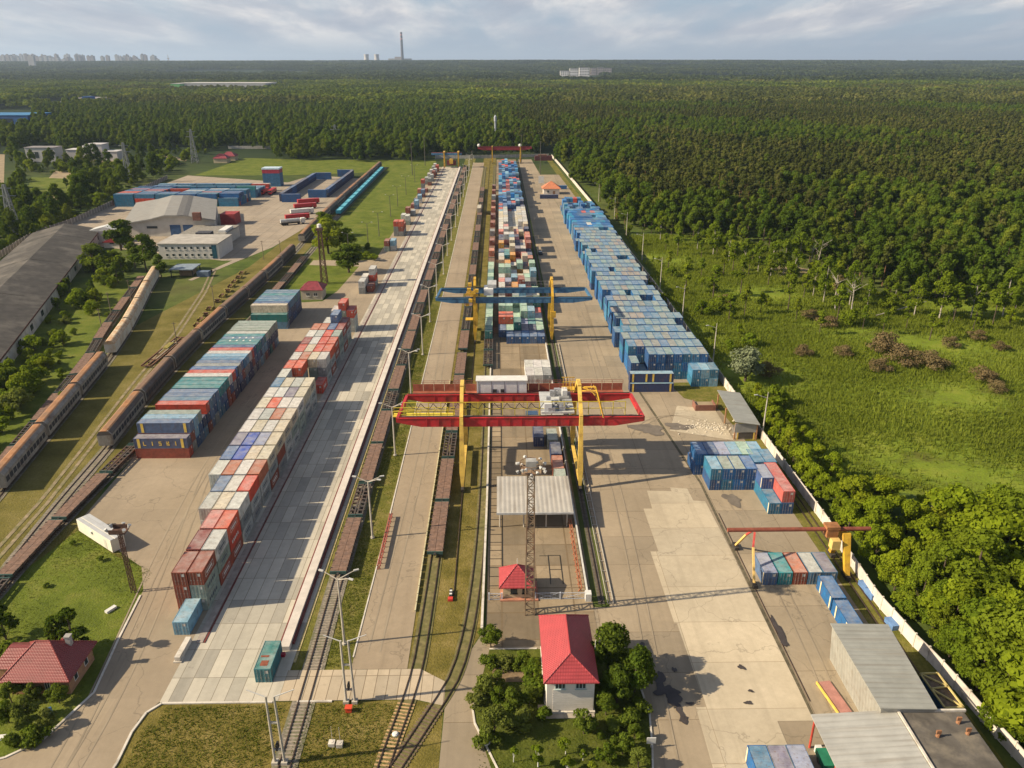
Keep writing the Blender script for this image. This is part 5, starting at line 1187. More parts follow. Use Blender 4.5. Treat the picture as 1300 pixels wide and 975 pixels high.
MB().tube((13.5, 88.5, 0), (13.5, 88.5, 7.6), .06, .05, 6).build('drain_pipe', WHT, h)
hl = thing('house', 'single storey brick house with dark red hipped roof and chimney by the left road', 'house')
MB().box(-71.2, -62.7, 87.2, 94.2, 0, 3.0).build('wall', BRICKO, hl); hip_roof(hl, -72.2, -62.0, 86.4, 94.8, 3.0, -68.6, -66.6, 91.2, 91.2, 6.3, TILE2)
MB().box(-74.4, -69.0, 89.6, 94.6, 0, 2.9).build('side_wing', BRICKO, hl); MB().hexa([(-74.8, 89.2, 2.9), (-70, 89.2, 2.9), (-70, 94.9, 2.9), (-74.8, 94.9, 2.9)], [(-73.2, 91.6, 4.8), (-69.6, 91.6, 4.8), (-69.6, 92.2, 4.8), (-73.2, 92.2, 4.8)]).build('wing_roof', TILE2, hl)
MB().box(-64.9, -64.2, 92.0, 92.7, 4.0, 6.1).box(-65.0, -64.1, 91.9, 92.8, 6.1, 6.3).build('chimney', plain('chimney_grey', (.3, .28, .26), .9), hl); MB().hexa([(-66.3, 92.6, 4.5), (-65.3, 92.6, 4.5), (-65.3, 94.0, 4.4), (-66.3, 94.0, 4.4)], [(-66.0, 92.7, 5.2), (-65.6, 92.7, 5.2), (-65.6, 93.2, 5.2), (-66.0, 93.2, 5.2)]).build('dormer', TILE2, hl)
window(hl, -69.6, -68.4, 87.2, 1.0, 2.3); window(hl, -66.2, -65.4, 87.2, .9, 2.3); window_x(hl, -62.7, 88.6, 89.6, 1.0, 2.2); window_x(hl, -62.7, 91.6, 92.6, 1.0, 2.2)
ht = thing('guard_hut', 'small beige hut with pointed red roof at the yard gate', 'hut')
MB().box(.2, 5.2, 107.6, 111.9, 0, 2.8).build('wall', BEIGE, ht); MB().box(-.3, 6.2, 106.9, 112.2, 0, .3).build('plinth', plain('brick_plinth', (.38, .17, .11), .9), ht); hip_roof(ht, -.5, 5.7, 106.9, 112.6, 2.85, 2.65, 2.65, 109.9, 109.9, 5.5, TILE); window(ht, 1.5, 2.6, 107.6, 1.2, 2.2, frame=DARK); window(ht, 3.5, 4.3, 107.6, 1.2, 2.2, frame=DARK); MB().tube((2.65, 109.9, 5.4), (2.65, 109.9, 6.7), .05, n=6).build('finial', WHT, ht); window_x(ht, 5.2, 109, 110, 1.1, 2.2, frame=DARK)
# grey canopy in the yard
def ribbed(name, base, scale=2.6, axis='X', rough=.5, metal=.15):
    m, nt, out = nodes_of(name); v = worldpos(nt); wv = nt.nodes.new('ShaderNodeTexWave'); wv.inputs['Scale'].default_value = scale; wv.bands_direction = axis; L(nt, v, wv.inputs[0])
    c = ramp(nt, noise(nt, v, .4, 6, .6), [(.3, [x * .86 for x in base]), (.7, [min(1, x * 1.1) for x in base])]); st = noise(nt, mapping(nt, v, (1.2, .06, 1) if axis == 'X' else (.06, 1.2, 1)), 1.0, 4)
    c = mix(nt, ramp(nt, st, [(.5, 0.0), (.75, .45)]), c, (.2, .15, .1)); c = mix(nt, 1.0, c, ramp(nt, wv.outputs['Fac'], [(.0, .90), (.3, 1.0), (1.0, 1.02)]), 'MULTIPLY'); bsdf(nt, out, c, rough, metal, bump=wv.outputs['Fac'], bdist=.06); MATS[name] = m; return m  # the wave also darkens the grooves in the colour, as painted rib shading
CANR = ribbed('canopy_sheet', (.46, .43, .38), .34); SHEETG = ribbed('grey_sheet', (.34, .335, .295), .36, 'Y'); SHEETG2 = ribbed('pale_grey_sheet', (.42, .405, .365), .36, 'Y')
cn = thing('canopy', 'open canopy with pale grey ribbed roof standing in the crane yard', 'canopy')
MB().hexa([(-.9, 128.5, 3.95), (14, 128.5, 3.95), (14, 142, 4.35), (-.9, 142, 4.35)], [(-.9, 128.5, 4.1), (14, 128.5, 4.1), (14, 142, 4.5), (-.9, 142, 4.5)]).build('roof', CANR, cn); MB().box(-.95, 14.05, 128.35, 128.49, 3.7, 4.12).build('fascia', plain('fascia_grey', (.42, .42, .41), .7), cn)
for x in (-.3, 4.4, 8.8, 12.9):
    for y in (129.7, 141): MB().tube((x, y, 0), (x, y, 4.0), .13, n=8).build('post', CONC, cn)
# shelter at the fence, metal store, canopy at the lower right
tsh = thing('timber_shelter', 'lean-to shelter with grey sheet roof and wooden posts beside the fence', 'shelter')
MB().hexa([(56.3, 166.6, 4.9), (62.3, 166.2, 4.2), (63.0, 185.6, 4.2), (57.0, 186.0, 4.9)], [(56.3, 166.6, 5.05), (62.3, 166.2, 4.35), (63.0, 185.6, 4.35), (57.0, 186.0, 5.05)]).build('roof', SHEETG, tsh)
TIM = plain('orange_timber', (.38, .20, .10), .8, .2)
for x, y in ((56.7, 167.2), (56.8, 176), (57.2, 185), (61.9, 167), (62.4, 185)): MB().box(x - .15, x + .15, y - .15, y + .15, 0, 4.3).build('post', TIM, tsh)
MB().box(56.5, 62.0, 166.9, 167.05, 2.0, 4.35).build('front_panel', plain('panel_grey', (.27, .265, .25), .8, .15), tsh); MB().box(57.4, 61.4, 167.3, 172, .02, 1.6).build('stored_crate', plain('crate_grey', (.16, .14, .12), .9, .3), tsh)
for x in (57.2, 61.2): MB().box(x, x + .3, 166.8, 166.89, 0, 1.9).build('yellow_post', YEL, tsh)
MB().box(62.0, 62.15, 167.2, 185.4, 0, 4.0).build('rear_wall', plain('panel_brown', (.16, .12, .09), .9, .2), tsh)
ms = thing('metal_store', 'long grey metal store with flat ribbed roof at the lower right', 'store building')
MB().hexa([(50.4, 76.0, 0), (57.6, 76.0, 0), (58.2, 92.5, 0), (50.4, 92.5, 0)], [(49.5, 76.0, 6.9), (56.7, 76.0, 6.6), (57.9, 92.0, 6.6), (49.5, 92.0, 6.9)]).build('wall', ribbed('store_wall', (.36, .35, .31), .36, 'Y'), ms)
MB().hexa([(49.3, 75.8, 6.92), (56.9, 75.8, 6.62), (58.1, 92.3, 6.62), (49.3, 92.3, 6.92)], [(49.3, 75.8, 7.04), (56.9, 75.8, 6.74), (58.1, 92.3, 6.74), (49.3, 92.3, 7.04)]).build('roof', SHEETG, ms)
gc = thing('loading_canopy', 'pale grey sheet canopy on red posts beside the black flat roof', 'canopy')
MB().hexa([(40.6, 60, 5.4), (51.7, 60, 6.0), (51.7, 76.4, 6.0), (40.6, 76.4, 5.4)], [(40.6, 60, 5.52), (51.7, 60, 6.12), (51.7, 76.4, 6.12), (40.6, 76.4, 5.52)]).build('roof', SHEETG2, gc)
for y in (62, 69, 76): MB().tube((41.1, y, 0), (41.1, y, 5.4), .16, n=8).build('post', plain('red_post', (.42, .06, .04), .6), gc)
fb = thing('flat_building', 'building with black felt flat roof and white edge at the lower right corner', 'building')
MB().box(51.95, 60.7, 58, 76.2, 0, 5.9).build('wall', plain('render_grey', (.4, .37, .32), .9), fb); MB().box(52.1, 60.6, 58, 76.0, 5.9, 6.0).build('roof', plain('roof_felt', (.10, .088, .075), .9, .3, .5, dirt=(.20, .17, .13), dirt_amt=.5), fb)
MB().box(51.8, 52.09, 58, 76.3, 5.9, 6.3).box(52.1, 60.9, 76.02, 76.3, 5.9, 6.3).build('parapet', KERB, fb)
for i, (px, py) in enumerate([(1190, 935), (1216, 918), (1228, 932)]):
    x, y = P(px, py, 6); MB().tube((0, 0, 0), (.1, 0, .5), .28, .2, 8).box(-.25, .35, -.1, .12, .5, 1.0).build('roof_vent', plain('vent_rust', (.25, .12, .06), .8, .3), fb, (x, y, 6.0))
tk = thing('handcart', 'small dark green cart standing under the pale grey canopy', 'cart', (42.2, 73.6, 0)); MB().box(-.9, .9, -1.6, 1.2, .5, 1.3).build('tub', plain('cart_green', (.02, .16, .09), .6), tk); MB().tube((-.95, 0, .4), (.95, 0, .4), .4, n=10).build('wheel_pair', WHEEL, tk); MB().box(-.7, .1, 1.3, 1.9, .0, 1.1).build('white_box', WHT, tk)
sk = thing('open_skip', 'dark blue open box with yellow braced frame beside the fence', 'skip', (61.6, 82.4, 0), R(1.5))
MB().box(-1.3, 1.3, -3.2, 3.2, .3, 3.2).build('body', plain('skip_blue', (.02, .07, .14), .6, .3), sk); SYE = plain('skip_frame_yellow', (.55, .43, .17), .7, .2)
mb = MB()
for a, b in (((-1.3, -3.2), (1.3, -3.2)), ((1.3, -3.2), (1.3, 3.2)), ((1.3, 3.2), (-1.3, 3.2)), ((-1.3, 3.2), (-1.3, -3.2)), ((-1.3, 3.2), (1.3, .6)), ((1.3, .6), (-1.3, .3)), ((-1.3, .3), (1.3, -3.2))): mb.bar((*a, 3.5), (*b, 3.5), .2)
for a in ((-1.3, -3.2), (1.3, -3.2), (1.3, 3.2), (-1.3, 3.2)): mb.bar((*a, .3), (*a, 3.5), .18)
mb.build('top_frame', SYE, sk); MB().box(-1.2, 1.2, -3.1, 3.1, 3.2, 3.24).build('scrap_filling', plain('scrap_mix', (.17, .12, .08), .9, .5, 2.0), sk)
rp = thing('loading_ramp', 'flat red loading ramp with yellow edge lying by the metal store', 'ramp', (47.9, 84.6, 0), R(8)); MB().box(-1.0, .95, -3, 3, .1, .35).build('deck', plain('ramp_red', (.36, .17, .14), .8, .25, .8), rp); MB().box(-1.2, -1.02, -3, 3, .1, .5).build('edge', YEL, rp)
# red barrier racks
RRK = plain('rack_red', (.30, .085, .06), .6, .2)
def rack(label, x, y0, y1, mat):
    t = thing('barrier_rack', label, 'barrier', (x, y0, 0)); n = int((y1 - y0) / 1.7); mb = MB()
    for k in range(n + 1): y = (y1 - y0) * k / n; MB().bar((-.35, y, 0), (.35, y, 1.0), .16).bar((.35, y, 0), (-.35, y, 1.0), .12).build('trestle', mat, t)
    MB().box(-.3, -.12, 0, y1 - y0, .85, 1.05).box(.12, .3, 0, y1 - y0, .85, 1.05).build('rail_bar', mat, t); return t
rack('red trestle barrier along the left kerb of the asphalt path', -22.2, 116.3, 133.5, RRK); rack('orange red trestle barrier along the right edge of the crane yard', 13.6, 109.5, 131, plain('rack_orange', (.33, .12, .06), .6, .2))
# mesh fence at the yard front, white pipe rail
def mesh_fence(label, x0, x1, y, h=1.5, n=4):
    t = thing('mesh_fence', label, 'fence', (x0, y, 0)); m = plain('fence_pale_blue', (.50, .52, .58), .6, .1)
    for k in range(n + 1): MB().box((x1 - x0) * k / n - .12, (x1 - x0) * k / n + .12, -.1, .1, 0, h).build('post', m, t)
    mb = MB()
    for k in range(n):
        a, b = (x1 - x0) * k / n + .12, (x1 - x0) * (k + 1) / n - .12; mb.bar((a, 0, h - .12), (b, 0, h - .12), .06); mb.bar((a, 0, .15), (b, 0, .15), .06); mb.bar((a, 0, .15), (b, 0, h - .12), .045); mb.bar((a, 0, h - .12), (b, 0, .15), .045)
        for j in range(9): xx = a + (b - a) * (j + .5) / 9; mb.bar((xx, 0, .15), (xx, 0, h - .12), .02)
    mb.build('mesh_panel', m, t)
mesh_fence('pale blue mesh fence from the pointed hut to the right crane rail', 5.7, 14.2, 107.4, n=2); mesh_fence('short pale blue fence left of the pointed hut', -2.2, 0.0, 107.4, n=1)
t = thing('low_wall', 'low white wall along the right side of the crane yard', 'wall', (14.7, 107.2, 0)); MB().box(-.14, .14, .8, 128, 0, .9).build('wall', plain('low_wall_white', (.52, .50, .46), .8, .15), t); MB().box(-.5, .5, -.6, .6, 0, 1.6).build('end_post', WHT, t)
t = thing('pipe_rail', 'pale pipe railing along the apron beside the right crane rail', 'railing', (17.9, 106, 0)); mb = MB()
mb.bar((0, 0, .35), (0, 130, .35), .12); mb.bar((1.0, 0, .25), (1.0, 130, .25), .16)
for k in range(44): mb.bar((0, k * 3, .2), (1.0, k * 3, .2), .1)
mb.build('pipe', plain('pipe_pale', (.40, .36, .30), .7, .2), t)
# black frames on the yard floor
t = thing('floor_frame', 'dark ladder-like iron frame lying along the left edge of the crane yard', 'frame', (-1.0, 108.5, 0)); mb = MB(); mb.bar((-1.3, 0, .1), (-1.3, 95, .1), .12); mb.bar((1.1, 0, .1), (1.1, 95, .1), .12)
for k in range(36): mb.bar((-1.3, k * 2.65, .1), (1.1, k * 2.65, .1), .1)
mb.build('iron_grid', DARK, t)
t = thing('floor_frame', 'dark iron frame lying on the yard floor before the pointed hut shadow', 'frame', (8.6, 111.5, 0)); mb = MB(); mb.bar((0, 0, .1), (0, 8.5, .1), .11); mb.bar((2.2, 0, .1), (2.2, 8.5, .1), .11); mb.bar((0, 8.5, .1), (2.2, 8.5, .1), .11); mb.bar((0, 4.2, .1), (2.2, 4.2, .1), .09); mb.bar((-1.6, 8.4, .1), (0, 8.4, .1), .09); mb.build('iron_bar', DARK, t)
# path side fence (yellow-white kerb pickets)
t = thing('picket_edge', 'low yellow white picket edge between the path and the flat wagons', 'edging', (-14.5, 104.5, 0)); mb = MB()
for k in range(46): mb.box(-.1, .1, k * 2.2, k * 2.2 + 2.0, 0, .45)
mb.build('edge_board', plain('edge_yellow', (.52, .46, .28), .8, .2, .6), t)
# small things near the crossing
t = MB().box(-.42, .42, -.35, .35, 0, .75).box(-.5, .5, -.42, .42, .75, .86).build('fire_box', plain('orange_red_box', (.60, .07, .03), .5, .1), None, (*P(443, 903), 0)); tag(t, 'small orange red box on the dry grass below the crossing', 'box')
for i, (px, py) in enumerate([(421.5, 946), (431.5, 947)]):
    t = MB().box(-.42, .42, -.42, .42, 0, .62).tube((0, 0, .62), (0, 0, .66), .22, n=10).box(-.03, .03, .36, .42, .62, 2.9).build('junction_block', KERB, None, (*P(px, py), 0)); tag(t, f'pale concrete junction block with thin rod, {("farther from", "nearer to")[i]} the curving tracks', 'concrete block', 'junction blocks on the dry grass')
t = MB().lathe([(.45, 0), (.45, .25), (.3, .4), (.01, .42)], 0, 0, 12).build('switch_lamp', WHT, None, (*P(502, 933), 0)); tag(t, 'small white round marker between the curving tracks', 'marker')
t = thing('tractor_tyre', 'white painted tyre lying at the garden kerb corner', 'tyre', (*P(616, 943), .06)); mb = MB(); n = 14
for k in range(n): a, b = 2 * math.pi * k / n, 2 * math.pi * (k + 1) / n; mb.tube((.55 * math.cos(a), .55 * math.sin(a), .2), (.55 * math.cos(b), .55 * math.sin(b), .2), .2, n=6)
mb.build('ring', WHT, t)
for i, (px, py, lab) in enumerate([(1034, 958, ''), (141, 775, 'white plank lying on the green corner by the left road'), (3, 938, 'white bench in the left garden corner')]):
    if not lab: continue
    t = MB().box(-.9, .9, -.35, .35, .05, .45).build('white_slab' if i == 1 else 'garden_bench', WHT, None, (*P(px, py), 0), R(60 if i == 1 else 5)); tag(t, lab, 'slab' if i == 1 else 'bench')
t = MB().box(-.6, .6, -.5, .5, .0, .8).build('blue_tub', plain('tub_blue', (.08, .2, .42), .5), None, (*P(60, 907), 0), R(20)); tag(t, 'blue tub in the left garden below the brick house', 'tub')
t = thing('sign_board', 'small white board on a post at the right garden kerb', 'sign', (*P(826, 950), 0)); MB().box(-.6, .6, -.05, .05, .9, 1.9).build('board', WHT, t); MB().tube((0, .08, 0), (0, .08, 1.8), .06, n=6).build('post', CONC, t)
for i, (px, py) in enumerate([(1097, 747), (1105, 757), (1131, 795)]):
    t = MB().box(-.55, .55, -1.1, 1.1, .0, .9).box(-.6, .6, -1.15, 1.15, .9, 1.0).build('feed_bin', plain('bin_blue', (.12, .22, .42), .6), None, (*P(px, py), 0), R(8)); tag(t, f'small blue bin against the concrete fence, {nth(i)} from the small gantry', 'bin', 'blue bins along the fence')
# brick pen and rubble
t = thing('brick_pen', 'low rusty brick pen with sand beside the timber shelter', 'pen', (*P(896, 522), 0)); MB().box(-2.8, 2.6, 0, .25, 0, 1.7).box(-2.8, -2.55, .25, 3.6, 0, 1.7).box(2.35, 2.6, .25, 3.6, 0, 1.7).build('wall', plain('pen_brick', (.22, .10, .07), .9, .25), t); MB().box(-2.5, 2.3, .3, 3.5, 0, 1.2).build('filling', SAND, t)
q = random.Random(77)
t = MB()
for k in range(220):
    x, y, s = q.gauss(0, 3.3), q.gauss(0, 1.8), q.uniform(.05, .22); t.obb(x, y, q.uniform(0, 3), s * 2, s * 1.3, 0.05, .08 + s * .7)
t = t.build('rubble', plain('rubble_white', (.60, .53, .42), .95, .25, 1.0), None, (*P(900, 543), 0)); t['kind'] = 'stuff'; tag(t, 'scattered pale rubble beside the timber shelter', 'rubble')
# little shed by the crosswise containers
s = thing('pump_house', 'small pale brick shed with maroon hipped roof by the lawn', 'shed'); MB().box(-76.4, -68.4, 288, 295, 0, 4.0).build('wall', plain('pale_brick', (.42, .36, .28), .9, .12), s); hip_roof(s, -77, -67.8, 287.4, 296, 4.0, -74, -70.6, 291.6, 291.6, 6.4, plain('maroon_roof', (.20, .035, .045), .6)); window(s, -74.5, -73, 288, 1.5, 2.8); window(s, -71.6, -70.1, 288, 1.5, 2.8)
# kiosk far right
s = thing('kiosk', 'small white kiosk with orange hipped roof at the far stacks', 'kiosk'); kx, ky = P(700, 247); MB().box(kx - 5.5, kx + 5.5, ky, ky + 9, 0, 4).build('wall', WALLW, s); hip_roof(s, kx - 6.5, kx + 6.5, ky - 1, ky + 10, 4, kx, kx, ky + 4.5, ky + 4.5, 8.5, plain('orange_roof', (.50, .18, .09), .7, .15)); window(s, kx - 3, kx - 1.5, ky, 1.2, 2.8); MB().box(kx + 1, kx + 2.6, ky - .06, ky - .003, .1, 2.4).build('door', BRICKO, s)
t = thing('notice_board', 'white notice board on posts at the far apron edge', 'board', (*P(687, 238), 0)); MB().box(-2, 2, -.1, .1, 3, 8).build('board', WHT, t); MB().box(-.15, .15, .11, .3, 0, 7).build('post', CONC, t)
# ---------------- long shed, warehouse, office
LSH = plain('shed_felt', (0.062, 0.055, 0.048), .9, .25, .35, dirt=(.15, .132, .112), dirt_amt=.5, dscale=.09)
ls = thing('long_shed', 'very long dark roofed shed with white side wall at the left edge', 'shed'); e0, e1 = Vector((-124, 146)), Vector((-205.0, 400)); d = (e1 - e0).normalized(); nl = Vector((-d.y, d.x)); Wd = 31.0
A0, A1 = e0, e1; B0, B1 = e0 + nl * Wd, e1 + nl * Wd; M0, M1 = e0 + nl * Wd * .5, e1 + nl * Wd * .5
def shed_wall():
    mb = MB(); i = nl * .5
    mb.hexa([(*(A0 + i), 0), (*(B0 - i), 0), (*(B1 - i), 0), (*(A1 + i), 0)][::-1], [(*(A0 + i), 4.9), (*(B0 - i), 4.9), (*(B1 - i), 4.9), (*(A1 + i), 4.9)][::-1]); return mb
shed_wall().build('wall', plain('shed_wall_white', (.50, .46, .40), .9, .2, .3, dirt=(.25, .2, .16), dirt_amt=.3), ls)
mb = MB(); n = 10
for k in range(n):
    p = [a + (b - a) * (k / n) for a, b in ((A0, A1), (M0, M1), (B0, B1))]; q_ = [a + (b - a) * ((k + 1) / n) for a, b in ((A0, A1), (M0, M1), (B0, B1))]; dz = .12 * (k % 2)
    mb.hexa([(*p[0], 4.92), (*q_[0], 4.92), (*q_[1], 8.6 + dz), (*p[1], 8.6 + dz)], [(*p[0], 5.3), (*q_[0], 5.3), (*q_[1], 9.0 + dz), (*p[1], 9.0 + dz)]); mb.hexa([(*p[1], 8.6 + dz), (*q_[1], 8.6 + dz), (*q_[2], 4.92), (*p[2], 4.92)], [(*p[1], 9.0 + dz), (*q_[1], 9.0 + dz), (*q_[2], 5.3), (*p[2], 5.3)])
mb.build('roof', LSH, ls); mb = MB()
mb.hexa([(*(A0 - nl * .08), 4.7), (*(A1 - nl * .08), 4.7), (*(A1 - nl * .02), 4.7), (*(A0 - nl * .02), 4.7)], [(*(A0 - nl * .08), 5.35), (*(A1 - nl * .08), 5.35), (*(A1 - nl * .02), 5.35), (*(A0 - nl * .02), 5.35)]); mb.build('fascia', plain('fascia_brown', (.10, .05, .04), .8), ls)
for k in range(16):
    p = A0 + (A1 - A0) * ((k + .5) / 16) + nl * .42; MB().obb(p.x, p.y, math.atan2(d.y, d.x), 3.0, .2, 1.6, 3.4).build('window', GLASS, ls)
wh = thing('warehouse', 'wide grey roofed warehouse with white end wall and blue doors', 'warehouse')
GRF = ribbed('warehouse_sheet', (.25, .24, .22), .2, 'Y', .7, 0)
WX = 48.0
def wsh(mb):
    """the hall stands askew: its side walls run like the long shed"""
    mb.v = [(x - .32 * (y - 406), y, z) for x, y, z in mb.v]; return mb
wsh(MB().profile([(-195, 0), (-195, 6.6), (-182, 8.6), (-174, 10.6), (-164, 10.6), (-148.5, 8.2), (-148.5, 0)][::-1], 406, 468)).build('wall', plain('warehouse_wall', (.46, .43, .38), .9, .12, .3), wh)
wsh(MB().profile([(-196, 7.1), (-182, 9.3), (-174, 11.3), (-164, 11.3), (-147.8, 8.8), (-147.8, 8.2), (-164, 10.65), (-174, 10.65), (-182, 8.65), (-196, 6.5)][::-1], 404.6, 469)).build('roof', GRF, wh)
wsh(MB().profile([(-167.5, 11.35), (-164, 11.35), (-161.5, 10.95), (-161.5, 10.88), (-164, 11.32), (-167.5, 11.32)][::-1], 404.5, 469)).build('roof_strip', plain('roof_strip_dark', (.12, .115, .11), .8), wh)
for x0, x1 in ((-172, -166.5), (-165.2, -160)): MB().box(x0, x1, 405.8, 405.98, 0, 6.0).build('door', plain('door_blue', (.03, .07, .16), .6), wh)
MB().box(-184, -178.5, 405.85, 405.98, 4.2, 5.4).build('window', GLASS, wh); MB().box(-158, -154, 402, 404, 9, 13).build('stack', plain('stack_brown', (.16, .07, .05), .8), wh); MB().box(-156, -148, 436, 446, 0, 6).build('red_annex', plain('annex_red', (.30, .04, .04), .7), wh)
an = thing('annex_building', 'low flat roofed annex joining the warehouse to the white office', 'annex'); MB().box(-158, -136, 376, 405.5, 0, 5.6).build('wall', MATS['warehouse_wall'], an); MB().box(-158.4, -135.6, 375.6, 405.6, 5.6, 6.0).build('roof', plain('annex_roof', (.22, .2, .17), .9, .25), an); MB().box(-148, -141, 377, 382, 6, 7.8).build('roof_box', plain('roof_box_dark', (.06, .06, .07), .8), an); MB().box(-140, -136.5, 386, 398, 6, 7.2).build('skylight', WHT, an)
of = thing('office_building', 'white two storey office with small dark windows and flat roof', 'office'); MB().box(-157.5, -130, 355, 375, 0, 7.0).build('wall', plain('office_wall', (.58, .54, .50), .85, .08, .4), of); MB().box(-157.8, -129.7, 354.7, 375.3, 7.0, 7.4).build('roof', plain('office_roof', (.36, .33, .29), .9, .2, .3), of)
for i in range(8):
    for z in (1.3, 4.6): window(of, -154.5 + 2.9 * i, -153.2 + 2.9 * i, 355, z, z + 1.4, mull=1)
MB().box(-133, -130.8, 354.9, 354.99, 0.3, 6.6).build('stair_glazing', plain('glazing_teal', (.03, .09, .13), .2), of)
of2 = thing('workshop_shed', 'small blue-grey roofed open shed by the white wagons', 'shed'); MB().box(-140, -130, 322, 332, 3.2, 3.6).build('roof', plain('shed_bluegrey', (.20, .24, .28), .6), of2)
for x in (-139.5, -130.5):
    for y in (322.5, 331.5): MB().box(x - .15, x + .15, y - .15, y + .15, 0, 3.2).build('post', DARK, of2)
MB().box(-137, -132, 325, 331, 0, 2.2).build('stored_goods', plain('goods_brown', (.25, .17, .10), .9, .3), of2); MB().box(-129, -124, 323, 326, 0, 2.2).build('stored_box', plain('goods_blue', (.12, .16, .22), .9), of2)
for i, (px, py, w_, h_) in enumerate([(135, 308, 8, 6), (143, 315, 4, 3)]):
    x, y = P(px, py); t = thing('side_building', ('white gabled side building joined to the shed', 'tiny red roofed porch by the shed trees')[i], 'building', (x, y, 0)); MB().box(-w_, w_, 0, 9, 0, h_).build('wall', WALLW, t); MB().profile([(-w_ - .4, h_), (0, h_ + 2), (w_ + .4, h_), (w_ + .4, h_ - .2), (-w_ - .4, h_ - .2)][::-1], -.4, 9.4).build('roof', (plain('pale_roof', (.5, .5, .48), .7), TILE)[i], t); MB().box(-1, 1, -.08, -.005, 2, 3.6).build('window', GLASS, t)
for i, (px, py, c) in enumerate([(290, 204, 'maroon_roof'), (280, 207, 'maroon_roof')]):
    x, y = P(px, py); t = thing('red_hut', f'far maroon hut on the field edge behind the depot, {("larger", "smaller")[i]}', 'hut', (x, y, 0)); MB().box(-6, 6, 0, 10, 0, 4).build('wall', BEIGE, t); hip_roof(t, -6.6, 6.6, -.6, 10.6, 4, -2, 2, 5, 5, 7.5, MATS[c])
# parked trucks
def truck(label, x, y, rz, c, tank=False):
    t = thing('parked_truck', label, 'truck', (x, y, 0), rz, 'trucks parked in the depot'); cm = plain('truck_' + c, {'red': (.40, .03, .035), 'white': (.6, .58, .55), 'grey': (.3, .3, .31)}[c], .4, .1)
    MB().box(-1.25, 1.25, 4.6, 6.8, .8, 3.3).build('cab', cm if c != 'grey' else WHT, t); MB().box(-1.1, 1.1, 6.8, 6.84, 2.0, 3.0).build('windscreen', GLASS, t); MB().box(-1.2, 1.2, -7, 4.3, .9, 1.3).build('chassis', BOG, t)
    if tank: MB().tube((0, -6.8, 2.35), (0, 3.9, 2.35), 1.1, n=14).build('tank', GREYM, t)
    else: MB().box(-1.27, 1.27, -7, 4.2, 1.3, 3.4).build('trailer_box', cm, t)
    for y_ in (-5.8, -4.5, -3.2, 5.6, 3.2): MB().tube((-1.2, y_, .5), (1.2, y_, .5), .5, n=10).build('wheelset', DARK, t)
for i, (px, py, c, tk_) in enumerate([(372, 285, 'grey', True), (378, 279, 'red', False), (384, 272, 'white', False), (388, 265, 'red', False), (392, 259, 'red', False)]):
    x, y = P(px, py); truck(f'{c} {"tanker" if tk_ else "truck"} parked slanting by the container pen, {nth(i)} from the train gap', x, y, R(-62), c, tk_)
for i, (px, py) in enumerate([(336, 246), (346, 246)]): x, y = P(px, py); truck(f'red truck facing out below the tall blue store, {("left", "right")[i]} of two', x, y, R(180), 'red')
t = thing('parked_loader', 'dark low loader standing by the gap in the long train', 'loader', (*P(404, 308), 0), R(70)); MB().box(-1.3, 1.3, -3, 3, .7, 1.9).build('body', plain('loader_dark', (.06, .03, .03), .7), t); MB().box(-1, 1, 0, 2, 1.9, 2.9).build('cab', GLASS, t); MB().tube((-1.35, 1.8, .6), (1.35, 1.8, .6), .6, n=10).tube((-1.35, -1.8, .6), (1.35, -1.8, .6), .6, n=10).build('wheel_pair', DARK, t)
t = thing('parked_car', 'small dark car with its door side to the blue stacks on the apron', 'car', (*P(686, 323), 0), R(5)); MB().box(-.9, .9, -2.1, 2.1, .35, .95).build('body', plain('car_dark', (.05, .055, .06), .3), t); MB().hexa([(-.85, -1.5, .95), (.85, -1.5, .95), (.85, 1.1, .95), (-.85, 1.1, .95)], [(-.7, -1.0, 1.5), (.7, -1.0, 1.5), (.7, .6, 1.5), (-.7, .6, 1.5)]).build('cabin', GLASS, t); MB().tube((-.92, 1.3, .35), (.92, 1.3, .35), .33, n=10).tube((-.92, -1.3, .35), (.92, -1.3, .35), .33, n=10).build('wheel_pair', DARK, t)
# ---------------- walls and fences
def panel_fence(name, label, pts, mat, h=2.5, pw=3.0, cat='fence', maxp=95, postm=None):
    root = thing(name, label, cat, (pts[0][0], pts[0][1], 0)); ox, oy = pts[0]; ss = resample(pts, pw); n = 0; rest = MB()
    for a, b in zip(ss[:-1], ss[1:]):
        d = b - a; dd = d.normalized() * .09; q_ = Vector((-dd.y, dd.x)) * .8; dz = rnd.uniform(-.05, .05); a2, b2 = a + dd, b - dd
        pr = [(a2.x - q_.x - ox, a2.y - q_.y - oy), (b2.x - q_.x - ox, b2.y - q_.y - oy), (b2.x + q_.x - ox, b2.y + q_.y - oy), (a2.x + q_.x - ox, a2.y + q_.y - oy)]
        if n < maxp: MB().prism(pr, .1, h + dz).build('panel', mat, root)
        else: rest.prism(pr, .1, h + dz)
        n += 1
    if rest.v: rest.build('far_panels', mat, root)['kind'] = 'stuff'
    pm = MB().box(-.13, .13, -.13, .13, 0, h + .2).mesh('fence_post', [postm or KERB]); rest = MB()
    for n, p in enumerate(ss):
        if n < maxp: o = bpy.data.objects.new('post', pm); COL.objects.link(o); o.parent = root; o.location = (p.x - ox, p.y - oy, 0)
        else: rest.box(p.x - ox - .13, p.x - ox + .13, p.y - oy - .13, p.y - oy + .13, 0, h + .2)
    if rest.v: rest.build('far_posts', postm or KERB, root)['kind'] = 'stuff'
    return root
FENM = plain('fence_concrete', (.58, .52, .46), .9, .15, .4, dirt=(.30, .25, .21), dirt_amt=.35)
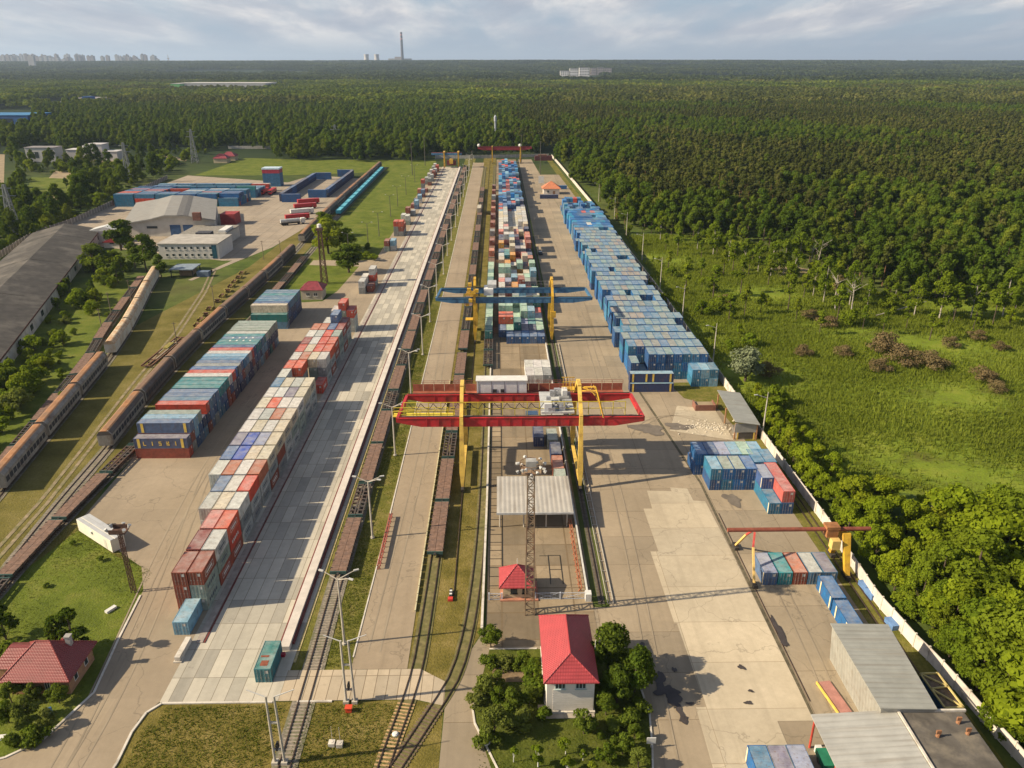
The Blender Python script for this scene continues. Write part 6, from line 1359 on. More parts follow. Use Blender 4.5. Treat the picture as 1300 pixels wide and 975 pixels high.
fpts = [P(1330, 1010), P(1262, 935), P(1215, 880), P(1182, 843), P(1160, 822), P(1110, 765), P(1045, 665), P(975, 570), P(905, 470), (62.6, 300), (59.6, 470), (52.5, 700), (50.0, 765)]
panel_fence('concrete_fence', 'long pale concrete panel fence along the right side of the yard', fpts, FENM)
panel_fence('grey_wall', 'weathered grey panel wall beyond the long shed', [(-226, 330), (-236, 372), (-243, 405), (-241, 440), (-246, 500), (-258, 620)], plain('wall_grey', (.20, .175, .15), .9, .2, .4), 3.0, 4.0, 'wall', 60)
panel_fence('end_fence', 'low grey fence closing the far end of the yard', [(-60, 752), (-26, 752), (50, 765)], plain('wall_pale', (.36, .34, .31), .9, .2, .4), 3.0, 4.0, 'fence', 40)
panel_fence('field_fence', 'pale fence along the far field before the wood', [P(290, 189), P(350, 189), P(420, 192)], MATS['wall_pale'], 3.0, 5.0, 'fence', 60)
t = thing('pallet_heap', 'dark maroon goods heap at the far end of the apron', 'heap', (*P(690, 204), 0)); MB().box(-8, 8, 0, 6, 0, 4).build('heap', plain('heap_maroon', (.09, .03, .035), .9), t); MB().box(-5, 3, 1, 5, 4, 5.2).build('upper_row', plain('heap_brown', (.14, .07, .05), .9), t)
# ================================================================== far buildings
def block(name, label, px0, px1, pybase, htop_px, depth, wallm, roofm, cat='building', z0=0.0, rows=0, cols=0, group=None):
    x0, y0 = P(px0, pybase, z0); x1, y1 = P(px1, pybase, z0); cx_, cy_ = (x0 + x1) / 2, (y0 + y1) / 2; w_ = math.hypot(x1 - x0, y1 - y0) / 2
    D = cy_ * CP; h_ = (pybase - htop_px) / F_ * (cy_ * CP + (H - z0) * SP) / CP
    t = thing(name, label, cat, (cx_, cy_, z0), -YAW, group); MB().box(-w_, w_, 0, depth, -6, h_).build('wall', wallm, t); MB().box(-w_ - .5, w_ + .5, -.5, depth + .5, h_, h_ + max(.4, h_ * .03)).build('roof', roofm, t)
    if rows:
        mb = MB()
        for r in range(rows):
            for c in range(cols): xa = -w_ + 2 * w_ * (c + .25) / cols; mb.box(xa, xa + w_ / cols, -.12, -.01, h_ * (r + .3) / rows, h_ * (r + .72) / rows)
        mb.build('window_rows', GLASS, t)
    return t
BLU = plain('industrial_blue', (.02, .085, .24), .6, .15, .05); BLU2 = plain('industrial_light_blue', (.04, .17, .34), .6, .15, .05); PAL = plain('industrial_pale', (.42, .40, .38), .8, .1, .05); GRNW = plain('warehouse_green', (.16, .42, .13), .7, .1); WHF = plain('far_white', (.46, .44, .43), .8, .08, .02); PINKW = plain('far_pinkish', (.34, .29, .28), .8, .15, .01); ROOFG = plain('far_roof', (.22, .2, .2), .9)
block('factory_hall', 'long blue factory hall with pale blue band at the left edge', -40, 38, 161, 148.5, 60, BLU, BLU2, rows=1, cols=1); block('factory_hall', 'blue factory wing before the trees, second behind the hall', 35, 54, 136, 131, 40, BLU, ROOFG); block('factory_hall', 'wide dark blue and pale factory block with rooftop box', 72, 93, 137, 131, 50, BLU, PAL); block('factory_hall', 'pale factory block with blue ends among the trees', 93, 140, 135, 126.5, 70, PAL, ROOFG); block('factory_hall', 'blue rooftop box on the pale factory block', 105, 115, 128.5, 123.5, 20, BLU, BLU, z0=12); block('factory_hall', 'blue end wing of the pale factory block', 128, 142, 137, 127, 60, BLU, ROOFG)
block('distribution_hall', 'long white hall with bright green end far behind the wood', 230, 338, 117, 107.5, 120, WHF, PAL); block('distribution_hall', 'bright green end of the long white hall', 218, 230, 117.5, 108, 120, GRNW, PAL)
for i, (a, b, y0, y1) in enumerate([(35, 72, 206, 190), (86, 106, 203, 192), (112, 132, 203, 186), (133, 150, 204, 194), (30, 50, 180, 172)]): block('yard_building', ('grey blue shed with dark doors by the sand lot', 'white low building in the sand lot', 'white tall tank house in the sand lot', 'white sheeted pile beside the tank house', 'tan flat building by the sand road')[i], a, b, y0, y1, 14, (PAL, WHF, WHF, WHF, BEIGE)[i], (ROOFG, WHF, WHF, WHF, ROOFG)[i], rows=1 if i in (0, 4) else 0, cols=4)
for i in range(4):
    x, y = P(113 + 5 * i, 203); t = MB().tube((0, 0, 0), (0, 0, 13 - i), 2.0, n=12).build('storage_silo', WHF, None, (x, y - 3, 0)); tag(t, f'white upright silo before the tank house, {nth(i)} along the row', 'silo', 'white silos in the sand lot')
for i, (a, b, y0, y1) in enumerate([(711, 722, 103.5, 92), (723, 734, 103.5, 89.5), (735, 748, 103, 88.5), (750, 757, 97, 88), (758, 766, 97, 87.5), (767, 776, 97, 88)]): block('apartment_block', f'{"white" if i < 3 else "pinkish"} apartment block rising from the distant wood, {nth(i % 3)} of three in its row', a, b, y0, y1, 18, (plain('apartment_white', (.74, .71, .69), .8, .06, .02) if i < 3 else PINKW), ROOFG, 'apartment block', rows=5, cols=4, group='apartment blocks in the distant wood')
block('sunlit_village', 'row of pale low houses left of the white apartment blocks', 676, 700, 96, 93.5, 20, PINKW, ROOFG, rows=1, cols=8)
q = random.Random(31); zf = 40.0
for i in range(84):
    a = (q.uniform(-2, 118) if i < 56 else q.uniform(128, 206)); wd = q.uniform(1.8, 4.2); top = q.uniform(69.5, 75.6); y0 = P(a, 79.6)[1]
    Dm = 9000 + q.uniform(-400, 700); X_ = (a - 650) / F_ * Dm * CP; hh = H + (79.3 - top) / 1000 * Dm - zf; hh = (77 - top) / 1062 * Dm + H
    x = X_ * math.cos(YAW) + Dm * math.sin(YAW); y = Dm * math.cos(YAW) - X_ * math.sin(YAW); ww = wd / 1062 * Dm / 2
    t = thing('city_tower', f'pale tower block on the hazy left skyline, {nth(i)} of the set', 'tower block', (x, y, 0), group='tower blocks on the hazy skyline'); t['label'] = 'pale tower block standing in the hazy city skyline on the left horizon'
    MB().box(-ww, ww, 0, 40, 0, hh).build('wall', (WHF, PINKW, PAL)[i % 3], t); MB().box(-ww * .5, ww * .3, 5, 25, hh, hh + 8).build('roof_house', ROOFG, t)
def far_at(px, D): X_ = (px - 650) / F_ * D * CP; return (X_ * math.cos(YAW) + D * math.sin(YAW), D * math.cos(YAW) - X_ * math.sin(YAW))
def far_h(py, D): return H + (77 - py) / 1062 * D
D = 9300
for i, px in enumerate((465.5, 478.5)):
    x, y = far_at(px, D); hh = far_h(69.5, D); t = thing('cooling_tower', f'white cooling tower on the horizon, {("farther from", "nearer to")[i]} the tall chimney', 'cooling tower', (x, y, 0)); MB().lathe([(38, 0), (34, 60), (25, hh * .78), (27, hh)], 0, 0, 20).build('shell', WHF, t)
x, y = far_at(511, D); t = thing('power_station_chimney', 'very tall dark banded chimney on the horizon', 'chimney', (x, y, 0)); hh = far_h(44, D); MB().lathe([(19, 0), (11, hh)], 0, 0, 14).build('shaft', plain('chimney_dark', (.10, .09, .10), .9), t)
for k in range(4): MB().lathe([(13.6 - k * .4, hh * (.58 + .11 * k)), (13.2 - k * .4, hh * (.62 + .11 * k))], 0, 0, 14).build('band', plain('chimney_band', (.45, .2, .18), .9), t)
x, y = far_at(508, D); t = thing('power_station', 'low grey power station hall at the chimney foot', 'power station', (x, y, 0)); MB().box(-130, 120, 0, 100, 0, far_h(74.5, D)).build('turbine_hall', PAL, t); MB().box(-60, 20, 10, 90, far_h(74.5, D), far_h(72.5, D)).build('boiler_house', PINKW, t)
x, y = far_at(39, 6200); t = thing('tower_pair', 'lone white tower block standing clear of the left skyline', 'tower block', (x, y, 0)); MB().box(-22, 22, 0, 20, 0, 118).build('wall', WHF, t); MB().box(-10, 8, 4, 16, 118, 126).build('roof_house', WHF, t)
x, y = far_at(214, 8200); t = thing('thin_mast', 'thin pale mast on the horizon right of the skyline', 'mast', (x, y, 0)); MB().tube((0, 0, 0), (0, 0, far_h(70, 8200)), 5, 2, 8).build('mast', PINKW, t); MB().box(-8, 8, -8, 8, 100, 108).build('base', PINKW, t)
# ================================================================== trees, shrubs, woods
BARK = plain('bark', (0.085, 0.062, 0.045), .95, .35, 2.0); BARKP = plain('pine_bark', (0.17, 0.09, 0.05), .95, .3, 2.0); BIRCH = plain('birch_bark', (0.36, 0.32, 0.27), .9, .25, 3.0, dirt=(.12, .1, .09), dirt_amt=.4, dscale=2.0)
LEAF = leafmat('leaf_green', (0.050, 0.094, 0.012), (0.100, 0.158, 0.016), (0.185, 0.215, 0.026), .34)
LEAFY = leafmat('leaf_yellow_green', (0.175, 0.240, 0.014), (0.29, 0.36, 0.022), (0.34, 0.37, 0.026), .48, .08)
LEAFD = leafmat('leaf_dark_green', (0.062, 0.105, 0.014), (0.115, 0.162, 0.020), (0.155, 0.185, 0.026), .34, .05)
LEAFP = leafmat('pine_needles', (0.060, 0.080, 0.018), (0.112, 0.124, 0.026), (0.175, 0.166, 0.045), .22, .009, .65)
LEAFS = leafmat('silver_leaf', (0.16, 0.19, 0.10), (0.23, 0.26, 0.15), (0.25, 0.27, 0.16), .2, .1)
LEAFB = leafmat('grove_leaf', (0.120, 0.180, 0.015), (0.205, 0.275, 0.020), (0.265, 0.300, 0.024), .44, .05)
LEAFG = leafmat('garden_leaf', (0.085, 0.135, 0.014), (0.155, 0.205, 0.022), (0.225, 0.240, 0.060), .38, .25)
TWIG = leafmat('brown_twigs', (0.13, 0.095, 0.045), (0.20, 0.145, 0.075), (0.17, 0.14, 0.06), .1, .1)
FARL = leafmat('far_leaf', (0.072, 0.115, 0.014), (0.135, 0.180, 0.018), (0.240, 0.250, 0.028), .27, .0042, .85)
FARD = leafmat('far_shaded_leaf', (0.026, 0.042, 0.013), (0.050, 0.070, 0.018), (0.105, 0.120, 0.030), .14, .0018, .8)  # cloud shade over the far woods is put into this darker leaf colour
def leaf_quads(cent, nrm, size, rs):
    """one small bent quad per centre; returns verts (4n,3)"""
    n = len(cent); t = rs.normal(size=(n, 3)); t -= (t * nrm).sum(1, keepdims=True) * nrm; t /= np.linalg.norm(t, axis=1, keepdims=True) + 1e-9
    b = np.cross(nrm, t); s = (size * rs.uniform(.6, 1.35, (n, 1))); a = s * rs.uniform(.7, 1.2, (n, 1))
    v = np.stack([cent - t * s - b * a * .5, cent + t * s * .2 - b * a, cent + t * s + b * a * .3, cent - t * s * .2 + b * a], 1); return v.reshape(-1, 3)
def mesh_quads(name, v, mat):
    n = len(v) // 4; me = bpy.data.meshes.new(name); me.vertices.add(n * 4); me.vertices.foreach_set('co', v.astype(np.float32).ravel())
    me.loops.add(n * 4); me.loops.foreach_set('vertex_index', np.arange(n * 4, dtype=np.int32)); me.polygons.add(n)
    me.polygons.foreach_set('loop_start', np.arange(n, dtype=np.int32) * 4); me.polygons.foreach_set('loop_total', np.full(n, 4, np.int32)); me.materials.append(mat); me.update(calc_edges=True); return me
def crown(name, seed, h, r, base, n, leaf, mat, lobes=11, shape='round', flat=.8, jitter=.5):
    rs = np.random.RandomState(seed); L_ = []
    for k in range(lobes):
        f = rs.uniform(0, 1); z = base + (h - base) * (.16 + .74 * f)
        if shape == 'round': rad = r * math.sin(math.pi * (.18 + .72 * f)) * .72
        elif shape == 'pine': rad = r * (1 - f * .55) * .60
        elif shape == 'column': rad = r * .45 * (1 - abs(f - .4) * .7)
        else: rad = r * (.35 + .5 * (1 - f))
        a = rs.uniform(0, 2 * math.pi) if k else 0; q_ = rad * math.sqrt(rs.uniform(.15, 1.0)); L_.append((q_ * math.cos(a), q_ * math.sin(a), z, r * rs.uniform(.22, .46)))
    L_.append((0, 0, h - r * .3, r * .34)); L_ = np.array(L_); w = L_[:, 3] ** 2; idx = rs.choice(len(L_), n, p=w / w.sum()); d = rs.normal(size=(n, 3)); d /= np.linalg.norm(d, axis=1, keepdims=True)
    d[:, 2] = np.where((d[:, 2] < -.25) & (rs.uniform(size=n) < .65), -d[:, 2], d[:, 2])
    rr_ = L_[idx, 3][:, None] * (rs.uniform(.35, 1.0, (n, 1)) ** .45) * (1 + .16 * np.sin(d[:, :1] * 7 + idx[:, None]) + .12 * np.sin(d[:, 1:2] * 9 + idx[:, None] * 2))
    c = L_[idx, :3] + d * rr_ * np.array([1, 1, flat]); nr = d + rs.normal(size=(n, 3)) * jitter; nr /= np.linalg.norm(nr, axis=1, keepdims=True)
    return mesh_quads(name, leaf_quads(c, nr, leaf, rs), mat), L_
def trunk_mesh(name, h, r, base, L_, mat, lean=0.0, nb=6):
    mb = MB(); top = h * .82; mb.tube((0, 0, 0), (lean * .5, 0, top * .5), r, r * .7, 8).tube((lean * .5, 0, top * .5), (lean, 0, top), r * .7, r * .25, 7)
    for k in range(min(nb, len(L_))):
        x, y, z, q_ = L_[k]; z0 = max(base * .7, z - q_ - abs(x) * .6 - .8); mb.tube((lean * z0 / max(top, .1) * .9, 0, z0), (x * .8, y * .8, z), r * .38, r * .1, 6)
    return mb.mesh(name, [mat])
KIND = {}
def tree_kind(key, seed, h, r, base, n, leaf, mat, bark, tr=.2, **kw):
    cm, L_ = crown(key + '_crown', seed, h, r, base, n, leaf, mat, **kw); KIND.setdefault(key, []).append((cm, trunk_mesh(key + '_trunk', h, tr, base, L_, bark), h))
for s in range(4): tree_kind('big', s, 13.5, 5.2, .9, 8500, .22, LEAFB, BARK, .3, lobes=17)
for s in range(4): tree_kind('yellow', 10 + s, 6.8, 2.9, .5, 3800, .17, LEAFY, BARK, .14, lobes=12)
for s in range(5): tree_kind('leafy', 20 + s, 15.0, 4.1, 1.5, 2900, .29, LEAF, BARK, .25, lobes=13, flat=.95, jitter=.4)
for s in range(3): tree_kind('light', 120 + s, 14.5, 3.4, 2.6, 2600, .24, LEAFB, BIRCH, .2, lobes=12, flat=1.05, jitter=.5)
for s in range(5): tree_kind('pine', 30 + s, 17.0, 2.9, 6.5, 2100, .27, LEAFP, BARKP, .22, lobes=10, shape='pine', flat=.8, jitter=.4)
for s in range(3): tree_kind('fruit', 40 + s, 4.2, 2.1, .8, 3000, .12, LEAFG, BARK, .1, lobes=9)
for s in range(3): tree_kind('small', 50 + s, 2.7, 1.0, .9, 900, .10, LEAFB, WHT, .07, lobes=6)
for s in range(3): tree_kind('bush', 60 + s, 1.7, 1.5, .1, 1600, .11, LEAFG, BARK, .06, lobes=8)
for s in range(3): tree_kind('dark', 70 + s, 7.2, 3.3, .8, 5600, .17, LEAFD, BARK, .2, lobes=13)
for s in range(2): tree_kind('spruce', 80 + s, 7.5, 2.2, .4, 3600, .15, LEAFD, BARK, .16, lobes=12, shape='cone', flat=.6)
for s in range(2): tree_kind('silver', 90 + s, 8.0, 4.2, 1.2, 4200, .21, LEAFS, BARK, .25, lobes=14)
for s in range(3): tree_kind('twiggy', 95 + s, 3.4, 3.6, .1, 2600, .12, TWIG, BARK, .08, lobes=12, flat=.55)
for s in range(3): tree_kind('birch', 100 + s, 13.0, 2.4, 4.0, 1300, .24, LEAFB, BARK, .16, lobes=9, shape='column', flat=1.0)
for s in range(3): tree_kind('shrub', 110 + s, 3.6, 2.6, .2, 1900, .17, LEAFB, BARK, .1, lobes=9)
BARE = []
for s in range(2):
    mb = MB(); q = random.Random(s); mb.tube((0, 0, 0), (.6, .2, 6), .25, .15, 7).tube((.6, .2, 6), (1.0, .2, 10.5), .15, .05, 6)
    for k in range(11):
        z = q.uniform(3, 9); a = q.uniform(0, 6.28); l = q.uniform(1.2, 3); p0 = (z * .1, .2 * z / 6, z); p1 = (p0[0] + l * math.cos(a), p0[1] + l * math.sin(a), z + l * .7); mb.tube(p0, p1, .08, .03, 5)
        for j in range(3): b_ = a + q.uniform(-.8, .8); mb.tube(p1, (p1[0] + .9 * math.cos(b_), p1[1] + .9 * math.sin(b_), p1[2] + q.uniform(.1, .9)), .03, .012, 4)
    BARE.append(mb.mesh('bare_trunk', [BIRCH]))
TQ = random.Random(99); NT = 0
def tree(key, x, y, label, group=None, h=None, cat='tree', name=None, rz=None, wide=1.0):
    """thing > trunk, crown"""
    global NT; NT += 1
    cm, tm, h0 = KIND[key][TQ.randrange(len(KIND[key]))]; s = (h / h0) if h else TQ.uniform(.85, 1.15)
    t = thing(name or 'tree', label, cat, (x, y, 0), TQ.uniform(0, 6.28) if rz is None else rz, group); t.scale = (s * wide, s * wide, s)
    for nm, me in (('trunk', tm), ('crown', cm)): o = bpy.data.objects.new(nm, me); COL.objects.link(o); o.parent = t
    return t
# ---- around the white house
GG = 'garden trees round the white house'
for key, px, py, h, lab, nm in [
    ('dark', 772, 852, 8.0, 'dense dark tree right behind the white house', 'tree'), ('dark', 805, 878, 7.2, 'round full tree between the white house and the apron', 'tree'), ('dark', 783, 892, 6.2, 'dark tree at the right rear of the white house, lowest of three', 'tree'),
    ('fruit', 769, 908, 3.4, 'light green bush at the right front corner of the white house', 'garden_tree'), ('fruit', 741, 932, 4.0, 'grey green tree in front of the white house wall', 'garden_tree'),
    ('fruit', 623, 822, 4.0, 'pale green small tree at the upper left garden corner', 'garden_tree'), ('fruit', 628, 935, 4.4, 'dense green tree by the left garden kerb, lowest on that side', 'garden_tree'), ('bush', 619, 945, 2.2, 'dark bush under the lower left garden tree', 'bush'),
    ('fruit', 650, 905, 3.6, 'olive green tree with thin stem left of the white house', 'garden_tree'), ('fruit', 634, 895, 3.2, 'grey green tree beside the olive one in the left garden', 'garden_tree'), ('fruit', 676, 868, 3.8, 'bright green tree touching the left wall of the white house', 'garden_tree'), ('fruit', 672, 895, 3.2, 'lower bright tree against the left wall of the white house', 'garden_tree'),
    ('bush', 612, 880, 2.4, 'dark bush on the left garden edge below the bed', 'bush'), ('bush', 604, 897, 1.8, 'low dark bush at the garden kerb bend', 'bush'), ('bush', 622, 848, 1.9, 'yellowish bush at the left end of the garden bed', 'bush'), ('bush', 640, 846, 1.8, 'yellowish bush in the middle of the garden bed', 'bush'), ('bush', 658, 848, 1.7, 'yellowish bush at the right end of the garden bed', 'bush'), ('bush', 668, 842, 1.9, 'bush on the bed beside the house roof', 'bush'),
    ('small', 683, 974, 3.2, 'slim young tree on the front lawn, nearest the left kerb', 'young_tree'), ('small', 718, 958, 2.6, 'small round young tree with white stem before the house', 'young_tree'), ('small', 740, 966, 1.8, 'tiny young tree on the front lawn', 'young_tree'), ('small', 720, 982, 2.4, 'young tree at the lower edge of the garden', 'young_tree'), ('small', 652, 968, 2.0, 'thin pale young tree left on the front lawn', 'young_tree'),
    ('fruit', 790, 958, 3.6, 'feathery bright green tree on the right front lawn', 'garden_tree'), ('fruit', 770, 968, 3.0, 'feathery tree just left of the right front one', 'garden_tree'), ('fruit', 805, 940, 2.8, 'feathery tree below the round full tree', 'garden_tree'), ('small', 750, 988, 2.4, 'young tree cut by the lower edge of the view', 'young_tree'), ('fruit', 810, 975, 2.8, 'small leafy tree near the white sign board', 'garden_tree')]:
    x, y = P(px, py); tree(key, x, y, lab, GG, h * TQ.uniform(1.0, 1.2), 'tree' if key != 'bush' else 'bush', nm)
for i, (px, py) in enumerate([(664, 852), (680, 880), (660, 925), (640, 920), (690, 912), (780, 925), (762, 940), (800, 920), (812, 905), (632, 870)]):
    x, y = P(px, py); tree('bush' if i % 3 else 'fruit', x, y, f'small mixed garden shrub round the white house, {nth(i)} of the loose ones', 'loose shrubs in the house garden', TQ.uniform(1.1, 2.4), 'bush', 'garden_shrub', wide=TQ.uniform(1, 1.5))
# ---- left garden and green corner
GLG = 'shrubs and trees round the brick house'
for key, px, py, h, lab, nm in [('spruce', 97, 828, 6.6, 'dark conifer right behind the red roofed brick house', 'conifer'), ('spruce', 76, 826, 5.2, 'smaller dark conifer behind the brick house ridge', 'conifer'), ('spruce', 8, 812, 6.0, 'dark conifer at the left border above the brick house', 'conifer'), ('bush', 12, 838, 2.4, 'bush left of the brick house wing', 'bush'), ('bush', 108, 836, 1.7, 'low bush at the right rear corner of the brick house', 'bush'),
    ('fruit', 76, 893, 2.8, 'bright bush under the right front of the brick house', 'garden_tree'), ('fruit', 44, 888, 2.4, 'bright bush under the middle of the brick house front', 'garden_tree'), ('fruit', 15, 892, 2.8, 'leafy bush under the left front of the brick house', 'garden_tree'), ('fruit', 36, 915, 3.4, 'taller bright tree in the middle of the left garden', 'garden_tree'), ('fruit', 12, 918, 3.0, 'leafy tree at the left border of the left garden', 'garden_tree'), ('bush', 45, 940, 2.0, 'bush close to the road kerb in the left garden', 'bush'), ('bush', 20, 946, 1.4, 'small bush at the bottom of the left garden', 'bush'), ('fruit', 62, 925, 2.6, 'bush beside the road kerb above the lowest one', 'garden_tree'),
    ('bush', 60, 745, .9, 'small dark tuft on the green corner lawn', 'bush'), ('bush', 93, 692, .9, 'tuft near the white cabin on the green corner', 'bush'), ('bush', 128, 712, 1.0, 'brownish tuft between cabin and lamp mast', 'bush')]:
    x, y = P(px, py); tree(key, x, y, lab, GLG, h * (1.0 if h < 1.2 else 1.3), 'bush' if key == 'bush' else 'tree', nm)
# ---- the grove beyond the fence at the lower right
GH = 'yellow green hedge trees outside the concrete fence'; GW = 'tall trees of the lower right grove'
i = 0
for y in [66 + 3.3 * k_ for k_ in range(36)]:
    x = 67.2 + (68 - 64) * 0 + TQ.uniform(-.6, 1.2) + max(0, (80 - y) * .25); tall = TQ.uniform(5.0, 7.0) if y > 110 else TQ.uniform(5.5, 8)
    tree('yellow' if y > 108 else 'big', x + (2.2 if y < 108 else 0), y, f'{"yellow green shrubby" if y > 108 else "bright green"} tree hugging the fence outside, {nth(i)} from the lower corner', GH, tall if y > 108 else tall + 1.5, name='hedge_tree'); i += 1
for y in range(118, 178, 6):
    x = 71.5 + TQ.uniform(-1, 1.5); tree('yellow', x, y, f'yellow green tree in the second hedge line, {nth((y - 118) // 6)} from the grove', GH, TQ.uniform(3.5, 6.5), name='hedge_tree')
k = 0
for gy in range(66, 152, 6):
    for gx in range(73, 150, 6):
        x, y = gx + TQ.uniform(-2.6, 2.6), gy + TQ.uniform(-2.4, 2.4)
        lim = 143 - (x - 70) * .40
        if y > lim: continue
        px, py = Pj(x, y, 8)
        if px > 1400 or py > 1150: continue
        edge = lim - y < 12 or x < 82 and y > 112; h_ = TQ.uniform(6, 8.5) if edge else TQ.uniform(10, 15.5)
        edge = edge or TQ.random() < .3
        tree('yellow' if edge else 'big', x, y, f'{"yellow green" if edge else "tall green"} grove tree, {nth(int((gx - 73) // 6))} out from the fence, {nth((gy - 66) // 6)} back from below', GW, h_, name='grove_tree', wide=TQ.uniform(1.05, 1.4)); k += 1
GU = 'undergrowth bushes along the foot of the grove'
for i in range(70):
    y = TQ.uniform(66, 150); x = 66.8 + TQ.uniform(0, 5) if i % 2 else TQ.uniform(68, 95)
    if y > 145 - (x - 70) * .42 : continue
    tree('shrub', x, y, 'low bright bush in the undergrowth at the foot of the grove outside the fence', GU, TQ.uniform(1.8, 4.0), 'bush', 'undergrowth_bush')
# ---- meadow
GM = 'brown shrubs on the marshy meadow'
for px, py, h, w_, lab in [(1125, 448, 4.6, 1.1, 'tall brown bare shrub at the head of the meadow clump'), (1150, 462, 3.8, 1.2, 'brown bare shrub in the middle of the meadow clump'), (1180, 466, 3.6, 1.2, 'brown bare shrub at the right end of the meadow clump'), (1115, 470, 2.8, 1.1, 'low brown shrub under the meadow clump'), (1247, 485, 3.4, 1.0, 'brown shrub alone on the right meadow'), (1265, 498, 2.4, .9, 'smaller brown shrub below the lone one'), (1020, 452, 2.6, 1, 'brown shrub left on the meadow'), (1070, 452, 2.6, 1, 'brown shrub between the left one and the clump'), (975, 478, 3.2, 1.0, 'brown shrub behind the silvery tree'), (1205, 440, 2.6, 1.0, 'faint brown shrub above the right clump'), (1240, 432, 2.6, 1, 'faint brown shrub at the wood edge'), (1050, 415, 2.8, 1.2, 'brown scrub round the leaning birch'), (1030, 405, 2.4, 1.2, 'brown scrub left of the leaning birch'), (920, 385, 2.4, 1.2, 'brown scrub on the left meadow'), (1270, 445, 2.2, 1.0, 'brown scrub close to the right border')]:
    x, y = P(px, py); tree('twiggy', x, y, lab, GM, h * 1.25, 'shrub', 'bare_shrub', wide=w_ * 1.1)
x, y = P(946, 484); tree('silver', x, y, 'silvery grey leaved tree just outside the fence bend', None, 10.5, name='silver_tree', wide=1.25)
x, y = P(960, 505); tree('yellow', x, y, 'bright yellow green tree under the silvery one', None, 4.4, name='hedge_tree')
for i, (px, py) in enumerate([(1080, 400), (1060, 394), (1026, 346), (1036, 342)]):
    x, y = P(px, py); t = thing('birch_tree', f'white stemmed bare leaning birch at the meadow edge, {nth(i)} from the fallen trunk', 'tree', (x, y, 0), TQ.uniform(0, 6), 'pale birches at the meadow edge'); o = bpy.data.objects.new('trunk', BARE[i % 2]); COL.objects.link(o); o.parent = t; t.scale = (1.25,) * 3
    cm, L_ = crown('birch_sparse_crown', 200 + i, 13.5, 2.4, 6, 420, .2, TWIG if i == 1 else LEAFB, lobes=7); o = bpy.data.objects.new('crown', cm); COL.objects.link(o); o.parent = t; o.scale = (.8,) * 3
a, b_ = P(1112, 402), P(1176, 384, 3); t = MB().tube((0, 0, .4), (b_[0] - a[0], b_[1] - a[1], 3.4), .28, .1, 8).build('fallen_trunk', BIRCH, None, (*a, 0)); tag(t, 'pale fallen tree trunk lying across the meadow edge', 'fallen tree')
GS = 'slender trees scattered on the meadow'
for i, (px, py) in enumerate([(965, 398), (940, 372), (1010, 408), (1000, 372), (905, 378), (890, 352), (918, 350), (1235, 420), (1180, 432), (1040, 425), (870, 372), (848, 345), (1284, 408), (950, 350), (975, 362), (985, 345), (930, 345), (1020, 378), (1045, 372), (1062, 410), (1095, 418), (890, 330), (910, 322), (955, 330), (1000, 395), (945, 400), (925, 408), (1120, 425), (1150, 418), (1210, 408), (1260, 412), (860, 325), (845, 318)]):
    x, y = P(px, py); tree('birch', x, y, f'slender light tree on the meadow edge, {nth(i)} of its scattered group', GS, TQ.uniform(8, 15), name='slender_tree', wide=TQ.uniform(1.1, 1.7))
for i, (px, py) in enumerate([(878, 400), (893, 425), (912, 445), (858, 375), (843, 352), (826, 335), (808, 312), (925, 425), (900, 395), (880, 365), (936, 440), (915, 405), (790, 296), (776, 280), (965, 515), (985, 540)]):
    x, y = P(px, py); x += 3.5; tree('yellow' if i % 2 else 'shrub', x, y, f'green bush in the strip just outside the fence, {nth(i)} from the red crane backward', 'bushes outside the fence by the blue stacks', TQ.uniform(3, 5.5), 'bush', 'fence_bush')
for i in range(60):
    px, py = TQ.uniform(815, 1300), TQ.uniform(300, 430)
    if py > 330 + (px - 845) * .25 + 60: continue
    x, y = P(px, py); tree(TQ.choice(('shrub', 'yellow', 'yellow', 'yellow', 'birch')), x, y, 'small loose bush in the rough scrub where the wood meets the meadow', 'scrub bushes at the wood edge', TQ.uniform(2.2, 6.5), 'bush', 'scrub_bush')
for i, (px, py) in enumerate([(962, 345), (978, 352), (994, 350), (1006, 362), (945, 338), (925, 331), (1032, 376), (1078, 388), (1100, 393), (1132, 399), (1160, 402), (1192, 405), (1232, 404), (1272, 402), (885, 318), (860, 312), (838, 306), (905, 325), (1045, 384), (1210, 398), (1288, 396), (1012, 348), (1060, 380)]):
    x, y = P(px, py); tree('light', x, y, f'tall bright feathery tree on the front edge of the wood, {nth(i)} of its ragged line', 'bright trees fronting the wood', TQ.uniform(11, 18), name='bright_tree', wide=TQ.uniform(.85, 1.25))
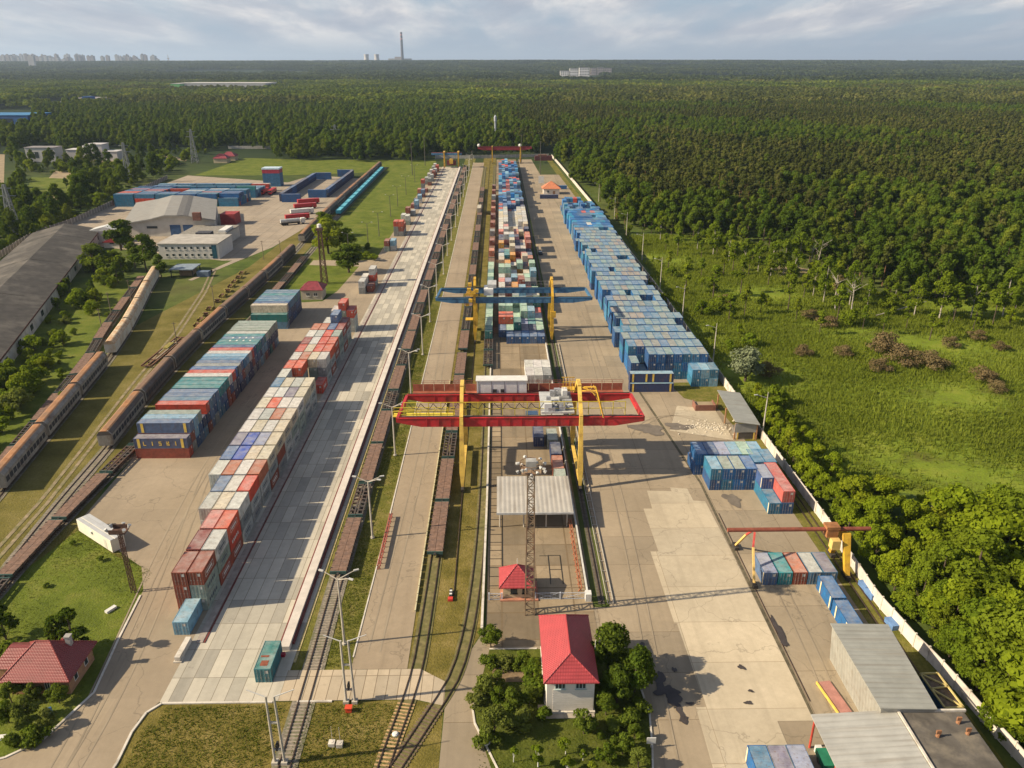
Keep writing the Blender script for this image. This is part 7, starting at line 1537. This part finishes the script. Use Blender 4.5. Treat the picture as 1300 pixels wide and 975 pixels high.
# ---- left side shrubs and single trees
GLS = 'trees and shrubs on the left side'
for key, px, py, h, lab in [('dark', 154, 318, 11, 'dark round tree before the warehouse wall'), ('leafy', 186, 345, 12.5, 'broad bright tree between warehouse and white wagons'), ('leafy', 172, 340, 9, 'lower bright tree left of the broad one'), ('leafy', 205, 352, 7.5, 'small bright tree beside the workshop shed'), ('dark', 120, 345, 9, 'dark olive tree under the shed corner'), ('leafy', 150, 360, 7, 'green tree at the top of the shed meadow'), ('leafy', 135, 355, 7, 'green tree left at the top of the shed meadow'),
    ('big', 417, 322, 13, 'large loose tree behind the dark lattice mast'), ('big', 432, 318, 11, 'loose tree to the right of the large one'), ('big', 410, 300, 10, 'loose tree behind the large one by the long train'), ('dark', 443, 346, 9.5, 'dark round tree beside the yard junction'), ('shrub', 455, 328, 3, 'low dark hedge bush along the junction road'), ('shrub', 465, 329, 3, 'low dark hedge bush next along the junction road'), ('shrub', 475, 331, 3, 'low hedge bush at the field corner'), ('shrub', 436, 328, 3, 'low hedge bush near the big loose tree'), ('shrub', 448, 332, 3, 'low hedge bush in the middle of the junction hedge'), ('dark', 468, 320, 4, 'small dark bush at the field lamp')]:
    x, y = P(px, py); tree(key, x, y, lab, GLS, h * (1.3 if h > 6 else 1.12), wide=1.4 if h > 6 else 1.2)
for i in range(60):
    t_ = TQ.random(); base = Vector((-128, 158)) + (Vector((-190, 345)) - Vector((-128, 158))) * t_; off = TQ.uniform(2, 8 + 14 * t_)
    tree(TQ.choice(('shrub', 'shrub', 'dark', 'leafy') if t_ > .55 else ('shrub', 'bush', 'shrub')), base.x + off, base.y + off * .3, f'green shrub along the white shed wall, {nth(i)} of the ragged row', 'shrubs along the white shed wall', TQ.uniform(2.4, 6.0) + (4 * max(0, t_ - .5)), 'shrub', 'wall_shrub')
for i in range(24):
    px, py = TQ.uniform(20, 165), TQ.uniform(380, 520); x, y = P(px, py)
    if -150 + .32 * (y - 210) * -1 > x - 4 or x > -118 - .3 * (y - 210): continue
    tree('shrub', x, y, f'low round shrub on the shed meadow, {nth(i)} of the scatter', 'shrubs on the shed meadow', TQ.uniform(1.2, 2.8), 'shrub', 'meadow_shrub')
# ---- woods: poly regions in plan, species by region; the nearest become things, the rest one mass per kind
def scatter_grid(x0, x1, y0, y1, step, ok, q):
    out = []; y = y0
    while y < y1:
        x = x0 + (step * .5 if int((y - y0) / step) % 2 else 0)
        while x < x1:
            a, b = x + q.uniform(-.42, .42) * step, y + q.uniform(-.42, .42) * step
            if ok(a, b): out.append((a, b))
            x += step
        y += step
    return out
def in_view(x, y, m=40):
    px, py = Pj(x, y, 8); return -m - 30 < px < 1300 + m + 60 and py < 1100
def edge_right(x):   # where the wood starts beyond the meadow
    if x < 66: return 560
    if x < 76: return 400
    if x < 122: return 402
    if x < 134: return 402 - (x - 122) * 4.5
    if x < 150: return 348 - (x - 134) * 3.5
    return 290 - (x - 150) * .4
def fence_x(y): return 62.6 - (y - 300) * (12.6 / 465)
q = random.Random(4)
def right_ok(x, y):
    if y > 1500 or not in_view(x, y): return False
    if y > 790 and x < 52: return x > -40 or False
    return x > fence_x(min(y, 765)) + 6 + 6 * math.sin(y * .05) and y > edge_right(x) + 6 * math.sin(x * .11)
tr_right = scatter_grid(20, 1100, 230, 1500, 6.0, right_ok, q)
def pine_here(x, y):
    n = math.sin(x * .013 + 1) + math.sin(y * .011 + x * .004) + .6 * math.sin(x * .041 + y * .03); lim = edge_right(x) + 24 + 12 * math.sin(x * .05)
    mixd = (math.sin(x * 12.9898 + y * 78.233) * 43758.5453) % 1.0
    p = x > 96 + (y - 400) * .16 + 18 * math.sin(y * .02) + 26 * math.sin(y * .0063 + 1) and y > lim and n > -.55 or (y > 760 and n > .2)
    return p if mixd > .05 else not p
pines = [p for p in tr_right if pine_here(*p)]; leafs = [p for p in tr_right if not pine_here(*p)]
def left_ok(x, y):
    if y > 1500 or not in_view(x, y): return False
    px, py = Pj(x, y, 0)
    if -60 < px < 44 and 139 < py < 172: return False
    if x > -40: return y > 772
    lim = 189
    if px < 255: lim = 190 + 4 * math.sin(px * .08)
    if px > 545: lim = 199
    return py < lim + (15 if 348 < px < 545 else 0) + 2.0 * math.sin(px * .1)
tr_left = scatter_grid(-1000, 40, 640, 1500, 7.6, left_ok, q)
leafs += tr_left
leafs = [p for p in leafs if math.sin(p[0] * .05 + 2 * math.sin(p[1] * .021)) + math.sin(p[1] * .061 + p[0] * .017) > -1.55]
GRP_P = 'pines of the wood beyond the meadow'; GRP_L = 'broadleaf trees of the surrounding wood'
def dist(p): return p[0] ** 2 + p[1] ** 2
pines.sort(key=dist); leafs.sort(key=dist)
NI = 290
for x, y in pines[:NI]: tree('pine', x, y, 'brownish green pine standing close among others in the wood beyond the meadow', GRP_P, TQ.uniform(11.5, 21), name='pine_tree')
for x, y in leafs[:NI]: tree('leafy', x, y, 'green broadleaf tree standing close among others along the edge of the surrounding wood', GRP_L, TQ.uniform(7.5, 18.5), name='broadleaf_tree')
# shrubs in the waste land left of the depot
GLW = 'bushes on the waste land left of the depot'; nb = 0; scrub = []
for i in range(1500):
    px, py = TQ.uniform(-10, 275), TQ.uniform(192, 322)
    if px > 148 and py > 245 - (px - 153) * .46: continue
    if px > 262 and py > 198: continue
    if py > 326 - px * .43 - 4 and px > 0: continue
    if (30 < px < 95 and 222 < py < 255 and TQ.random() < .85) or (45 < px < 92 and 246 < py < 264) or (28 < px < 170 and 182 < py < 206) or px < 14 and py < 245: continue
    x, y = P(px, py); nb += 1
    if nb > 270: scrub.append((x, y)); continue
    tree(TQ.choice(('leafy', 'shrub', 'shrub', 'leafy', 'dark')), x, y, 'green bush in the overgrown waste land left of the depot', GLW, TQ.uniform(4, 9), 'bush', 'waste_land_bush')
def mass(name, label, pts, protos, sc0, sc1, seed):
    """all the remaining trees of one kind, as one object"""
    rs = np.random.RandomState(seed); n = len(pts); me = bpy.data.meshes.new(name); me.vertices.add(n)
    me.vertices.foreach_set('co', np.array([(x, y, land_z(x, y)) for x, y in pts], np.float32).ravel())
    for nm, dat in (('size', rs.uniform(sc0, sc1, n)), ('turn', rs.uniform(0, 6.28, n))): at = me.attributes.new(nm, 'FLOAT', 'POINT'); at.data.foreach_set('value', dat.astype(np.float32))
    at = me.attributes.new('pick', 'INT', 'POINT'); at.data.foreach_set('value', rs.randint(0, len(protos), n).astype(np.int32))
    o = bpy.data.objects.new(name, me); COL.objects.link(o); o['kind'] = 'stuff'; o['label'] = label; o['category'] = 'wood'
    ng = bpy.data.node_groups.new(name, 'GeometryNodeTree'); ng.interface.new_socket('Geometry', in_out='INPUT', socket_type='NodeSocketGeometry'); ng.interface.new_socket('Geometry', in_out='OUTPUT', socket_type='NodeSocketGeometry')
    gi, go = ng.nodes.new('NodeGroupInput'), ng.nodes.new('NodeGroupOutput'); jn = ng.nodes.new('GeometryNodeJoinGeometry')
    def attr(nm, ty):
        a = ng.nodes.new('GeometryNodeInputNamedAttribute'); a.data_type = ty; a.inputs[0].default_value = nm; return [s for s in a.outputs if s.enabled][0]
    pk, sz, tn = attr('pick', 'INT'), attr('size', 'FLOAT'), attr('turn', 'FLOAT'); rv = ng.nodes.new('ShaderNodeCombineXYZ'); ng.links.new(tn, rv.inputs[2])
    for k, po in enumerate(protos):
        cp = ng.nodes.new('FunctionNodeCompare'); cp.data_type = 'INT'; cp.operation = 'EQUAL'; ii = [s for s in cp.inputs if s.enabled]; ng.links.new(pk, ii[0]); ii[1].default_value = k
        oi = ng.nodes.new('GeometryNodeObjectInfo'); oi.inputs['Object'].default_value = po; oi.transform_space = 'ORIGINAL'; oi.inputs['As Instance'].default_value = True
        ip = ng.nodes.new('GeometryNodeInstanceOnPoints'); ng.links.new(gi.outputs[0], ip.inputs['Points']); ng.links.new(cp.outputs[0], ip.inputs['Selection']); ng.links.new(oi.outputs['Geometry'], ip.inputs['Instance'])
        er = ng.nodes.new('FunctionNodeEulerToRotation'); ng.links.new(rv.outputs[0], er.inputs[0]); ng.links.new(er.outputs[0], ip.inputs['Rotation']); ng.links.new(sz, ip.inputs['Scale']); ng.links.new(ip.outputs[0], jn.inputs[0])
    ng.links.new(jn.outputs[0], go.inputs[0]); md = o.modifiers.new('trees', 'NODES'); md.node_group = ng; return o
def crowns_of(key): 
    seen = {}
    for o in COL.objects:
        if o.name.startswith('crown') and o.data.name.startswith(key + '_crown') and o.data.name not in seen: seen[o.data.name] = o
    return list(seen.values())
mass('waste_land_scrub', 'dense green scrub covering the waste land left of the depot', scrub, crowns_of('shrub') + crowns_of('leafy')[:2], .5, 1.3, 5)
mass('pine_wood', 'dense dark pine wood stretching back beyond the meadow', pines[NI:], crowns_of('pine'), .62, 1.3, 1)
mass('broadleaf_wood', 'dense green broadleaf wood round the yard and the far field', leafs[NI:], crowns_of('leafy'), .5, 1.4, 2)
# far woods: patches of low crowns, built as real relief on the land
def patch(name, seed, size, ntree, hh, rad, per, mat):
    rs = np.random.RandomState(seed); C_ = []; Nn = []
    for k in range(ntree):
        x, y = rs.uniform(-size / 2, size / 2, 2); h = hh * rs.uniform(.7, 1.12); d = rs.normal(size=(per, 3)); d /= np.linalg.norm(d, axis=1, keepdims=True); d[:, 2] = np.abs(d[:, 2]); r = rad * rs.uniform(.7, 1.2)
        C_.append(np.array([x, y, h - r]) + d * r * np.array([1, 1, 1.15])); Nn.append(d + rs.normal(size=d.shape) * .3)
    c = np.concatenate(C_); n_ = np.concatenate(Nn); n_ /= np.linalg.norm(n_, axis=1, keepdims=True); return mesh_quads(name, leaf_quads(c, n_, rad * .42, rs), mat)
def far_mass(name, label, mat, y0, y1, size, step, ntree, per, hh, rad, ok, seed):
    pro = []
    for k in range(4):
        me = patch(name + '_patch', seed + k, size, ntree, hh, rad, per, mat); pro.append(me)
    pts = []; q = random.Random(seed); y = y0
    while y < y1:
        half = y * .70 + 60; x = -half
        while x < half:
            a, b = x + q.uniform(-.4, .4) * step, y + q.uniform(-.4, .4) * step
            if ok(a, b) and in_view(a, b, 60): pts.append((a, b))
            x += step
        y += step
    # the first four patches are real meshes placed in the wood; the mass repeats them
    os_ = []
    for me, (x, y) in zip(pro, pts[:4]): o = bpy.data.objects.new(name + '_clump', me); COL.objects.link(o); o.location = (x, y, land_z(x, y)); o['kind'] = 'stuff'; o['label'] = 'clump of trees in ' + label; o['category'] = 'wood'; os_.append(o)
    return mass(name, label, pts[4:], os_, .75, 1.35, seed)
BLD = [P(0, 155) + (170,), P(45, 136) + (130,), P(83, 135) + (110,), P(117, 136) + (130,), P(136, 137) + (90,)]
def clear(x, y):
    px, py = Pj(x, y, 0)
    if py > 100:
        if -60 < px < 44 and 139 < py < 190: return False
        if 36 <= px < 142 and 128 < py < 139: return False
        if 214 < px < 342 and 112 < py < 119.5: return False
    if 708 < px < 780 and 96 < py < 106: return False
    if 674 < px < 702 and 94 < py < 99: return False
    return True
def mid_pine(x, y): return x > 60 + (y - 1500) * .25 and y < 2150 + 150 * math.sin(x * .004) or math.sin(x * .006 + y * .003) + math.sin(y * .009) > 1.25
far_mass('middle_broadleaf_wood', 'the bright broadleaf woods in the middle distance', FARL, 1480, 3150, 34, 27, 14, 26, 15, 4.4, lambda x, y: clear(x, y) and not mid_pine(x, y), 300)
far_mass('middle_pine_wood', 'the dark pine woods in the middle distance', LEAFP, 1480, 3000, 34, 25, 16, 24, 17, 3.6, lambda x, y: clear(x, y) and mid_pine(x, y), 320)
far_mass('distant_wood', 'the dark woods towards the horizon', FARD, 3100, 9200, 110, 95, 46, 14, 18, 9.0, lambda x, y: clear(x, y) and math.sin(x * .0021 + 2) + math.sin(y * .0023 + x * .0007) > -1.25, 340)
# ---- marsh grass: tufts of blades over the meadow, one mass
def tufts(name, label, n, poly_ok, bx, by, mat, hmin, hmax, w, seed):
    rs = np.random.RandomState(seed); pts = []
    while len(pts) < n:
        a = np.column_stack([rs.uniform(*bx, n), rs.uniform(*by, n)]); dn = np.sin(a[:, 0] * .09 + 2 * np.sin(a[:, 1] * .05)) + np.sin(a[:, 1] * .13 + a[:, 0] * .04) + rs.uniform(-1.2, 1.2, n)
        pts += [tuple(p) for p, d in zip(a, dn) if d > -.75 and poly_ok(*p)]
    p = np.array(pts[:n]); z = np.zeros((n, 1)); b = np.column_stack([p, z]); a = rs.uniform(0, 6.28, n); d = np.column_stack([np.cos(a), np.sin(a), np.zeros(n)]) * w * rs.uniform(.5, 1.3, (n, 1)); h = rs.uniform(hmin, hmax, n); tip = b + np.column_stack([rs.normal(0, .25, n), rs.normal(0, .25, n), h])
    v = np.stack([b - d, b + d, tip + d * .35, tip - d * .35], 1).reshape(-1, 3); o = bpy.data.objects.new(name, mesh_quads(name, v, mat)); COL.objects.link(o); o['kind'] = 'stuff'; o['label'] = label; o['category'] = 'grass'; return o
REED = leafmat('reed_grass', (0.130, 0.170, 0.016), (0.210, 0.260, 0.024), (0.28, 0.265, 0.07), .42, .03)
def meadow_ok(x, y):
    return 65.5 < x < 250 and y > 152 - (x - 65) * .42 and y < edge_right(x) + 4
tufts('meadow_grass', 'long marsh grass covering the meadow outside the fence', 190000, meadow_ok, (65, 230), (95, 405), REED, .3, 1.25, .15, 7)
LGR = leafmat('lawn_tuft', (0.075, 0.100, 0.012), (0.12, 0.135, 0.022), (0.16, 0.145, 0.035), .3, .1)
def near_ok(x, y):
    return (-49.4 < x < -31 and 70 < y < 81) or (-48 < x < -31 and 80 < y < 84.4) or (-28 < x < -14 and 70 < y < 84.6) or (-27.2 < x < -23.2 and 92 < y < 300) or (-84 < x < -62.5 and 97 < y < 131 - max(0, (x + 83)) * .75) or (-3 < x < 19.5 and 72 < y < 82) or (14 < x < 19.8 and 82 < y < 90)
tufts('rough_grass', 'rough grass tufts on lawns and verges round the crossing', 26000, near_ok, (-85, 20), (70, 300), LGR, .06, .3, .07, 9)
# ================================================================== air
hz = bpy.data.materials.new('haze_air'); hz.use_nodes = True; nt = hz.node_tree; nt.nodes.clear()
out = nt.nodes.new('ShaderNodeOutputMaterial'); pv = nt.nodes.new('ShaderNodeVolumePrincipled'); pv.inputs['Color'].default_value = (0.60, 0.76, 1.0, 1); pv.inputs['Density'].default_value = 4.6e-5; pv.inputs['Anisotropy'].default_value = 0.2
L(nt, pv.outputs[0], out.inputs['Volume'])
o = MB().box(-31000, 31000, -450, 71000, -1.5, 520).build('haze', hz); o['kind'] = 'stuff'; o['label'] = 'thin blue haze over the far woods and city'; o['category'] = 'haze'
